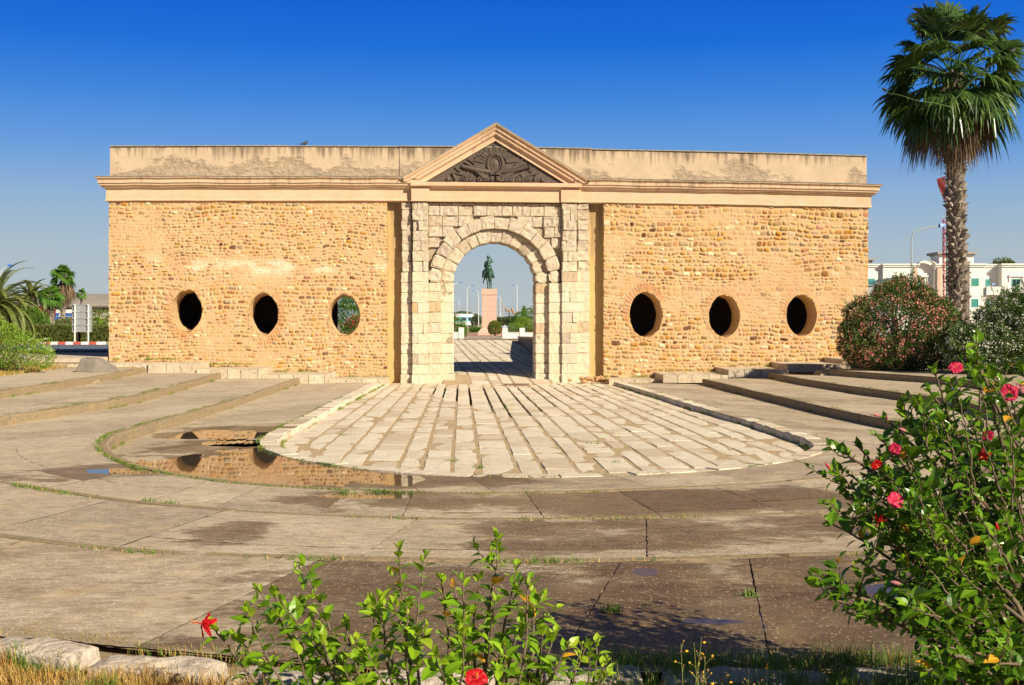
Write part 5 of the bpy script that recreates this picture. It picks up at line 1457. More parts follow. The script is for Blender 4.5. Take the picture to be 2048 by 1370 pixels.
rel(sp_, [fb, sb]); fb.build('foliage', [M['hib'], M['hibyoung'], M['hibyel']], sp_); sb.build('stem', M['twig'], sp_)

# tall hibiscus on the right
rs = random.Random(33)
tall = thing('hibiscus_bush', Vector((2.25, 5.2, .70)), 'tall dark hibiscus bush with pink and red flowers filling the right corner', 'bush')
fb, sb = MB(), MB()
tips = [(1950, 712, 5.0), (1870, 742, 5.0), (1895, 760, 5.3), (2040, 735, 5.1), (1830, 800, 5.0), (1800, 815, 5.2), (1770, 838, 5.1), (1750, 865, 4.9), (1715, 890, 5.0), (1690, 905, 5.1), (1665, 938, 5.0), (1700, 950, 4.9), (1735, 930, 5.2), (1645, 1005, 4.8), (1652, 1040, 4.8), (1685, 990, 4.9), (1720, 1005, 4.85), (1740, 1060, 4.8), (1640, 1172, 4.7), (1665, 1200, 4.7), (1715, 1120, 4.7), (1700, 1190, 4.8), (1745, 1150, 4.7), (1690, 1225, 4.65), (1860, 780, 5.3), (1930, 740, 5.3), (2000, 760, 5.4), (1980, 800, 4.9), (1880, 830, 4.9), (1790, 1000, 4.7), (1770, 1080, 4.9), (1760, 1200, 4.9), (1820, 1040, 4.7), (1800, 1230, 4.6), (1840, 1290, 4.5), (1850, 1340, 4.4), (1900, 1310, 4.4), (1990, 1330, 4.3)]
for k, (px, py, d) in enumerate(tips):
    T = Q(px, py, d); B = Vector((rs.uniform(1.95, 2.6), rs.uniform(4.9, 5.4), .69))
    hgt = (T.z - .7)
    mid = Vector((B.x * .62 + T.x * .38 + .12, B.y * .6 + T.y * .4, .7 + hgt * .48)); mid2 = B.lerp(T, .8) + Vector((.05, 0, .04))
    cv = spray(fb, sb, [B, mid, mid2, T], .010 if k % 3 else .014, rs, L=.068 if py < 950 else .05, start=.42, gap=.024)
    for _ in range(4):
        i = rs.randint(int(len(cv) * .4), int(len(cv) * .92)); q = cv[i]; o = rvec(rs); o.z = abs(o.z) * .7 + .15; ll = rs.uniform(.09, .2)
        spray(fb, sb, [q, q + o * ll * .5, q + o * ll + Vector((0, 0, .03))], .0035, rs, L=.062, start=.15, gap=.024, young=.5)
edge = [(690, 2010), (740, 1905), (790, 1850), (850, 1790), (930, 1745), (1000, 1790), (1060, 1830), (1120, 1810), (1180, 1780), (1260, 1815), (1370, 1850), (1460, 1860)]
def ex(py):
    for (a, x0), (b, x1) in zip(edge[:-1], edge[1:]):
        if a <= py <= b: return x0 + (x1 - x0) * (py - a) / (b - a)
    return 1900
cnt = 0
while cnt < 235:
    py = rs.uniform(700, 1450); px = ex(py) + abs(rs.gauss(0, 1)) * 150; 
    if px > 2240: continue
    if rs.random() < max(0, (960 - py) / 420) or (py < 790 and rs.random() < .4): continue
    d = rs.uniform(4.5, 5.7); T = Q(px, py, d)
    if T.z < .8: continue
    back = Vector((2.3, 5.1, .7)) - T; ll = rs.uniform(.18, .38); B = T + back.normalized() * ll + rvec(rs) * .06
    spray(fb, sb, [B, B.lerp(T, .5) + rvec(rs) * .02, T], .0045, rs, L=rs.uniform(.045, .078), start=.1, gap=.03, young=.3)
    cnt += 1
rel(tall, [fb, sb]); fb.build('foliage', [M['hibdark'], M['hib'], M['hibyel']], tall); sb.build('stem', M['twig'], tall, smooth=True)
for args in [(1912, 736, 4.9, (-.2, -.6, .5), 'open', 'pink', .040, 3, 'magenta hibiscus flower with orange stamens at the top of the bush'), (2018, 786, 4.8, (-.3, -.7, .2), 'open', 'pink', .05, 4), (2046, 772, 4.8, (.3, -.5, .6), 'star', 'wither', .05, 5), (1790, 898, 4.8, (-.3, -.7, .1), 'open', 'pink', .034, 6), (1752, 928, 4.75, (.2, -.7, -.4), 'open', 'red', .034, 7), (1790, 1001, 4.6, (.2, -.8, .35), 'open', 'pink', .046, 8, 'open pink hibiscus flower with orange centre facing the camera'), (1976, 872, 4.7, (-.5, -.5, .4), 'open', 'pink', .034, 9), (1966, 912, 4.7, (-.4, -.5, -.1), 'star', 'red', .04, 10), (1660, 938, 4.9, (-.5, 0, .6), 'bud', 'red', .030, 11), (1760, 832, 4.95, (-.7, -.3, .2), 'bud', 'wither', .035, 12), (1775, 842, 4.95, (-.2, -.3, .8), 'bud', 'wither', .028, 13), (1812, 862, 4.9, (-.8, -.3, .3), 'bud', 'wither', .035, 14), (1800, 1168, 4.6, (-.9, -.2, .25), 'bud', 'wither', .04, 15), (1996, 1060, 4.5, (-.3, -.2, .8), 'bud', 'red', .032, 16), (1757, 1042, 4.65, (-.3, -.5, -.6), 'star', 'red', .04, 17)]:
    addflower(tall, *args)

# ---------------------------------------------------------------- grass and weeds
def blades(lst, name, mats, kind='stuff'):
    mb = MB()
    for p, h, w, lean, m in lst:
        a = lean.orthogonal() if lean.length > 1e-6 else Vector((1, 0, 0)); s = Vector((a.x, a.y, 0))
        if s.length < 1e-4: s = Vector((1, 0, 0))
        s = s.normalized() * w; i = len(mb.v); p1 = p + Vector((0, 0, h * .55)) + lean * .35; p2 = p + Vector((0, 0, h)) + lean
        mb.v += [tuple(p - s), tuple(p + s), tuple(p1 + s * .8), tuple(p1 - s * .8), tuple(p2)]
        mb.f.append((i, i + 1, i + 2, i + 3)); mb.m.append(m); mb.f.append((i + 3, i + 2, i + 4)); mb.m.append(m)
    o = mb.build(name, mats); return tag(o, kind=kind)
rs = random.Random(44); L_ = []
def yk(x):                              # front line of the kerb
    best = 5.5
    for (xa, ya), (xb, yb) in segs:
        a = P(xa, ya, .76); b = P(xb, yb, .76)
        if a[0] - .1 <= x <= b[0] + .1: return a[1] + (b[1] - a[1]) * (x - a[0]) / (b[0] - a[0]) - .29
    return best
for _ in range(34000):
    x = rs.uniform(-3.3, 3.4); y = yk(x) - abs(rs.gauss(0, .35)) + .03
    if y < 4.3: continue
    f = _mn.noise(Vector((x * 2.2, y * 2.2, 0))) + .5 * _mn.noise(Vector((x * 7, y * 7, 3)))
    if f < -.25 and rs.random() < .8: continue
    green = (_mn.noise(Vector((x * 1.7 + 9, y * 1.7, 5))) > .12) or (x > .7 and rs.random() < .75)
    h = rs.uniform(.03, .085) * (1 + 1.3 * max(0, f)) * (1.5 if x > .5 else 1)
    L_.append((Vector((x, y, .665)), h, .0022, Vector((rs.gauss(0, .035), rs.gauss(0, .035), 0)), 1 if green and rs.random() < .8 else 0))
for _ in range(7000):                   # the strip behind the kerb
    x = rs.uniform(-3.2, 3.2); y = yk(x) + .40 + abs(rs.gauss(0, .09))
    f = _mn.noise(Vector((x * 1.6, 0, 7)))
    if x < .3 and rs.random() > .25 + .6 * max(0, f) : continue
    h = rs.uniform(.015, .05) * (1.8 if x > .5 else 1) * (1 + max(0, f))
    L_.append((Vector((x, y, .70)), h, .002, Vector((rs.gauss(0, .02), rs.gauss(0, .02), 0)), 1 if rs.random() < (.45 if x < .3 else .85) else 0))
for _ in range(90):                     # clumps of tall green grass on the right
    cx_, cy_ = rs.uniform(.35, 2.2), 0; cy_ = yk(cx_) + rs.uniform(-.35, .45)
    for _k in range(26):
        L_.append((Vector((cx_ + rs.gauss(0, .03), cy_ + rs.gauss(0, .03), .67)), rs.uniform(.08, .22), .0025, Vector((rs.gauss(0, .06), rs.gauss(0, .05), 0)), 1 if rs.random() < .85 else 0))
blades(L_, 'foreground_grass', [M['grassdry'], M['grassgreen']])
L_ = []
def weeds(cv, z, n, off, hmin, hmax, frac, seed, ylim=40, x0=-30, x1=30, spread=.035):
    rs = random.Random(seed)
    for _ in range(n):
        i = rs.randint(2, NS - 3); p = cv[i]
        if p.y > ylim or not (x0 < p.x < x1): continue
        if _mn.noise(Vector((p.x * .9, p.y * .9, seed))) < frac: continue
        t_ = (cv[i + 1] - cv[i - 1]).normalized(); nn = Vector((t_.y, -t_.x))
        for _k in range(14):
            q = p + nn * (off + rs.gauss(0, spread)) + t_ * rs.gauss(0, .10)
            L_.append((Vector((q.x, q.y, z)), rs.uniform(hmin, hmax), .004, Vector((rs.gauss(0, .02), rs.gauss(0, .02), 0)), 1 if rs.random() < .85 else 0))
weeds(RA[1], L2, 350, .16, .015, .045, .0, 1, 34)
weeds(RA[1], L2, 650, .17, .015, .045, -.2, 2, 26, -8, -1, .025)
weeds(RA[0], L1, 350, .36, .015, .05, .05, 3, 40); weeds(RA[0], L1, 300, .36, .015, .05, -.3, 13, 30, -6, -2.5)
weeds(RA[2], L3, 700, .15, .02, .055, .05, 4, 38); weeds(RA[3], L4, 500, .15, .02, .05, .18, 5, 38)
weeds(RA[0], .0, 500, -.06, .02, .09, .05, 6, 46); weeds(RA[1], L1, 400, -.05, .02, .08, .15, 7, 46); weeds(RA[2], L2, 400, -.05, .02, .10, .12, 8, 46); weeds(RA[3], L3, 400, -.05, .02, .08, .12, 9, 46)
for px, py, z in [(690, 870, 0), (1010, 818, 0), (1018, 811, 0), (1020, 800, 0), (1075, 799, 0), (1186, 887, 0), (1150, 775, 0), (1210, 775, 0), (1500, 1192, L4), (1222, 1222, L4), (905, 922, 0), (960, 935, 0), (1480, 795, L1), (690, 985, L2), (1230, 925, 0), (340, 1008, L3), (295, 1003, L3)]:
    for _k in range(50):
        q = P(px + R.gauss(0, 9), py + R.gauss(0, 1.0), z); L_.append((Vector(q) - Vector((0, 0, .01)), R.uniform(.02, .07), .004, Vector((R.gauss(0, .02), R.gauss(0, .02), 0)), 1))
# along the walk and wall foot
for _ in range(160):
    u = R.uniform(-14.8, 15); 
    if -4 < u < 4.2: continue
    w_ = LW(u, -.12 - abs(R.gauss(0, .1))); zf = .98 if u < -11.8 else .78 if u < -9.3 else .48 if u < -6.8 else .26 if u < 0 else .22 if u < 6.7 else .46 if u < 9.4 else .68 if u < 12 else .88
    for _k in range(18): L_.append((Vector((w_.x + R.gauss(0, .12), w_.y + R.gauss(0, .03), zf - .03)), R.uniform(.04, .14), .008, Vector((R.gauss(0, .03), R.gauss(0, .03), 0)), 1 if R.random() < .7 else 0))
blades(L_, 'joint_weeds', [M['grassdry'], M['grassgreen']])
# dry grass verge left, round the plumbago and towards the road
L_ = []
for _ in range(16000):
    px = R.uniform(-60, 190); py = R.gauss(741, 9)
    lim = 752 - max(0, px) * .13
    if py > lim or py < 712: continue
    q = Vector(P(px, py, .74)); 
    if px > 110 and R.random() < (px - 110) / 60: continue
    L_.append((Vector((q.x, q.y, .72 + max(0, (q.y - 44)) * .04)), R.uniform(.05, .16), .010, Vector((R.gauss(0, .05), R.gauss(0, .05), 0)), 1 if R.random() < .22 else 0))
blades(L_, 'dry_verge_grass', [M['grassdry'], M['grassgreen']])

# wildflowers with thin stalks
M['yel'] = surf('yellow_petals', (.85, .5, .02), (.8, .4, .02), 5, .6, 0); M['seed'] = surf('brown_seedheads', (.28, .14, .06), (.4, .22, .08), 9, .9, 0); M['stalk'] = surf('green_stalk', (.22, .26, .06), (.3, .28, .08), 9, .7, 0)
def wildflower(px, d, h, n, label, seed, yel=4):
    rs = random.Random(seed); root = thing('wildflower', Vector((X_(px, d), d, .68)), label, 'wildflower', 'thin wildflowers in the grass'); st, yl, sd = MB(), [], []
    for k in range(n):
        top = Vector((rs.uniform(-.06, .06), rs.uniform(-.04, .04), h * rs.uniform(.6, 1))); mid = top * .5 + Vector((rs.uniform(-.03, .03), 0, 0))
        st.tube([(0, 0, 0), mid, top], [.0022, .0016, .001], 4)
        for j in range(rs.randint(3, 5)):
            b = mid.lerp(top, rs.random()); e = b + Vector((rs.uniform(-.035, .035), rs.uniform(-.02, .02), rs.uniform(.01, .04))); st.tube([b, e], [.001, .0007], 3)
            q = MB(); q.ball(e, rs.uniform(.003, .0055), 5); (yl if yel > 0 and rs.random() < .35 else sd).append(q)
    for j in range(yel): q = MB(); q.ball(Vector((rs.uniform(-.05, .05), 0, h * rs.uniform(.6, .95))), .008, 6, sq=.6); yl.append(q)
    st.build('stalk', M['stalk'], root)
    for q in yl: q.build('flower_head', M['yel'], root)
    for q in sd: q.build('seed_head', M['seed'], root)
wildflower(1385, 5.0, .43, 5, 'tallest thin wildflower with seed heads, left of the others', 1, 2)
wildflower(1420, 4.9, .30, 4, 'short reddish wildflower right beside the tallest one', 2, 1)
wildflower(1462, 5.1, .26, 4, 'wildflower with two small yellow heads in the middle of the weeds', 3, 3)
wildflower(1510, 5.0, .40, 4, 'tall dark wildflower nearest the tall hibiscus', 4, 1)
wildflower(1330, 4.8, .22, 3, 'low dry wildflower at the left end of the weeds', 5, 0)
# ================================================================== THINGS AROUND
plain('grey_metal', (.42, .44, .42), .45, .3); plain('white_paint', (.74, .74, .70), .5); plain('blue_paint', (.02, .16, .55), .4); plain('teal', (.06, .36, .30), .5); plain('pole_green', (.42, .48, .42), .4)
plain('black', (.02, .02, .02), .5); plain('glass', (.02, .03, .04), .08, 0, .6, 0); plain('red_paint', (.45, .05, .035), .6); plain('maroon', (.20, .035, .035), .6); plain('blue_sheet', (.02, .11, .38), .6)
plain('lantern', (.40, .22, .10), .3); plain('roof_grey', (.34, .31, .27), .8); plain('wall_white', (.74, .70, .62), .9); plain('tyre', (.02, .02, .02), .9); plain('car_white', (.72, .72, .70), .25)
M['whitewash'] = surf('whitewash', (.78, .75, .68), (.70, .67, .60), 1.2, .9, .3, 12, .02, 0, .2)
M['pinkstone'] = surf('pink_stone_cladding', (.60, .42, .31), (.55, .37, .27), 2, .7, .3, 14, .01, 0, .3, (.64, .48, .37))
M['bronze'] = surf('green_bronze', (.025, .075, .045), (.045, .12, .075), 5, .5, .4, 30, .02, 0, .5, (.02, .05, .03), .25)
M['conc_lump'] = surf('grey_concrete_lump', (.26, .23, .18), (.19, .165, .13), 3, .95, .8, 16, .04)
M['asphalt'] = surf('asphalt', (.10, .125, .16), (.13, .155, .19), 1.5, .85, .4, 30, .01)
M['kerbred'] = surf('red_kerb_paint', (.42, .06, .04), (.50, .10, .07), 5, .8, .2); M['kerbwhite'] = surf('white_kerb_paint', (.78, .75, .68), (.7, .66, .58), 5, .8, .2)

# road with its painted kerb, left
mb = MB(); mb.quad((-60, 54, 1.13), (-6, 54, 1.13), (-6, 70.5, 1.13), (-60, 69.0, 1.13)); tag(mb.build('road', M['asphalt']), kind='structure')
mb = MB(); mb.box(-60, -15.75, 45.5, 53.8, .9, 1.06); tag(mb.build('pavement_strip', surf('pale_gravel_strip', (.60, .50, .36), (.50, .40, .28), 3, .95, .6, 14, .03)), kind='structure')
def yroad(x): return 70.2 + (x + 30) * .06
ORD = ['first', 'second', 'third', 'fourth', 'fifth', 'sixth', 'seventh', 'eighth', 'ninth', 'tenth', 'eleventh', 'twelfth', 'thirteenth', 'fourteenth', 'fifteenth', 'sixteenth']
x = X_(214, 71.0); k = 0; cnt_ = [0, 0]
while k < 16:
    L_k = .44; c = x - L_k / 2; mb = MB(); e = .215
    mb.hexa([(-e, -.10, -.05), (e, -.10 + .03, -.05), (e, .30, -.05), (-e, .27, -.05), (-e, -.07, .18), (e, -.04, .18), (e, .30, .18), (-e, .27, .18)])
    o = mb.build('painted_kerb_block', M['kerbwhite'] if k % 2 == 0 else M['kerbred'], loc=(c, yroad(c), 1.10))
    tag(o, ORD[cnt_[k % 2]] + (' faded red' if k % 2 else ' white') + ' block of the painted kerb, counted leftward from the gate wall', 'kerb block', 'red and white kerb blocks beyond the road')
    cnt_[k % 2] += 1; x -= L_k; k += 1

# back of a road sign
sg = thing('road_sign', Vector((X_(164, 76), 76, 1.1)), 'back of a four panel grey road sign on two white posts', 'road sign'); px2 = 76 / F
mb = MB(); w = .62
for i in range(4):
    z1 = (H - (609.5 + i * 13.7 - HY) * px2) - 1.1; z0 = z1 - 13.3 * px2
    mb = MB(); mb.box(-w, w, -.02, .02, z0, z1); mb.box(-w, w, -.045, -.02, z0, z0 + .025); mb.box(-w, w, -.045, -.02, z1 - .025, z1); mb.box(-.03, .03, -.03, -.02, (z0 + z1) / 2 - .02, (z0 + z1) / 2 + .02)
    mb.build('sign_panel', M['grey_metal'], sg)
zt = (H - (609 - HY) * px2) - 1.1
for s_ in (-.42, .42):
    mb = MB(); mb.tube([(s_, -.09, -.2 if s_ < 0 else -.3), (s_, -.09, zt)], .05, 8)
    for i in range(5): mb.box(s_ - .08, s_ + .08, -.15, -.03, zt - .02 - i * .43, zt + .02 - i * .43)
    mb.build('post', M['white_paint'], sg)

# lump of concrete and small stones
mb = MB(); c = Vector((X_(195, 41.5), 41.5, .72))
rs = random.Random(2)
mb.hexa([(-.66, -.35, 0), (.0, -.48, 0), (.66, .35, 0), (-.58, .45, 0), (-.5, -.22, .46), (.05, -.28, .44), (.12, .2, .47), (-.46, .28, .49)])
mb.hexa([(.0, -.48, 0), (.68, -.25, 0), (.66, .4, 0), (.05, .45, 0), (.04, -.28, .44), (.50, -.15, .18), (.5, .25, .20), (.12, .2, .47)])
o = mb.build('concrete_lump', M['conc_lump'], loc=c); b = o.modifiers.new('b', 'BEVEL'); b.width = .03; b.segments = 2; tag(o, 'slumped lump of grey concrete at the left foot of the gate wall', 'rubble')
def stone(c, r, mat, seed, name='stone', flat=.6):
    mb = MB(); n, m_ = 12, 7; rows = []
    for j in range(m_ + 1):
        th = PI * j / m_; row = []
        for i in range(n):
            ph = 2 * PI * i / n; q = Vector((math.sin(th) * math.cos(ph), math.sin(th) * math.sin(ph), math.cos(th)))
            f = 1 + .35 * _N3(q * 1.6 + Vector((seed, 0, 0)))
            row.append(mb.vert((q.x * r * f, q.y * r * f * .8, q.z * r * flat * f + r * flat * .6)))
        rows.append(row)
    for j in range(m_):
        for i in range(n): mb.face((rows[j][i], rows[j + 1][i], rows[j + 1][(i + 1) % n], rows[j][(i + 1) % n]))
    return mb.build(name, mat, loc=c)
o = stone(Vector((X_(1716, 45), 45, .74)), .42, M['conc_lump'], 3, 'boulder', .8); tag(o, 'dark rounded boulder at the left foot of the pink oleander', 'boulder')
M['rubbit'] = surf('loose_rubble', (.50, .33, .16), (.42, .22, .09), 3, .95, .6, 20, .02)
rs = random.Random(6); pile = thing('rubble_pile', LW(3.75, -1.1, .02), 'small pile of ochre rubble stones beside the right pier of the arch', 'rubble')
for k in range(26):
    o = stone(Vector((rs.gauss(0, .34), rs.gauss(0, .14), .0 + max(0, .16 - abs(rs.gauss(0, .08))))), rs.uniform(.07, .13), M['rubbit'], k * 3, 'rubble_stone'); o.parent = pile
mb = MB(); mb.box(X_(1008, 46.3), X_(1058, 46.3), 46.1, 46.35, .03, .07); 
for k in range(12): mb.box(X_(1010, 46.3) + k * .08, X_(1010, 46.3) + k * .08 + .03, 46.12, 46.33, .07, .08)
tag(mb.build('drain_grate', surf('rusty_iron', (.16, .08, .05), (.24, .12, .07), 8, .8, .3)), 'rusty iron drain grate lying before the arch threshold', 'grate')

# retaining wall beyond the arch
mb = MB()
pts = [(1.72, 55, .1, 1.5), (1.27, 64, .3, 1.5), (.9, 74, .6, 1.42), (.45, 88, 1.0, 1.28)]
for (xa, ya, za, ta), (xb, yb, zb, tb_) in zip(pts[:-1], pts[1:]):
    mb.hexa([(xa, ya, za - .3), (xa + 9, ya, za - .3), (xb + 9, yb, zb - .3), (xb, yb, zb - .3), (xa, ya, ta), (xa + 9, ya, ta), (xb + 9, yb, tb_), (xb, yb, tb_)])
rw = mb.build('retaining_wall', surf('dark_old_wall', (.24, .19, .13), (.16, .13, .09), 1.5, .95, .8, 8, .06, 0, .1, (.4, .33, .24))); tag(rw, 'low dark retaining wall along the right of the paved way', 'wall')
mb = MB()
for (xa, ya, za, ta), (xb, yb, zb, tb_) in zip(pts[:-1], pts[1:]):
    n = 8
    for i in range(n):
        f0, f1 = i / n, (i + .97) / n; A = [xa + (xb - xa) * f0, ya + (yb - ya) * f0, ta + (tb_ - ta) * f0]; B = [xa + (xb - xa) * f1, ya + (yb - ya) * f1, ta + (tb_ - ta) * f1]
        mb.hexa([(A[0] - .06, A[1], A[2] + .004), (A[0] + .5, A[1], A[2] + .004), (B[0] + .5, B[1], B[2] + .004), (B[0] - .06, B[1], B[2] + .004), (A[0] - .06, A[1], A[2] + .12), (A[0] + .5, A[1], A[2] + .12), (B[0] + .5, B[1], B[2] + .12), (B[0] - .06, B[1], B[2] + .12)])
mb.build('coping', M['nosing'], rw)

# low white walls
def lowwall(x0, x1, d, z0, zt, posts, pz, label, rail=None):
    root = thing('low_white_wall', Vector(((x0 + x1) / 2, d, z0)), label, 'wall', 'low white walls round the statue square'); cx_ = (x0 + x1) / 2
    mb = MB(); mb.box(x0 - cx_, x1 - cx_, 0, .3, -.2, zt - z0); mb.box(x0 - cx_ - .02, x1 - cx_ + .02, -.03, .33, zt - z0 + .002, zt - z0 + .05); mb.build('wall', M['whitewash'], root)
    for pxx in posts:
        mb = MB(); mb.box(pxx - cx_ - .2, pxx - cx_ + .2, -.06, .36, -.2, pz - z0); mb.build('post', M['whitewash'], root)
    if rail:
        mb = MB(); z_ = zt - z0 + .3
        mb.tube([(rail[0] - cx_, .15, z_), (rail[1] - cx_, .15, z_)], .02, 6)
        n = int((rail[1] - rail[0]) / .14)
        for i in range(n): xx = rail[0] - cx_ + (i + .5) * .14; mb.tube([(xx, .15, zt - z0 + .04), (xx, .15, z_)], .01, 4)
        mb.build('railing', M['black'], root)
d = 93; k_ = d / F
lowwall(X_(860, d), X_(921, d), d, 1.18, H - (665 - HY) * k_, [X_(922.5, d)], H - (655 - HY) * k_, 'low white wall left of the statue seen through the arch')
lowwall(X_(1010, d), X_(1120, d), d, 1.18, H - (666 - HY) * k_, [X_(1010, d), X_(1044.5, d)], H - (656 - HY) * k_, 'low white wall right of the statue seen through the arch', (X_(1014, d), X_(1040, d)))

# pedestal and statue
D = 116; k_ = D / F; cx0 = X_(978.7, D)
ped = thing('statue_pedestal', Vector((cx0, D, 1.19)), 'tall pink stone pedestal with a wide cap under the statue', 'pedestal')
def zz(py): return H - (py - HY) * k_ - 1.19
hw = 14.6 * k_
mb = MB(); mb.prism([(-hw - .0, .0), (hw, 0), (hw, zz(600)), (-hw, zz(600))], -hw, hw)
mb = MB(); b0, b1 = 1.08, hw
mb.hexa([(-b0, -b0, 0), (b0, -b0, 0), (b0, b0, 0), (-b0, b0, 0), (-b0, -b0, .28), (b0, -b0, .28), (b0, b0, .28), (-b0, b0, .28)])
mb.hexa([(-b0, -b0, .282), (b0, -b0, .282), (b0, b0, .282), (-b0, b0, .282), (-b1, -b1, .70), (b1, -b1, .70), (b1, b1, .70), (-b1, b1, .70)]); mb.build('base', M['pinkstone'], ped)
mb = MB()
for i in range(6):
    z0_, z1_ = .702 + (zz(590) - .702) * i / 6, .702 + (zz(590) - .702) * (i + 1) / 6
    for j in range(2): mb.box(-b1 + j * b1 + .003, -b1 + (j + 1) * b1 - .003, -b1, b1, z0_ + .003, z1_ - .003)
mb.build('shaft', M['pinkstone'], ped)
mb = MB(); mb.box(-b1 - .05, b1 + .05, -b1 - .05, b1 + .05, zz(590) + .01, zz(578)); mb.build('cap', M['pinkstone'], ped)
st = thing('equestrian_statue', Vector((X_(976.5, D), D, 1.19 + zz(578))), 'green bronze rider with one arm raised, on a horse seen from behind', 'statue', rz=.12)
mb = MB()
def limb(pts, rad): mb.tube(pts, rad, 12)
# horse faces away (+y)
limb([(0, -.75, 1.50), (0, -.45, 1.58), (0, 0, 1.52), (0, .5, 1.52), (0, .85, 1.6)], [.22, .36, .36, .34, .22])
limb([(0, .75, 1.65), (-.03, 1.05, 2.0), (-.06, 1.2, 2.3)], [.28, .19, .13]); limb([(-.06, 1.15, 2.33), (-.06, 1.35, 2.2), (-.06, 1.6, 1.95)], [.13, .12, .07])
for s_ in (-1, 1): limb([(-.06 + s_ * .06, 1.14, 2.4), (-.06 + s_ * .07, 1.14, 2.55)], [.04, .015])
limb([(.17, -.55, 1.5), (.19, -.45, 1.05), (.20, -.72, .62), (.20, -.62, .15), (.20, -.56, .02)], [.27, .16, .075, .055, .09])
limb([(-.17, -.5, 1.5), (-.14, -.3, 1.05), (-.12, -.5, .62), (-.11, -.42, .15), (-.11, -.36, .02)], [.27, .15, .075, .055, .09])
limb([(-.20, .7, 1.35), (-.26, .95, 1.0), (-.42, .75, .75), (-.40, .55, .58)], [.15, .08, .055, .08])
limb([(.18, .7, 1.35), (.18, .72, .8), (.16, .72, .12), (.16, .76, .02)], [.15, .08, .055, .09])
limb([(0, -.8, 1.68), (.02, -1.0, 1.5), (.04, -1.02, 1.1), (.05, -.95, .8)], [.08, .12, .12, .04])
# saddle cloth, flared
for s_ in (-1, 1):
    mb.hexa([(s_ * .30, -.55, 1.75), (s_ * .30, .4, 1.75), (s_ * .40, .4, 1.7), (s_ * .40, -.55, 1.7), (s_ * .50, -.62, 1.02), (s_ * .46, .4, 1.05), (s_ * .56, .4, 1.05), (s_ * .60, -.62, 1.0)])
mb.build('horse', M['bronze'], st); ho = [c_ for c_ in COL.objects if c_.parent == st][-1]
def blob(o, vs=.035):
    r = o.modifiers.new('r', 'REMESH'); r.mode = 'VOXEL'; r.voxel_size = vs; s = o.modifiers.new('s', 'SMOOTH'); s.factor = .6; s.iterations = 4
blob(ho)
mb = MB()
limb([(0, -.05, 1.75), (0, -.05, 2.0), (0, -.03, 2.35), (0, 0, 2.62), (0, .0, 2.78)], [.34, .25, .22, .24, .09]); limb([(0, .0, 2.7), (0, .02, 2.92)], [.09, .07])
mb.ball((0, .03, 3.0), .14, 12, sq=1.2); limb([(0, .03, 3.0), (0, .03, 3.12), (0, .02, 3.2)], [.15, .14, .10])
limb([(-.22, 0, 2.62), (-.33, .02, 2.35), (-.33, .2, 2.1), (-.2, .35, 2.05)], [.10, .085, .07, .06])
limb([(.22, 0, 2.62), (.42, .05, 2.55), (.30, .15, 2.85), (.16, .2, 3.08)], [.10, .09, .07, .05])
limb([(.15, .0, 1.85), (.42, .3, 1.65), (.5, .25, 1.2), (.5, .4, 1.08)], [.18, .15, .09, .07]); limb([(-.15, .0, 1.85), (-.42, .3, 1.65), (-.5, .25, 1.2), (-.5, .4, 1.08)], [.18, .15, .09, .07])
limb([(0, -.15, 2.2), (0, -.3, 1.9), (0, -.4, 1.75)], [.24, .36, .30])
blob(mb.build('rider', M['bronze'], st), .03)

# ------------------------------------------------ street lamps
def lamp(pole, ytop, head, d, label, group, zb=1.18, r=.09, headcol='blue_paint', hl=.9, pmat='white_paint'):
    A = Q(pole, ytop, d); Hd = Q(head[0], head[1], d); root = thing('street_lamp', Vector((A.x, d, zb)), label, 'street lamp', group)
    top = A.z - zb; dx = Hd.x - A.x; hz = Hd.z - zb; mb = MB(); mb.tube([(0, 0, 0), (0, 0, top * .5), (0, 0, top - .2)], [r, r * .8, r * .6], 8); mb.build('pole', M[pmat], root)
    mb = MB(); mb.tube([(0, 0, top - .2), (dx * .06, 0, top + (hz - top) * .35), (dx * .25, 0, top + (hz - top) * .62), (dx * .85, 0, hz)], r * .5, 6); mb.build('arm', M[pmat], root)
    s_ = 1 if dx > 0 else -1; mb = MB(); sl = (hz - top) / max(.1, abs(dx)) * .5
    c_ = Vector((dx * .85 + s_ * hl * .5, 0, hz + sl * hl * .3)); mb.hexa([(c_.x - hl * .5, -.16, c_.z - .12), (c_.x + hl * .5, -.12, c_.z - .06), (c_.x + hl * .5, .12, c_.z - .06), (c_.x - hl * .5, .16, c_.z - .12), (c_.x - hl * .5, -.1, c_.z + .08), (c_.x + hl * .5, -.07, c_.z + .08), (c_.x + hl * .5, .07, c_.z + .08), (c_.x - hl * .5, .1, c_.z + .08)])
    mb.build('lamp_head', M[headcol], root); return root
G1 = 'street lamps seen through the arch'
lamp(934, 580, (944, 572), 330, 'street lamp with blue head facing right, nearest left of the statue pedestal', G1, r=.13, hl=.9)
lamp(904, 572, (921, 566), 300, 'street lamp whose blue head sticks out from behind the left arch jamb', G1, r=.12)
lamp(957, 584, (950, 581), 360, 'street lamp with its head bent left, right beside the statue pedestal', G1, r=.13)
lamp(1034, 574, (1030, 571), 330, 'street lamp right of the pedestal with its blue head bent left', G1, r=.14)
lamp(918, 601, (924, 598), 560, 'faint small street lamp left of the train', G1, r=.15)
lamp(1001, 595, (995, 592), 520, 'faint far street lamp just right of the statue pedestal', G1, r=.18, headcol='grey_metal')
lamp(1068, 612, (1062, 608), 600, 'faint far street lamp close to the right arch jamb', G1, r=.16, headcol='grey_metal')
lamp(948, 625, (944, 622), 700, 'tiny far street lamp above the train end', G1, r=.16, headcol='grey_metal')
lamp(1058, 624, (1054, 620), 720, 'tiny far street lamp beyond the cypress', G1, r=.16, headcol='grey_metal')
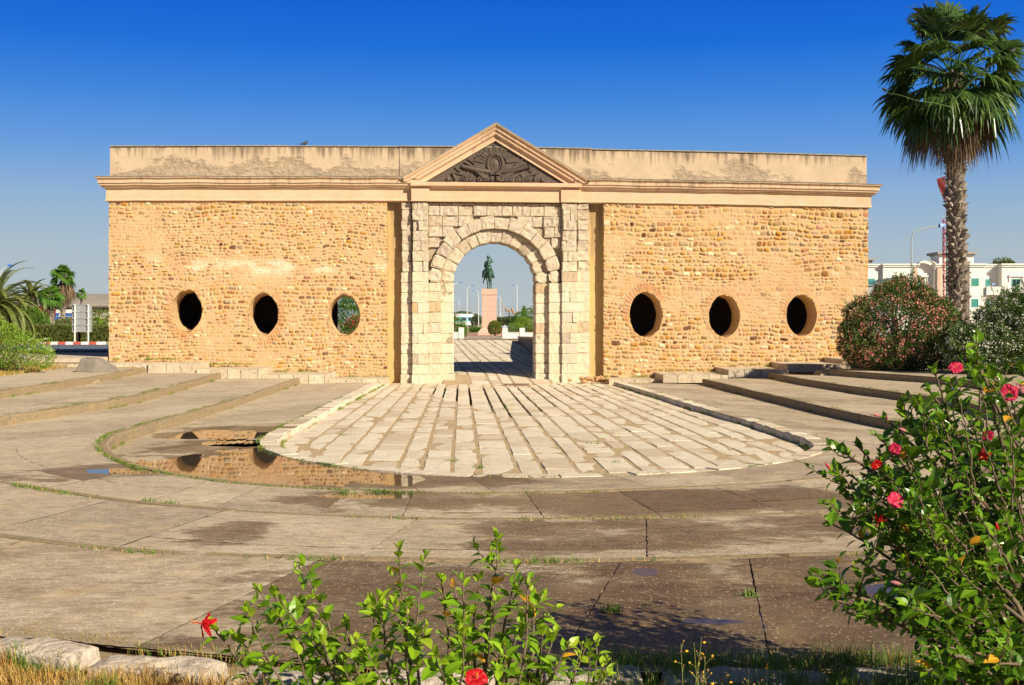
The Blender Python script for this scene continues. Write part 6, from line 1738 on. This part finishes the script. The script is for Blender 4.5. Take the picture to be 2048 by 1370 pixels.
lamp(2, 545, (19, 532), 120, 'street lamp at the left frame edge with its blue head above the date palm', 'street lamps at the sides', r=.06, hl=.5)
lamp(1823, 472, (1889, 451), 62, 'street lamp with bent arm and bright blue head above the oleander', 'street lamps at the sides', zb=.9, r=.06, hl=.30, pmat='pole_green')
lamp(1972, 579, (1986, 569), 150, 'small thin lamp in front of the balcony of the white building', 'street lamps at the sides', r=.04, hl=.35)
# utility poles and wires
def upole(px, py, d, label):
    A = Q(px, py, d); root = thing('utility_pole', Vector((A.x, d, 1.18)), label, 'utility pole', 'utility poles seen through the arch'); h = A.z - 1.18
    mb = MB(); mb.tube([(0, 0, 0), (0, 0, h)], [.22, .15], 8); mb.build('pole', M['grey_metal'], root)
    mb = MB(); 
    for q in (.4, 1.6): mb.box(-1.3, 1.3, -.08, .08, h - q - .1, h - q + .1)
    mb.build('crossarm', M['grey_metal'], root)
upole(1007, 605, 420, 'utility pole with crossarms right of the statue pedestal'); upole(998, 604, 460, 'slimmer utility pole closest to the statue pedestal')
mb = MB()
for y0, y1 in ((614, 611), (617, 617), (621, 623), (630, 634), (636, 636)):
    pts = []
    for i in range(17): f = i / 16; pts.append(Q(880 + 210 * f, y0 + (y1 - y0) * f + 2.2 * (4 * f * (1 - f)) * .5, 430))
    mb.tube(pts, .055, 4)
tag(mb.build('overhead_wires', M['grey_metal']), 'thin overhead wires crossing the sky seen through the arch', 'wires')
# ornate lamps
def ornate(px, ytop, d, label):
    k_ = d / F; root = thing('ornate_lamp_post', Vector((X_(px, d), d, 1.18)), label, 'lamp post', 'ornate lamp posts seen through the arch'); h = H - (ytop - HY) * k_ - 1.18
    mb = MB(); mb.lathe((0, 0, 0), [(.16, 0), (.16, .3), (.08, .4), (.06, h * .45), (.08, h * .47), (.05, h * .5), (.045, h * .78), (.08, h * .8), (.04, h * .83), (.03, h * .93)], 10); mb.build('post', M['black'], root)
    for i, (dx, dy, hh) in enumerate(((-.36, 0, .86), (.36, 0, .86), (0, -.36, .80), (0, .36, .80))):
        mb = MB(); mb.tube([(0, 0, h * .78), (dx * .6, dy * .6, h * .70), (dx, dy, h * .74), (dx, dy, h * hh - .05)], .025, 5); mb.build('arm', M['black'], root)
        mb = MB(); z = h * hh; mb.lathe((dx, dy, z), [(.05, -.05), (.13, .08), (.17, .2), (.16, .24), (.07, .36), (.02, .42)], 8); mb.build('lantern', M['lantern'], root)
ornate(1018.5, 615, 148, 'ornate black lamp post with four amber lanterns, the nearer and taller one')
ornate(1031, 622, 175, 'ornate black lamp post with amber lanterns, the one farther back')

# train
tr = thing('train', Vector((X_(946, 420), 420, 1.3)), 'white and teal train passing far behind the left low wall', 'train', rz=.55); k_ = 420 / F
M['tealtrain'] = surf('teal_livery', (.08, .34, .42), (.07, .30, .38), 2, .4, 0)
mb = MB(); mb.box(-26, 0, -1.4, 1.4, .2, 1.5); mb.box(-26, -.3, -1.38, 1.38, 3.0, 3.7); mb.prism([(-26, 3.702), (-.3, 3.702), (-1.2, 4.05), (-26, 4.05)], -1.2, 1.2); mb.build('body', M['car_white'], tr)
mb = MB(); mb.box(-26, -.1, -1.42, 1.42, 1.502, 2.998); mb.build('teal_band', M['tealtrain'], tr)
mb = MB()
for i in range(9): mb.box(-25 + i * 2.8, -23.2 + i * 2.8, -1.45, 1.45, 1.9, 2.8)
mb.box(-.12, -.02, -1.1, 1.1, 1.9, 3.0); mb.build('window', M['glass'], tr)
mb = MB(); mb.box(-25.5, -.6, -1.2, 1.2, -.4, .18); mb.build('bogie', M['black'], tr)
# small white buildings far off
mb = MB(); mb.box(0, 9, 0, 6, 0, 3.4); mb.box(-.3, 9.3, -.3, 6.3, 3.41, 3.7)
fb_ = thing('far_building', Vector((X_(1064, 330), 330, 1.2)), 'small white flat roofed building far off at the right of the arch view', 'building'); mb.v = [(x, y, z + 1.6) for x, y, z in mb.v]; mb.box(0.05, 8.9, .05, 5.9, 0, 1.6)
mb.build('wall', M['wall_white'], fb_)
mb = MB()
for i in range(3): mb.box(.8 + i * 2.6, 2.0 + i * 2.6, -.05, .04, 2.6, 4.0)
mb.build('window', M['glass'], fb_)
fe = thing('iron_fence', Vector((X_(1008, 140), 140, 1.18)), 'thin blue and white fence panels behind the flowering bush', 'fence'); mb = MB()
for i in range(9): mb.box(i * .55 - .5, i * .55 - .42, -.03, .03, 0, .95)
mb.build('fence_post', M['white_paint'], fe); mb = MB()
for i in range(8): mb.box(i * .55 - .40, i * .55 + .03, -.01, .01, .15, .85)
mb.build('fence_panel', surf('pale_blue_panel', (.30, .42, .52), (.34, .46, .55), 2, .6, 0), fe)

# ------------------------------------------------ cars
def car(loc, rz, mat, label, kind='van'):
    root = thing('parked_car', loc, label, 'car', 'cars half hidden behind the hedge', rz=rz)
    prof = [(-2.1, .35), (2.1, .35), (2.15, .75), (2.0, .95), (1.15, 1.05), (.55, 1.5), (-1.2, 1.55), (-1.95, 1.1), (-2.15, .95)]
    mb = MB(); mb.prism(prof, -.82, .82); o = mb.build('body', mat, root); b = o.modifiers.new('b', 'BEVEL'); b.width = .06; b.segments = 2
    for s_ in (-1, 1):
        mb = MB(); y = s_ * .825
        for q in ([(1.0, 1.06), (.52, 1.43), (-.1, 1.45), (-.1, 1.06)], [(-.18, 1.06), (-.18, 1.45), (-1.15, 1.47), (-1.7, 1.08)]): mb.prism(q, y - .01, y + .01)
        mb.build('side_window', M['glass'], root)
        for wx in (-1.35, 1.35):
            mb = MB(); mb.tube([(wx, s_ * .62, .32), (wx, s_ * .84, .32)], .32, 18); w_ = mb.build('wheel', M['tyre'], root)
            mb = MB(); mb.tube([(wx, s_ * .845, .32), (wx, s_ * .86, .32)], .19, 14); mb.build('rim', M['grey_metal'], w_)
    mb = MB(); mb.hexa([(1.12, -.7, 1.06), (1.16, -.7, 1.07), (1.16, .7, 1.07), (1.12, .7, 1.06), (.60, -.62, 1.47), (.64, -.62, 1.48), (.64, .62, 1.48), (.60, .62, 1.47)]); mb.build('windscreen', M['glass'], root)
    for s_ in (-1, 1):
        mb = MB(); mb.box(2.06, 2.16, s_ * .6 - .16, s_ * .6 + .16, .68, .84); mb.build('headlight', M['white_paint'], root)
    return root
def gl2(px, d): q = Q(px, 700, d); q.z = 1.12; return q
car(gl2(2, 92), .1, M['car_white'], 'white car behind the long hedge under the date palm fronds')
car(gl2(100, 112), -.1, M['car_white'], 'pale car behind the hedge below the short fan palm')

# ------------------------------------------------ left background buildings
def bld(px0, px1, d, label, name='building', cat='building', zb=1.1):
    x0, x1 = X_(px0, d), X_(px1, d); root = thing(name, Vector(((x0 + x1) / 2, d, zb)), label, cat); return root, x1 - x0, d / F
rt, w, k_ = bld(-60, 330, 240, 'long warehouse with a low curved grey roof in the left distance', 'warehouse')
def zh(py, k_, zb=1.1): return H - (py - HY) * k_ - zb
mb = MB(); mb.box(-w / 2, w / 2, 0, 30, 0, zh(612, k_)); mb.build('wall', M['wall_white'], rt)
M['roofg'] = surf('roof_sheeting', (.33, .29, .24), (.28, .25, .20), .15, .8, .3, 6, .1, stretch=(3, .3, 1))
mb = MB(); n = 14; prof = []
for i in range(n + 1): a = i / n; prof.append((-1.0 + a * 33, zh(610, k_) + (zh(584, k_) - zh(610, k_)) * math.sin(PI * min(1, a * .98)) ** .8))
for i in range(n):
    (ya, za), (yb, zb_) = prof[i], prof[i + 1]; mb.quad((-w / 2 - .5, ya, za), (w / 2 + .5, ya, za), (w / 2 + .5, yb, zb_), (-w / 2 - .5, yb, zb_))
mb.box(-w / 2 - .5, w / 2 + .5, -1.1, -.9, zh(612.5, k_), zh(608.5, k_)); mb.build('roof', M['roofg'], rt)
mb = MB()
for i in range(20): mb.box(-w / 2 + 1 + i * w / 20, -w / 2 + 3.6 + i * w / 20, -.06, .02, zh(624, k_), zh(616, k_))
mb.build('window', M['glass'], rt)
def container(px0, px1, py0, d, mat, label, hh=2.6):
    x0, x1 = X_(px0, d), X_(px1, d); zt_ = H - (py0 - HY) * d / F; root = thing('shipping_container', Vector(((x0 + x1) / 2, d, 1.1)), label, 'container', 'shipping containers in the left distance'); w = x1 - x0
    mb = MB(); n = int(w / .25); zb = max(0, zt_ - 1.1 - hh)
    mb.box(-w / 2, w / 2, .06, 2.4, zb, zt_ - 1.1)
    for i in range(n): mb.box(-w / 2 + i * w / n, -w / 2 + (i + .5) * w / n, 0, .062, zb + .15, zt_ - 1.1 - .12)
    mb.box(-w / 2, w / 2, -.01, .05, zb, zb + .15); mb.box(-w / 2, w / 2, -.01, .05, zt_ - 1.22, zt_ - 1.1); mb.build('body', mat, root)
    if zb > 0: mb = MB(); mb.box(-w / 2 + .1, w / 2 - .1, .2, 2.3, 0, zb - .01); mb.build('lower_unit', mat, root)
    return root
container(-30, 43, 608, 140, M['maroon'], 'long maroon shipping container behind the date palm')
container(76, 97, 612, 150, M['maroon'], 'shorter red shipping container right of the dark shrub')
rt, w, k_ = bld(-40, 153, 128, 'bright blue sheet metal fence behind the hedge', 'sheet_fence', 'fence'); mb = MB()
n = 60
for i in range(n): mb.box(-w / 2 + i * w / n, -w / 2 + (i + .62) * w / n, 0, .03, 0, zh(633, k_)); mb.box(-w / 2 + (i + .62) * w / n, -w / 2 + (i + 1) * w / n, .031, .06, 0, zh(633, k_))
mb.build('panel', M['blue_sheet'], rt)
rt, w, k_ = bld(86, 152, 180, 'low white building with blue windows behind the blue fence', 'low_building'); mb = MB(); mb.box(-w / 2, w / 2, 0, 5, 0, zh(619, k_)); mb.build('wall', M['wall_white'], rt)
for a in (112, 132, 145): mb = MB(); xx = X_(a, 180) - rt.location.x; mb.box(xx - .45, xx + .45, -.05, .02, zh(632, k_), zh(626, k_)); mb.build('window', M['blue_sheet'], rt)

# ------------------------------------------------ right: shed, white building, mast, pole
rt, w, k_ = bld(1730, 1785, 105, 'small grey blue shed with a sloping roof beside the gate wall', 'shed')
x0, x1 = -w / 2, w / 2
mb = MB(); mb.prism([(x0, 0), (x1, 0), (x1, zh(561, k_)), (x0, zh(576, k_))], 0, 4); mb.build('wall', surf('grey_render', (.38, .40, .40), (.34, .36, .36), 1, .9, .2), rt)
mb = MB(); pts = [(x0 - .1, zh(574, k_)), (x0 + w * .4, zh(570, k_)), (x0 + w * .75, zh(564, k_)), (x1 + .1, zh(558, k_))]
for a, b in zip(pts[:-1], pts[1:]): mb.hexa([(a[0], -.15, a[1]), (b[0], -.15, b[1]), (b[0], 4.2, b[1]), (a[0], 4.2, a[1]), (a[0], -.15, a[1] + .14), (b[0], -.15, b[1] + .14), (b[0], 4.2, b[1] + .14), (a[0], 4.2, a[1] + .14)])
mb.box(x1 - .02, x1 + .1, -.1, .02, 0, zh(560, k_)); mb.build('roof', surf('teal_sheeting', (.16, .30, .30), (.13, .25, .26), 2, .6, 0), rt)

DB = 187.0; kB = DB / F; rt = thing('white_building', Vector((X_(1900, DB), DB, 1.1)), 'long white building with teal shutters, balconies and an arched bay', 'building')
def bx(px): return X_(px, DB) - rt.location.x
def bz(py): return H - (py - HY) * kB - 1.1
def face(px0, px1, pyt, y, depth=8, mat='whitewash', pyb=None, name='wall'):
    mb = MB(); mb.box(bx(px0), bx(px1), y, depth, 0 if pyb is None else bz(pyb), bz(pyt)); return mb.build(name, M[mat], rt)
face(1700, 1766, 532, .6); face(1766, 1835, 531, 0); face(1870, 1937, 531, .0); face(1937, 1968, 531, -.5); face(1968, 2001, 533, .9); face(2001, 2120, 531, -.5); face(1835, 1870, 531, .9)
for a, b, y in ((1700, 1766, .6), (1766, 1836, 0), (1870, 1937, 0), (1937, 1968, -.5), (1968, 2001, .9), (2001, 2120, -.5)):
    mb = MB(); mb.box(bx(a) - .15, bx(b) + .15, y - .35, y + 1.0, bz(530.5), bz(527.5)); mb.box(bx(a) - .05, bx(b) + .05, y - .2, y + 1.0, bz(534), bz(530.6)); mb.build('cornice', M['whitewash'], rt)
face(1825.5, 1834, 536, -.35, .5, 'brickpil' if 'brickpil' in M else 'pinkstone', name='brick_pilaster'); face(1873, 1882, 536, -.35, .5, 'pinkstone', name='brick_pilaster')
mb = MB(); n = 20; c_ = 1853.5; r_ = 17.5; 
for i in range(n):
    a0, a1 = PI * i / n, PI * (i + 1) / n
    q = [(bx(c_ + (r_ + e) * math.cos(a)), bz(531 - (12 if e < 2 else 14.5) * .85 * math.sin(a) * 1.0)) for a, e in ((a0, -1.5), (a1, -1.5), (a1, 1.5), (a0, 1.5))]
    mb.hexa([(q[0][0], -.45, q[0][1]), (q[1][0], -.45, q[1][1]), (q[1][0], .5, q[1][1]), (q[0][0], .5, q[0][1]), (q[3][0], -.45, q[3][1] + .02), (q[2][0], -.45, q[2][1] + .02), (q[2][0], .5, q[2][1] + .02), (q[3][0], .5, q[3][1] + .02)])
mb.build('arch_cornice', M['whitewash'], rt)
mb = MB()
for i in range(n):
    a0, a1 = PI * i / n, PI * (i + 1) / n
    x_0, x_1 = bx(c_ + r_ * math.cos(a1)), bx(c_ + r_ * math.cos(a0)); mb.box(x_0, x_1, .92, 1.5, bz(533), bz(531 - 10 * min(math.sin(a0), math.sin(a1))))
mb.build('gable', M['whitewash'], rt)
def win(px0, px1, py0, py1, y, surround=False, door=False):
    mb = MB(); t_ = .10; a, b, z1, z0 = bx(px0), bx(px1), bz(py0), bz(py1)
    mb.box(a, a + t_, y - .07, y + .02, z0, z1); mb.box(b - t_, b, y - .07, y + .02, z0, z1); mb.box(a + t_, b - t_, y - .07, y + .02, z1 - t_, z1); mb.box(a + t_, b - t_, y - .07, y + .02, z0, z0 + t_); mb.box((a + b) / 2 - t_ / 2, (a + b) / 2 + t_ / 2, y - .06, y + .02, z0 + t_, z1 - t_)
    w = mb.build('window', M['teal'], rt); mb = MB(); mb.box(a + t_, b - t_, y - .02, y - .004, z0 + t_, z1 - t_); 
    mb.build('pane', M['glass'] if door else surf('shutter_slats', (.10, .34, .29), (.06, .24, .21), 3, .6, 0), w)
    if not door:
        mb = MB()
        for i in range(9):
            zz_ = z0 + t_ + (z1 - z0 - 2 * t_) * (i + .5) / 9; mb.box(a + t_, b - t_, y - .05, y - .021, zz_ - .02, zz_ + .03)
        mb.build('shutter', M['teal'], w)
    if surround:
        mb = MB(); mb.box(a - .5, b + .5, y - .25, y + .02, z1 + .35, z1 + .6); mb.box(a - .5, a - .3, y - .15, y + .02, z1 - .4, z1 + .35); mb.box(b + .3, b + .5, y - .15, y + .02, z1 - .4, z1 + .35); mb.build('window_hood', M['whitewash'], rt)
win(1736, 1752, 557, 569, .6); win(1793, 1809, 557, 571, 0, True); win(1839, 1854, 558, 572, .9, True); win(1894, 1908, 557, 571, 0, True); win(1941, 1955, 557, 572, -.5); win(1969, 1984, 558, 573, .9); win(2021, 2038, 558, 583, -.5, True, True)
for a, b in ((1736, 1752), (1793, 1809), (1839, 1854), (1894, 1908)): win(a, b, 599, 614, .0 if a > 1780 else .6)
win(1941, 1954, 598, 614, -.5); win(1971, 1984, 598, 614, .9, False, True); win(2025, 2038, 599, 614, -.5)
mb = MB(); mb.box(bx(1969), bx(1997), -.9, -.8, bz(590), bz(573.5)); mb.box(bx(1969), bx(1969) + .1, -.8, .9, bz(590), bz(573.5)); mb.box(bx(1997) - .1, bx(1997), -.8, .9, bz(590), bz(573.5)); mb.box(bx(1969), bx(1997), -.8, .9, bz(590), bz(588)); mb.build('balcony', M['whitewash'], rt)
mb = MB(); mb.box(bx(2014), bx(2050), -1.4, -.5, bz(585.5), bz(583)); 
for i in range(16): xx = bx(2014) + .1 + i * (bx(2050) - bx(2014) - .2) / 15; mb.box(xx - .02, xx + .02, -1.38, -1.34, bz(583), bz(575))
mb.box(bx(2014), bx(2050), -1.4, -1.33, bz(575), bz(574.3)); mb.build('balcony', M['whitewash'], rt)
mb = MB(); mb.box(bx(1888), bx(1957), 2, 6, bz(531), bz(507.2)); mb.build('roof_room', M['whitewash'], rt); mb = MB(); mb.box(bx(1882), bx(1962), 1.4, 6.6, bz(507), bz(502.5)); mb.box(bx(1886), bx(1959), 1.7, 6.3, bz(507.1) - .15, bz(507.1)); mb.build('roof_slab', M['roof_grey'], rt)
mb = MB(); mb.box(bx(1720), bx(1753), 2, 6, bz(531), bz(519)); mb.box(bx(1718), bx(1758), 1.5, 6.5, bz(518.8), bz(515.5)); mb.build('roof_room', M['roof_grey'], rt)

# tall pole beside the palm, with a hanging red pennant, and the red mast behind
tp = thing('tall_pole', Vector((X_(1895, 58), 58, .9)), 'tall grey green pole standing just left of the palm trunk', 'pole'); k_ = 58 / F
mb = MB(); zt = H - (350 - HY) * k_ - .9; mb.tube([(0, 0, 0), (0, 0, 1.2), (0, 0, zt)], [.12, .09, .06], 10); mb.build('shaft', M['pole_green'], tp)
mb = MB(); mb.box(-.16, .16, -.16, .16, 0, .04); mb.tube([(0, 0, zt), (0, 0, zt + .12)], [.09, .03], 8); mb.build('base_plate', M['grey_metal'], tp)
pn = MB(); n = 16; zt0 = H - (352 - HY) * k_; zb0 = H - (404 - HY) * k_; rows = []
for i in range(n + 1):
    f = i / n; w = (1 - f) ** .8 * .42 + .02; z = zt0 + (zb0 - zt0) * f
    rows.append([pn.vert((-.07 - w * q, .03 * math.sin(f * 9 + q * 5), z - .9 - q * .15 * (1 - f))) for q in (0, .33, .66, 1)])
for i in range(n):
    for j in range(3): pn.face((rows[i][j], rows[i][j + 1], rows[i + 1][j + 1], rows[i + 1][j]))
t = NT('red_pennant_cloth'); v = t.coord(); ck = t.n('ShaderNodeTexChecker'); t.l(v, ck.inputs[0]); ck.inputs['Scale'].default_value = 14; ck.inputs['Color1'].default_value = (.22, .03, .025, 1); ck.inputs['Color2'].default_value = (.10, .02, .02, 1); t.bsdf(ck.outputs[0], .85)
o = pn.build('pennant', t.m, loc=Vector((X_(1894, 58), 58, .9))); s_ = o.modifiers.new('s', 'SOLIDIFY'); s_.thickness = .01
tag(o, 'limp dark red pennant hanging from the tall pole beside the palm', 'flag')
ms = thing('lattice_mast', Vector((X_(1890.5, 150), 150, 1.1)), 'thin red lattice mast behind the tall pole by the palm', 'mast'); k_ = 150 / F; zt = H - (438 - HY) * k_ - 1.1
mb = MB(); w = .22
for a, b in ((-w, -w), (w, -w), (w, w), (-w, w)): mb.tube([(a, b, 0), (a, b, zt)], .05, 5)
n = int(zt / .5)
for i in range(n):
    z = i * .5; s_ = 1 if i % 2 else -1
    for (a, b, c_, d_) in ((-w, -w, w, -w), (w, -w, w, w), (w, w, -w, w), (-w, w, -w, -w)): mb.tube([(a, b, z if s_ > 0 else z + .5), (c_, d_, z + .5 if s_ > 0 else z)], .03, 4)
mb.build('lattice', M['red_paint'], ms); mb = MB(); mb.tube([(0, 0, zt), (0, 0, zt + 1.2)], .04, 5); mb.box(-.5, .5, -.04, .04, zt + .3, zt + .36); mb.build('antenna', M['grey_metal'], ms)
# ================================================================== CAMERA, SUN, SKY
cam = bpy.data.cameras.new('camera'); co = bpy.data.objects.new('camera', cam); COL.objects.link(co)
co.location = (0, 0, H); co.rotation_euler = (PI / 2, 0, 0)
cam.sensor_width = 36; cam.lens = F / 2048 * 36; cam.shift_y = -40 / 2048; cam.clip_end = 9000; cam.clip_start = .05
S.camera = co
SE, SA = 31.0, 45.0
sl = bpy.data.lights.new('sun', 'SUN'); sl.energy = 5.0; sl.angle = math.radians(.5); sl.color = (1, .89, .72)
so = bpy.data.objects.new('sun', sl); COL.objects.link(so); so.rotation_euler = (math.radians(90 - SE), 0, math.radians(SA)); so.location = (30, -30, 30)
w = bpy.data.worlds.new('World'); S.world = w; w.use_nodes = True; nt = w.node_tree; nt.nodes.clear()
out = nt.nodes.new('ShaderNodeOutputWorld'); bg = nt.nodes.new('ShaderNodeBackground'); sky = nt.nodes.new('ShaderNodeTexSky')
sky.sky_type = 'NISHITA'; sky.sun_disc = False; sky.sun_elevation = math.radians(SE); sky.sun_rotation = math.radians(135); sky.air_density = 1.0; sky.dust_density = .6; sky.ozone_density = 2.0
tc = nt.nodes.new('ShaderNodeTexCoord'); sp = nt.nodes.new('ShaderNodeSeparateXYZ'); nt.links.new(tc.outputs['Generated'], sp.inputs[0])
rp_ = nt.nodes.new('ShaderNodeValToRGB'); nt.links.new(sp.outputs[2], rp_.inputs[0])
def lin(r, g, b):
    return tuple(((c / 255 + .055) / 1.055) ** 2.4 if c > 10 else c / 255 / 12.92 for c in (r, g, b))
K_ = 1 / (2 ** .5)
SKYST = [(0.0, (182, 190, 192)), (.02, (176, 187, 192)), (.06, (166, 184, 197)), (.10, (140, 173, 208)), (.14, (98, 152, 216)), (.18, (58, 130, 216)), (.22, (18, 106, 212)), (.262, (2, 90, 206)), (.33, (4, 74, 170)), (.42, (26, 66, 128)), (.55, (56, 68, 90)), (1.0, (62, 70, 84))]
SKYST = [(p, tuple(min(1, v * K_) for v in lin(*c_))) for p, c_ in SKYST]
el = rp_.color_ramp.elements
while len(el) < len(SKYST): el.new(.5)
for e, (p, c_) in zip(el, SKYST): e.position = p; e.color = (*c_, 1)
# hand-set blue ramp by elevation, greyed overhead to tune fill light; faint Nishita share
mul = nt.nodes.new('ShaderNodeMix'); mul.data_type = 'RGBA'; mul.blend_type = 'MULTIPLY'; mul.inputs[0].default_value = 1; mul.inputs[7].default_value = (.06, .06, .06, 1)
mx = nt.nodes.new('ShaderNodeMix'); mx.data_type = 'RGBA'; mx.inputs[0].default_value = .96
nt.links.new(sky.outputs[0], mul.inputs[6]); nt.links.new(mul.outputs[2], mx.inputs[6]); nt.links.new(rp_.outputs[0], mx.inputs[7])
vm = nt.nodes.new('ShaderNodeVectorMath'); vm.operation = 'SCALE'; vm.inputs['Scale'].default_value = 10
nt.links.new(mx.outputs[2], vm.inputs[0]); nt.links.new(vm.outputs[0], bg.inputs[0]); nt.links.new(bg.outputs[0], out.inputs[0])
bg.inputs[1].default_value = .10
S.view_settings.view_transform = 'Standard'; S.view_settings.look = 'None'; S.view_settings.exposure = .58; S.view_settings.gamma = 1
S.cycles.use_denoising = True
S.cycles.max_bounces = 8; S.cycles.transparent_max_bounces = 8
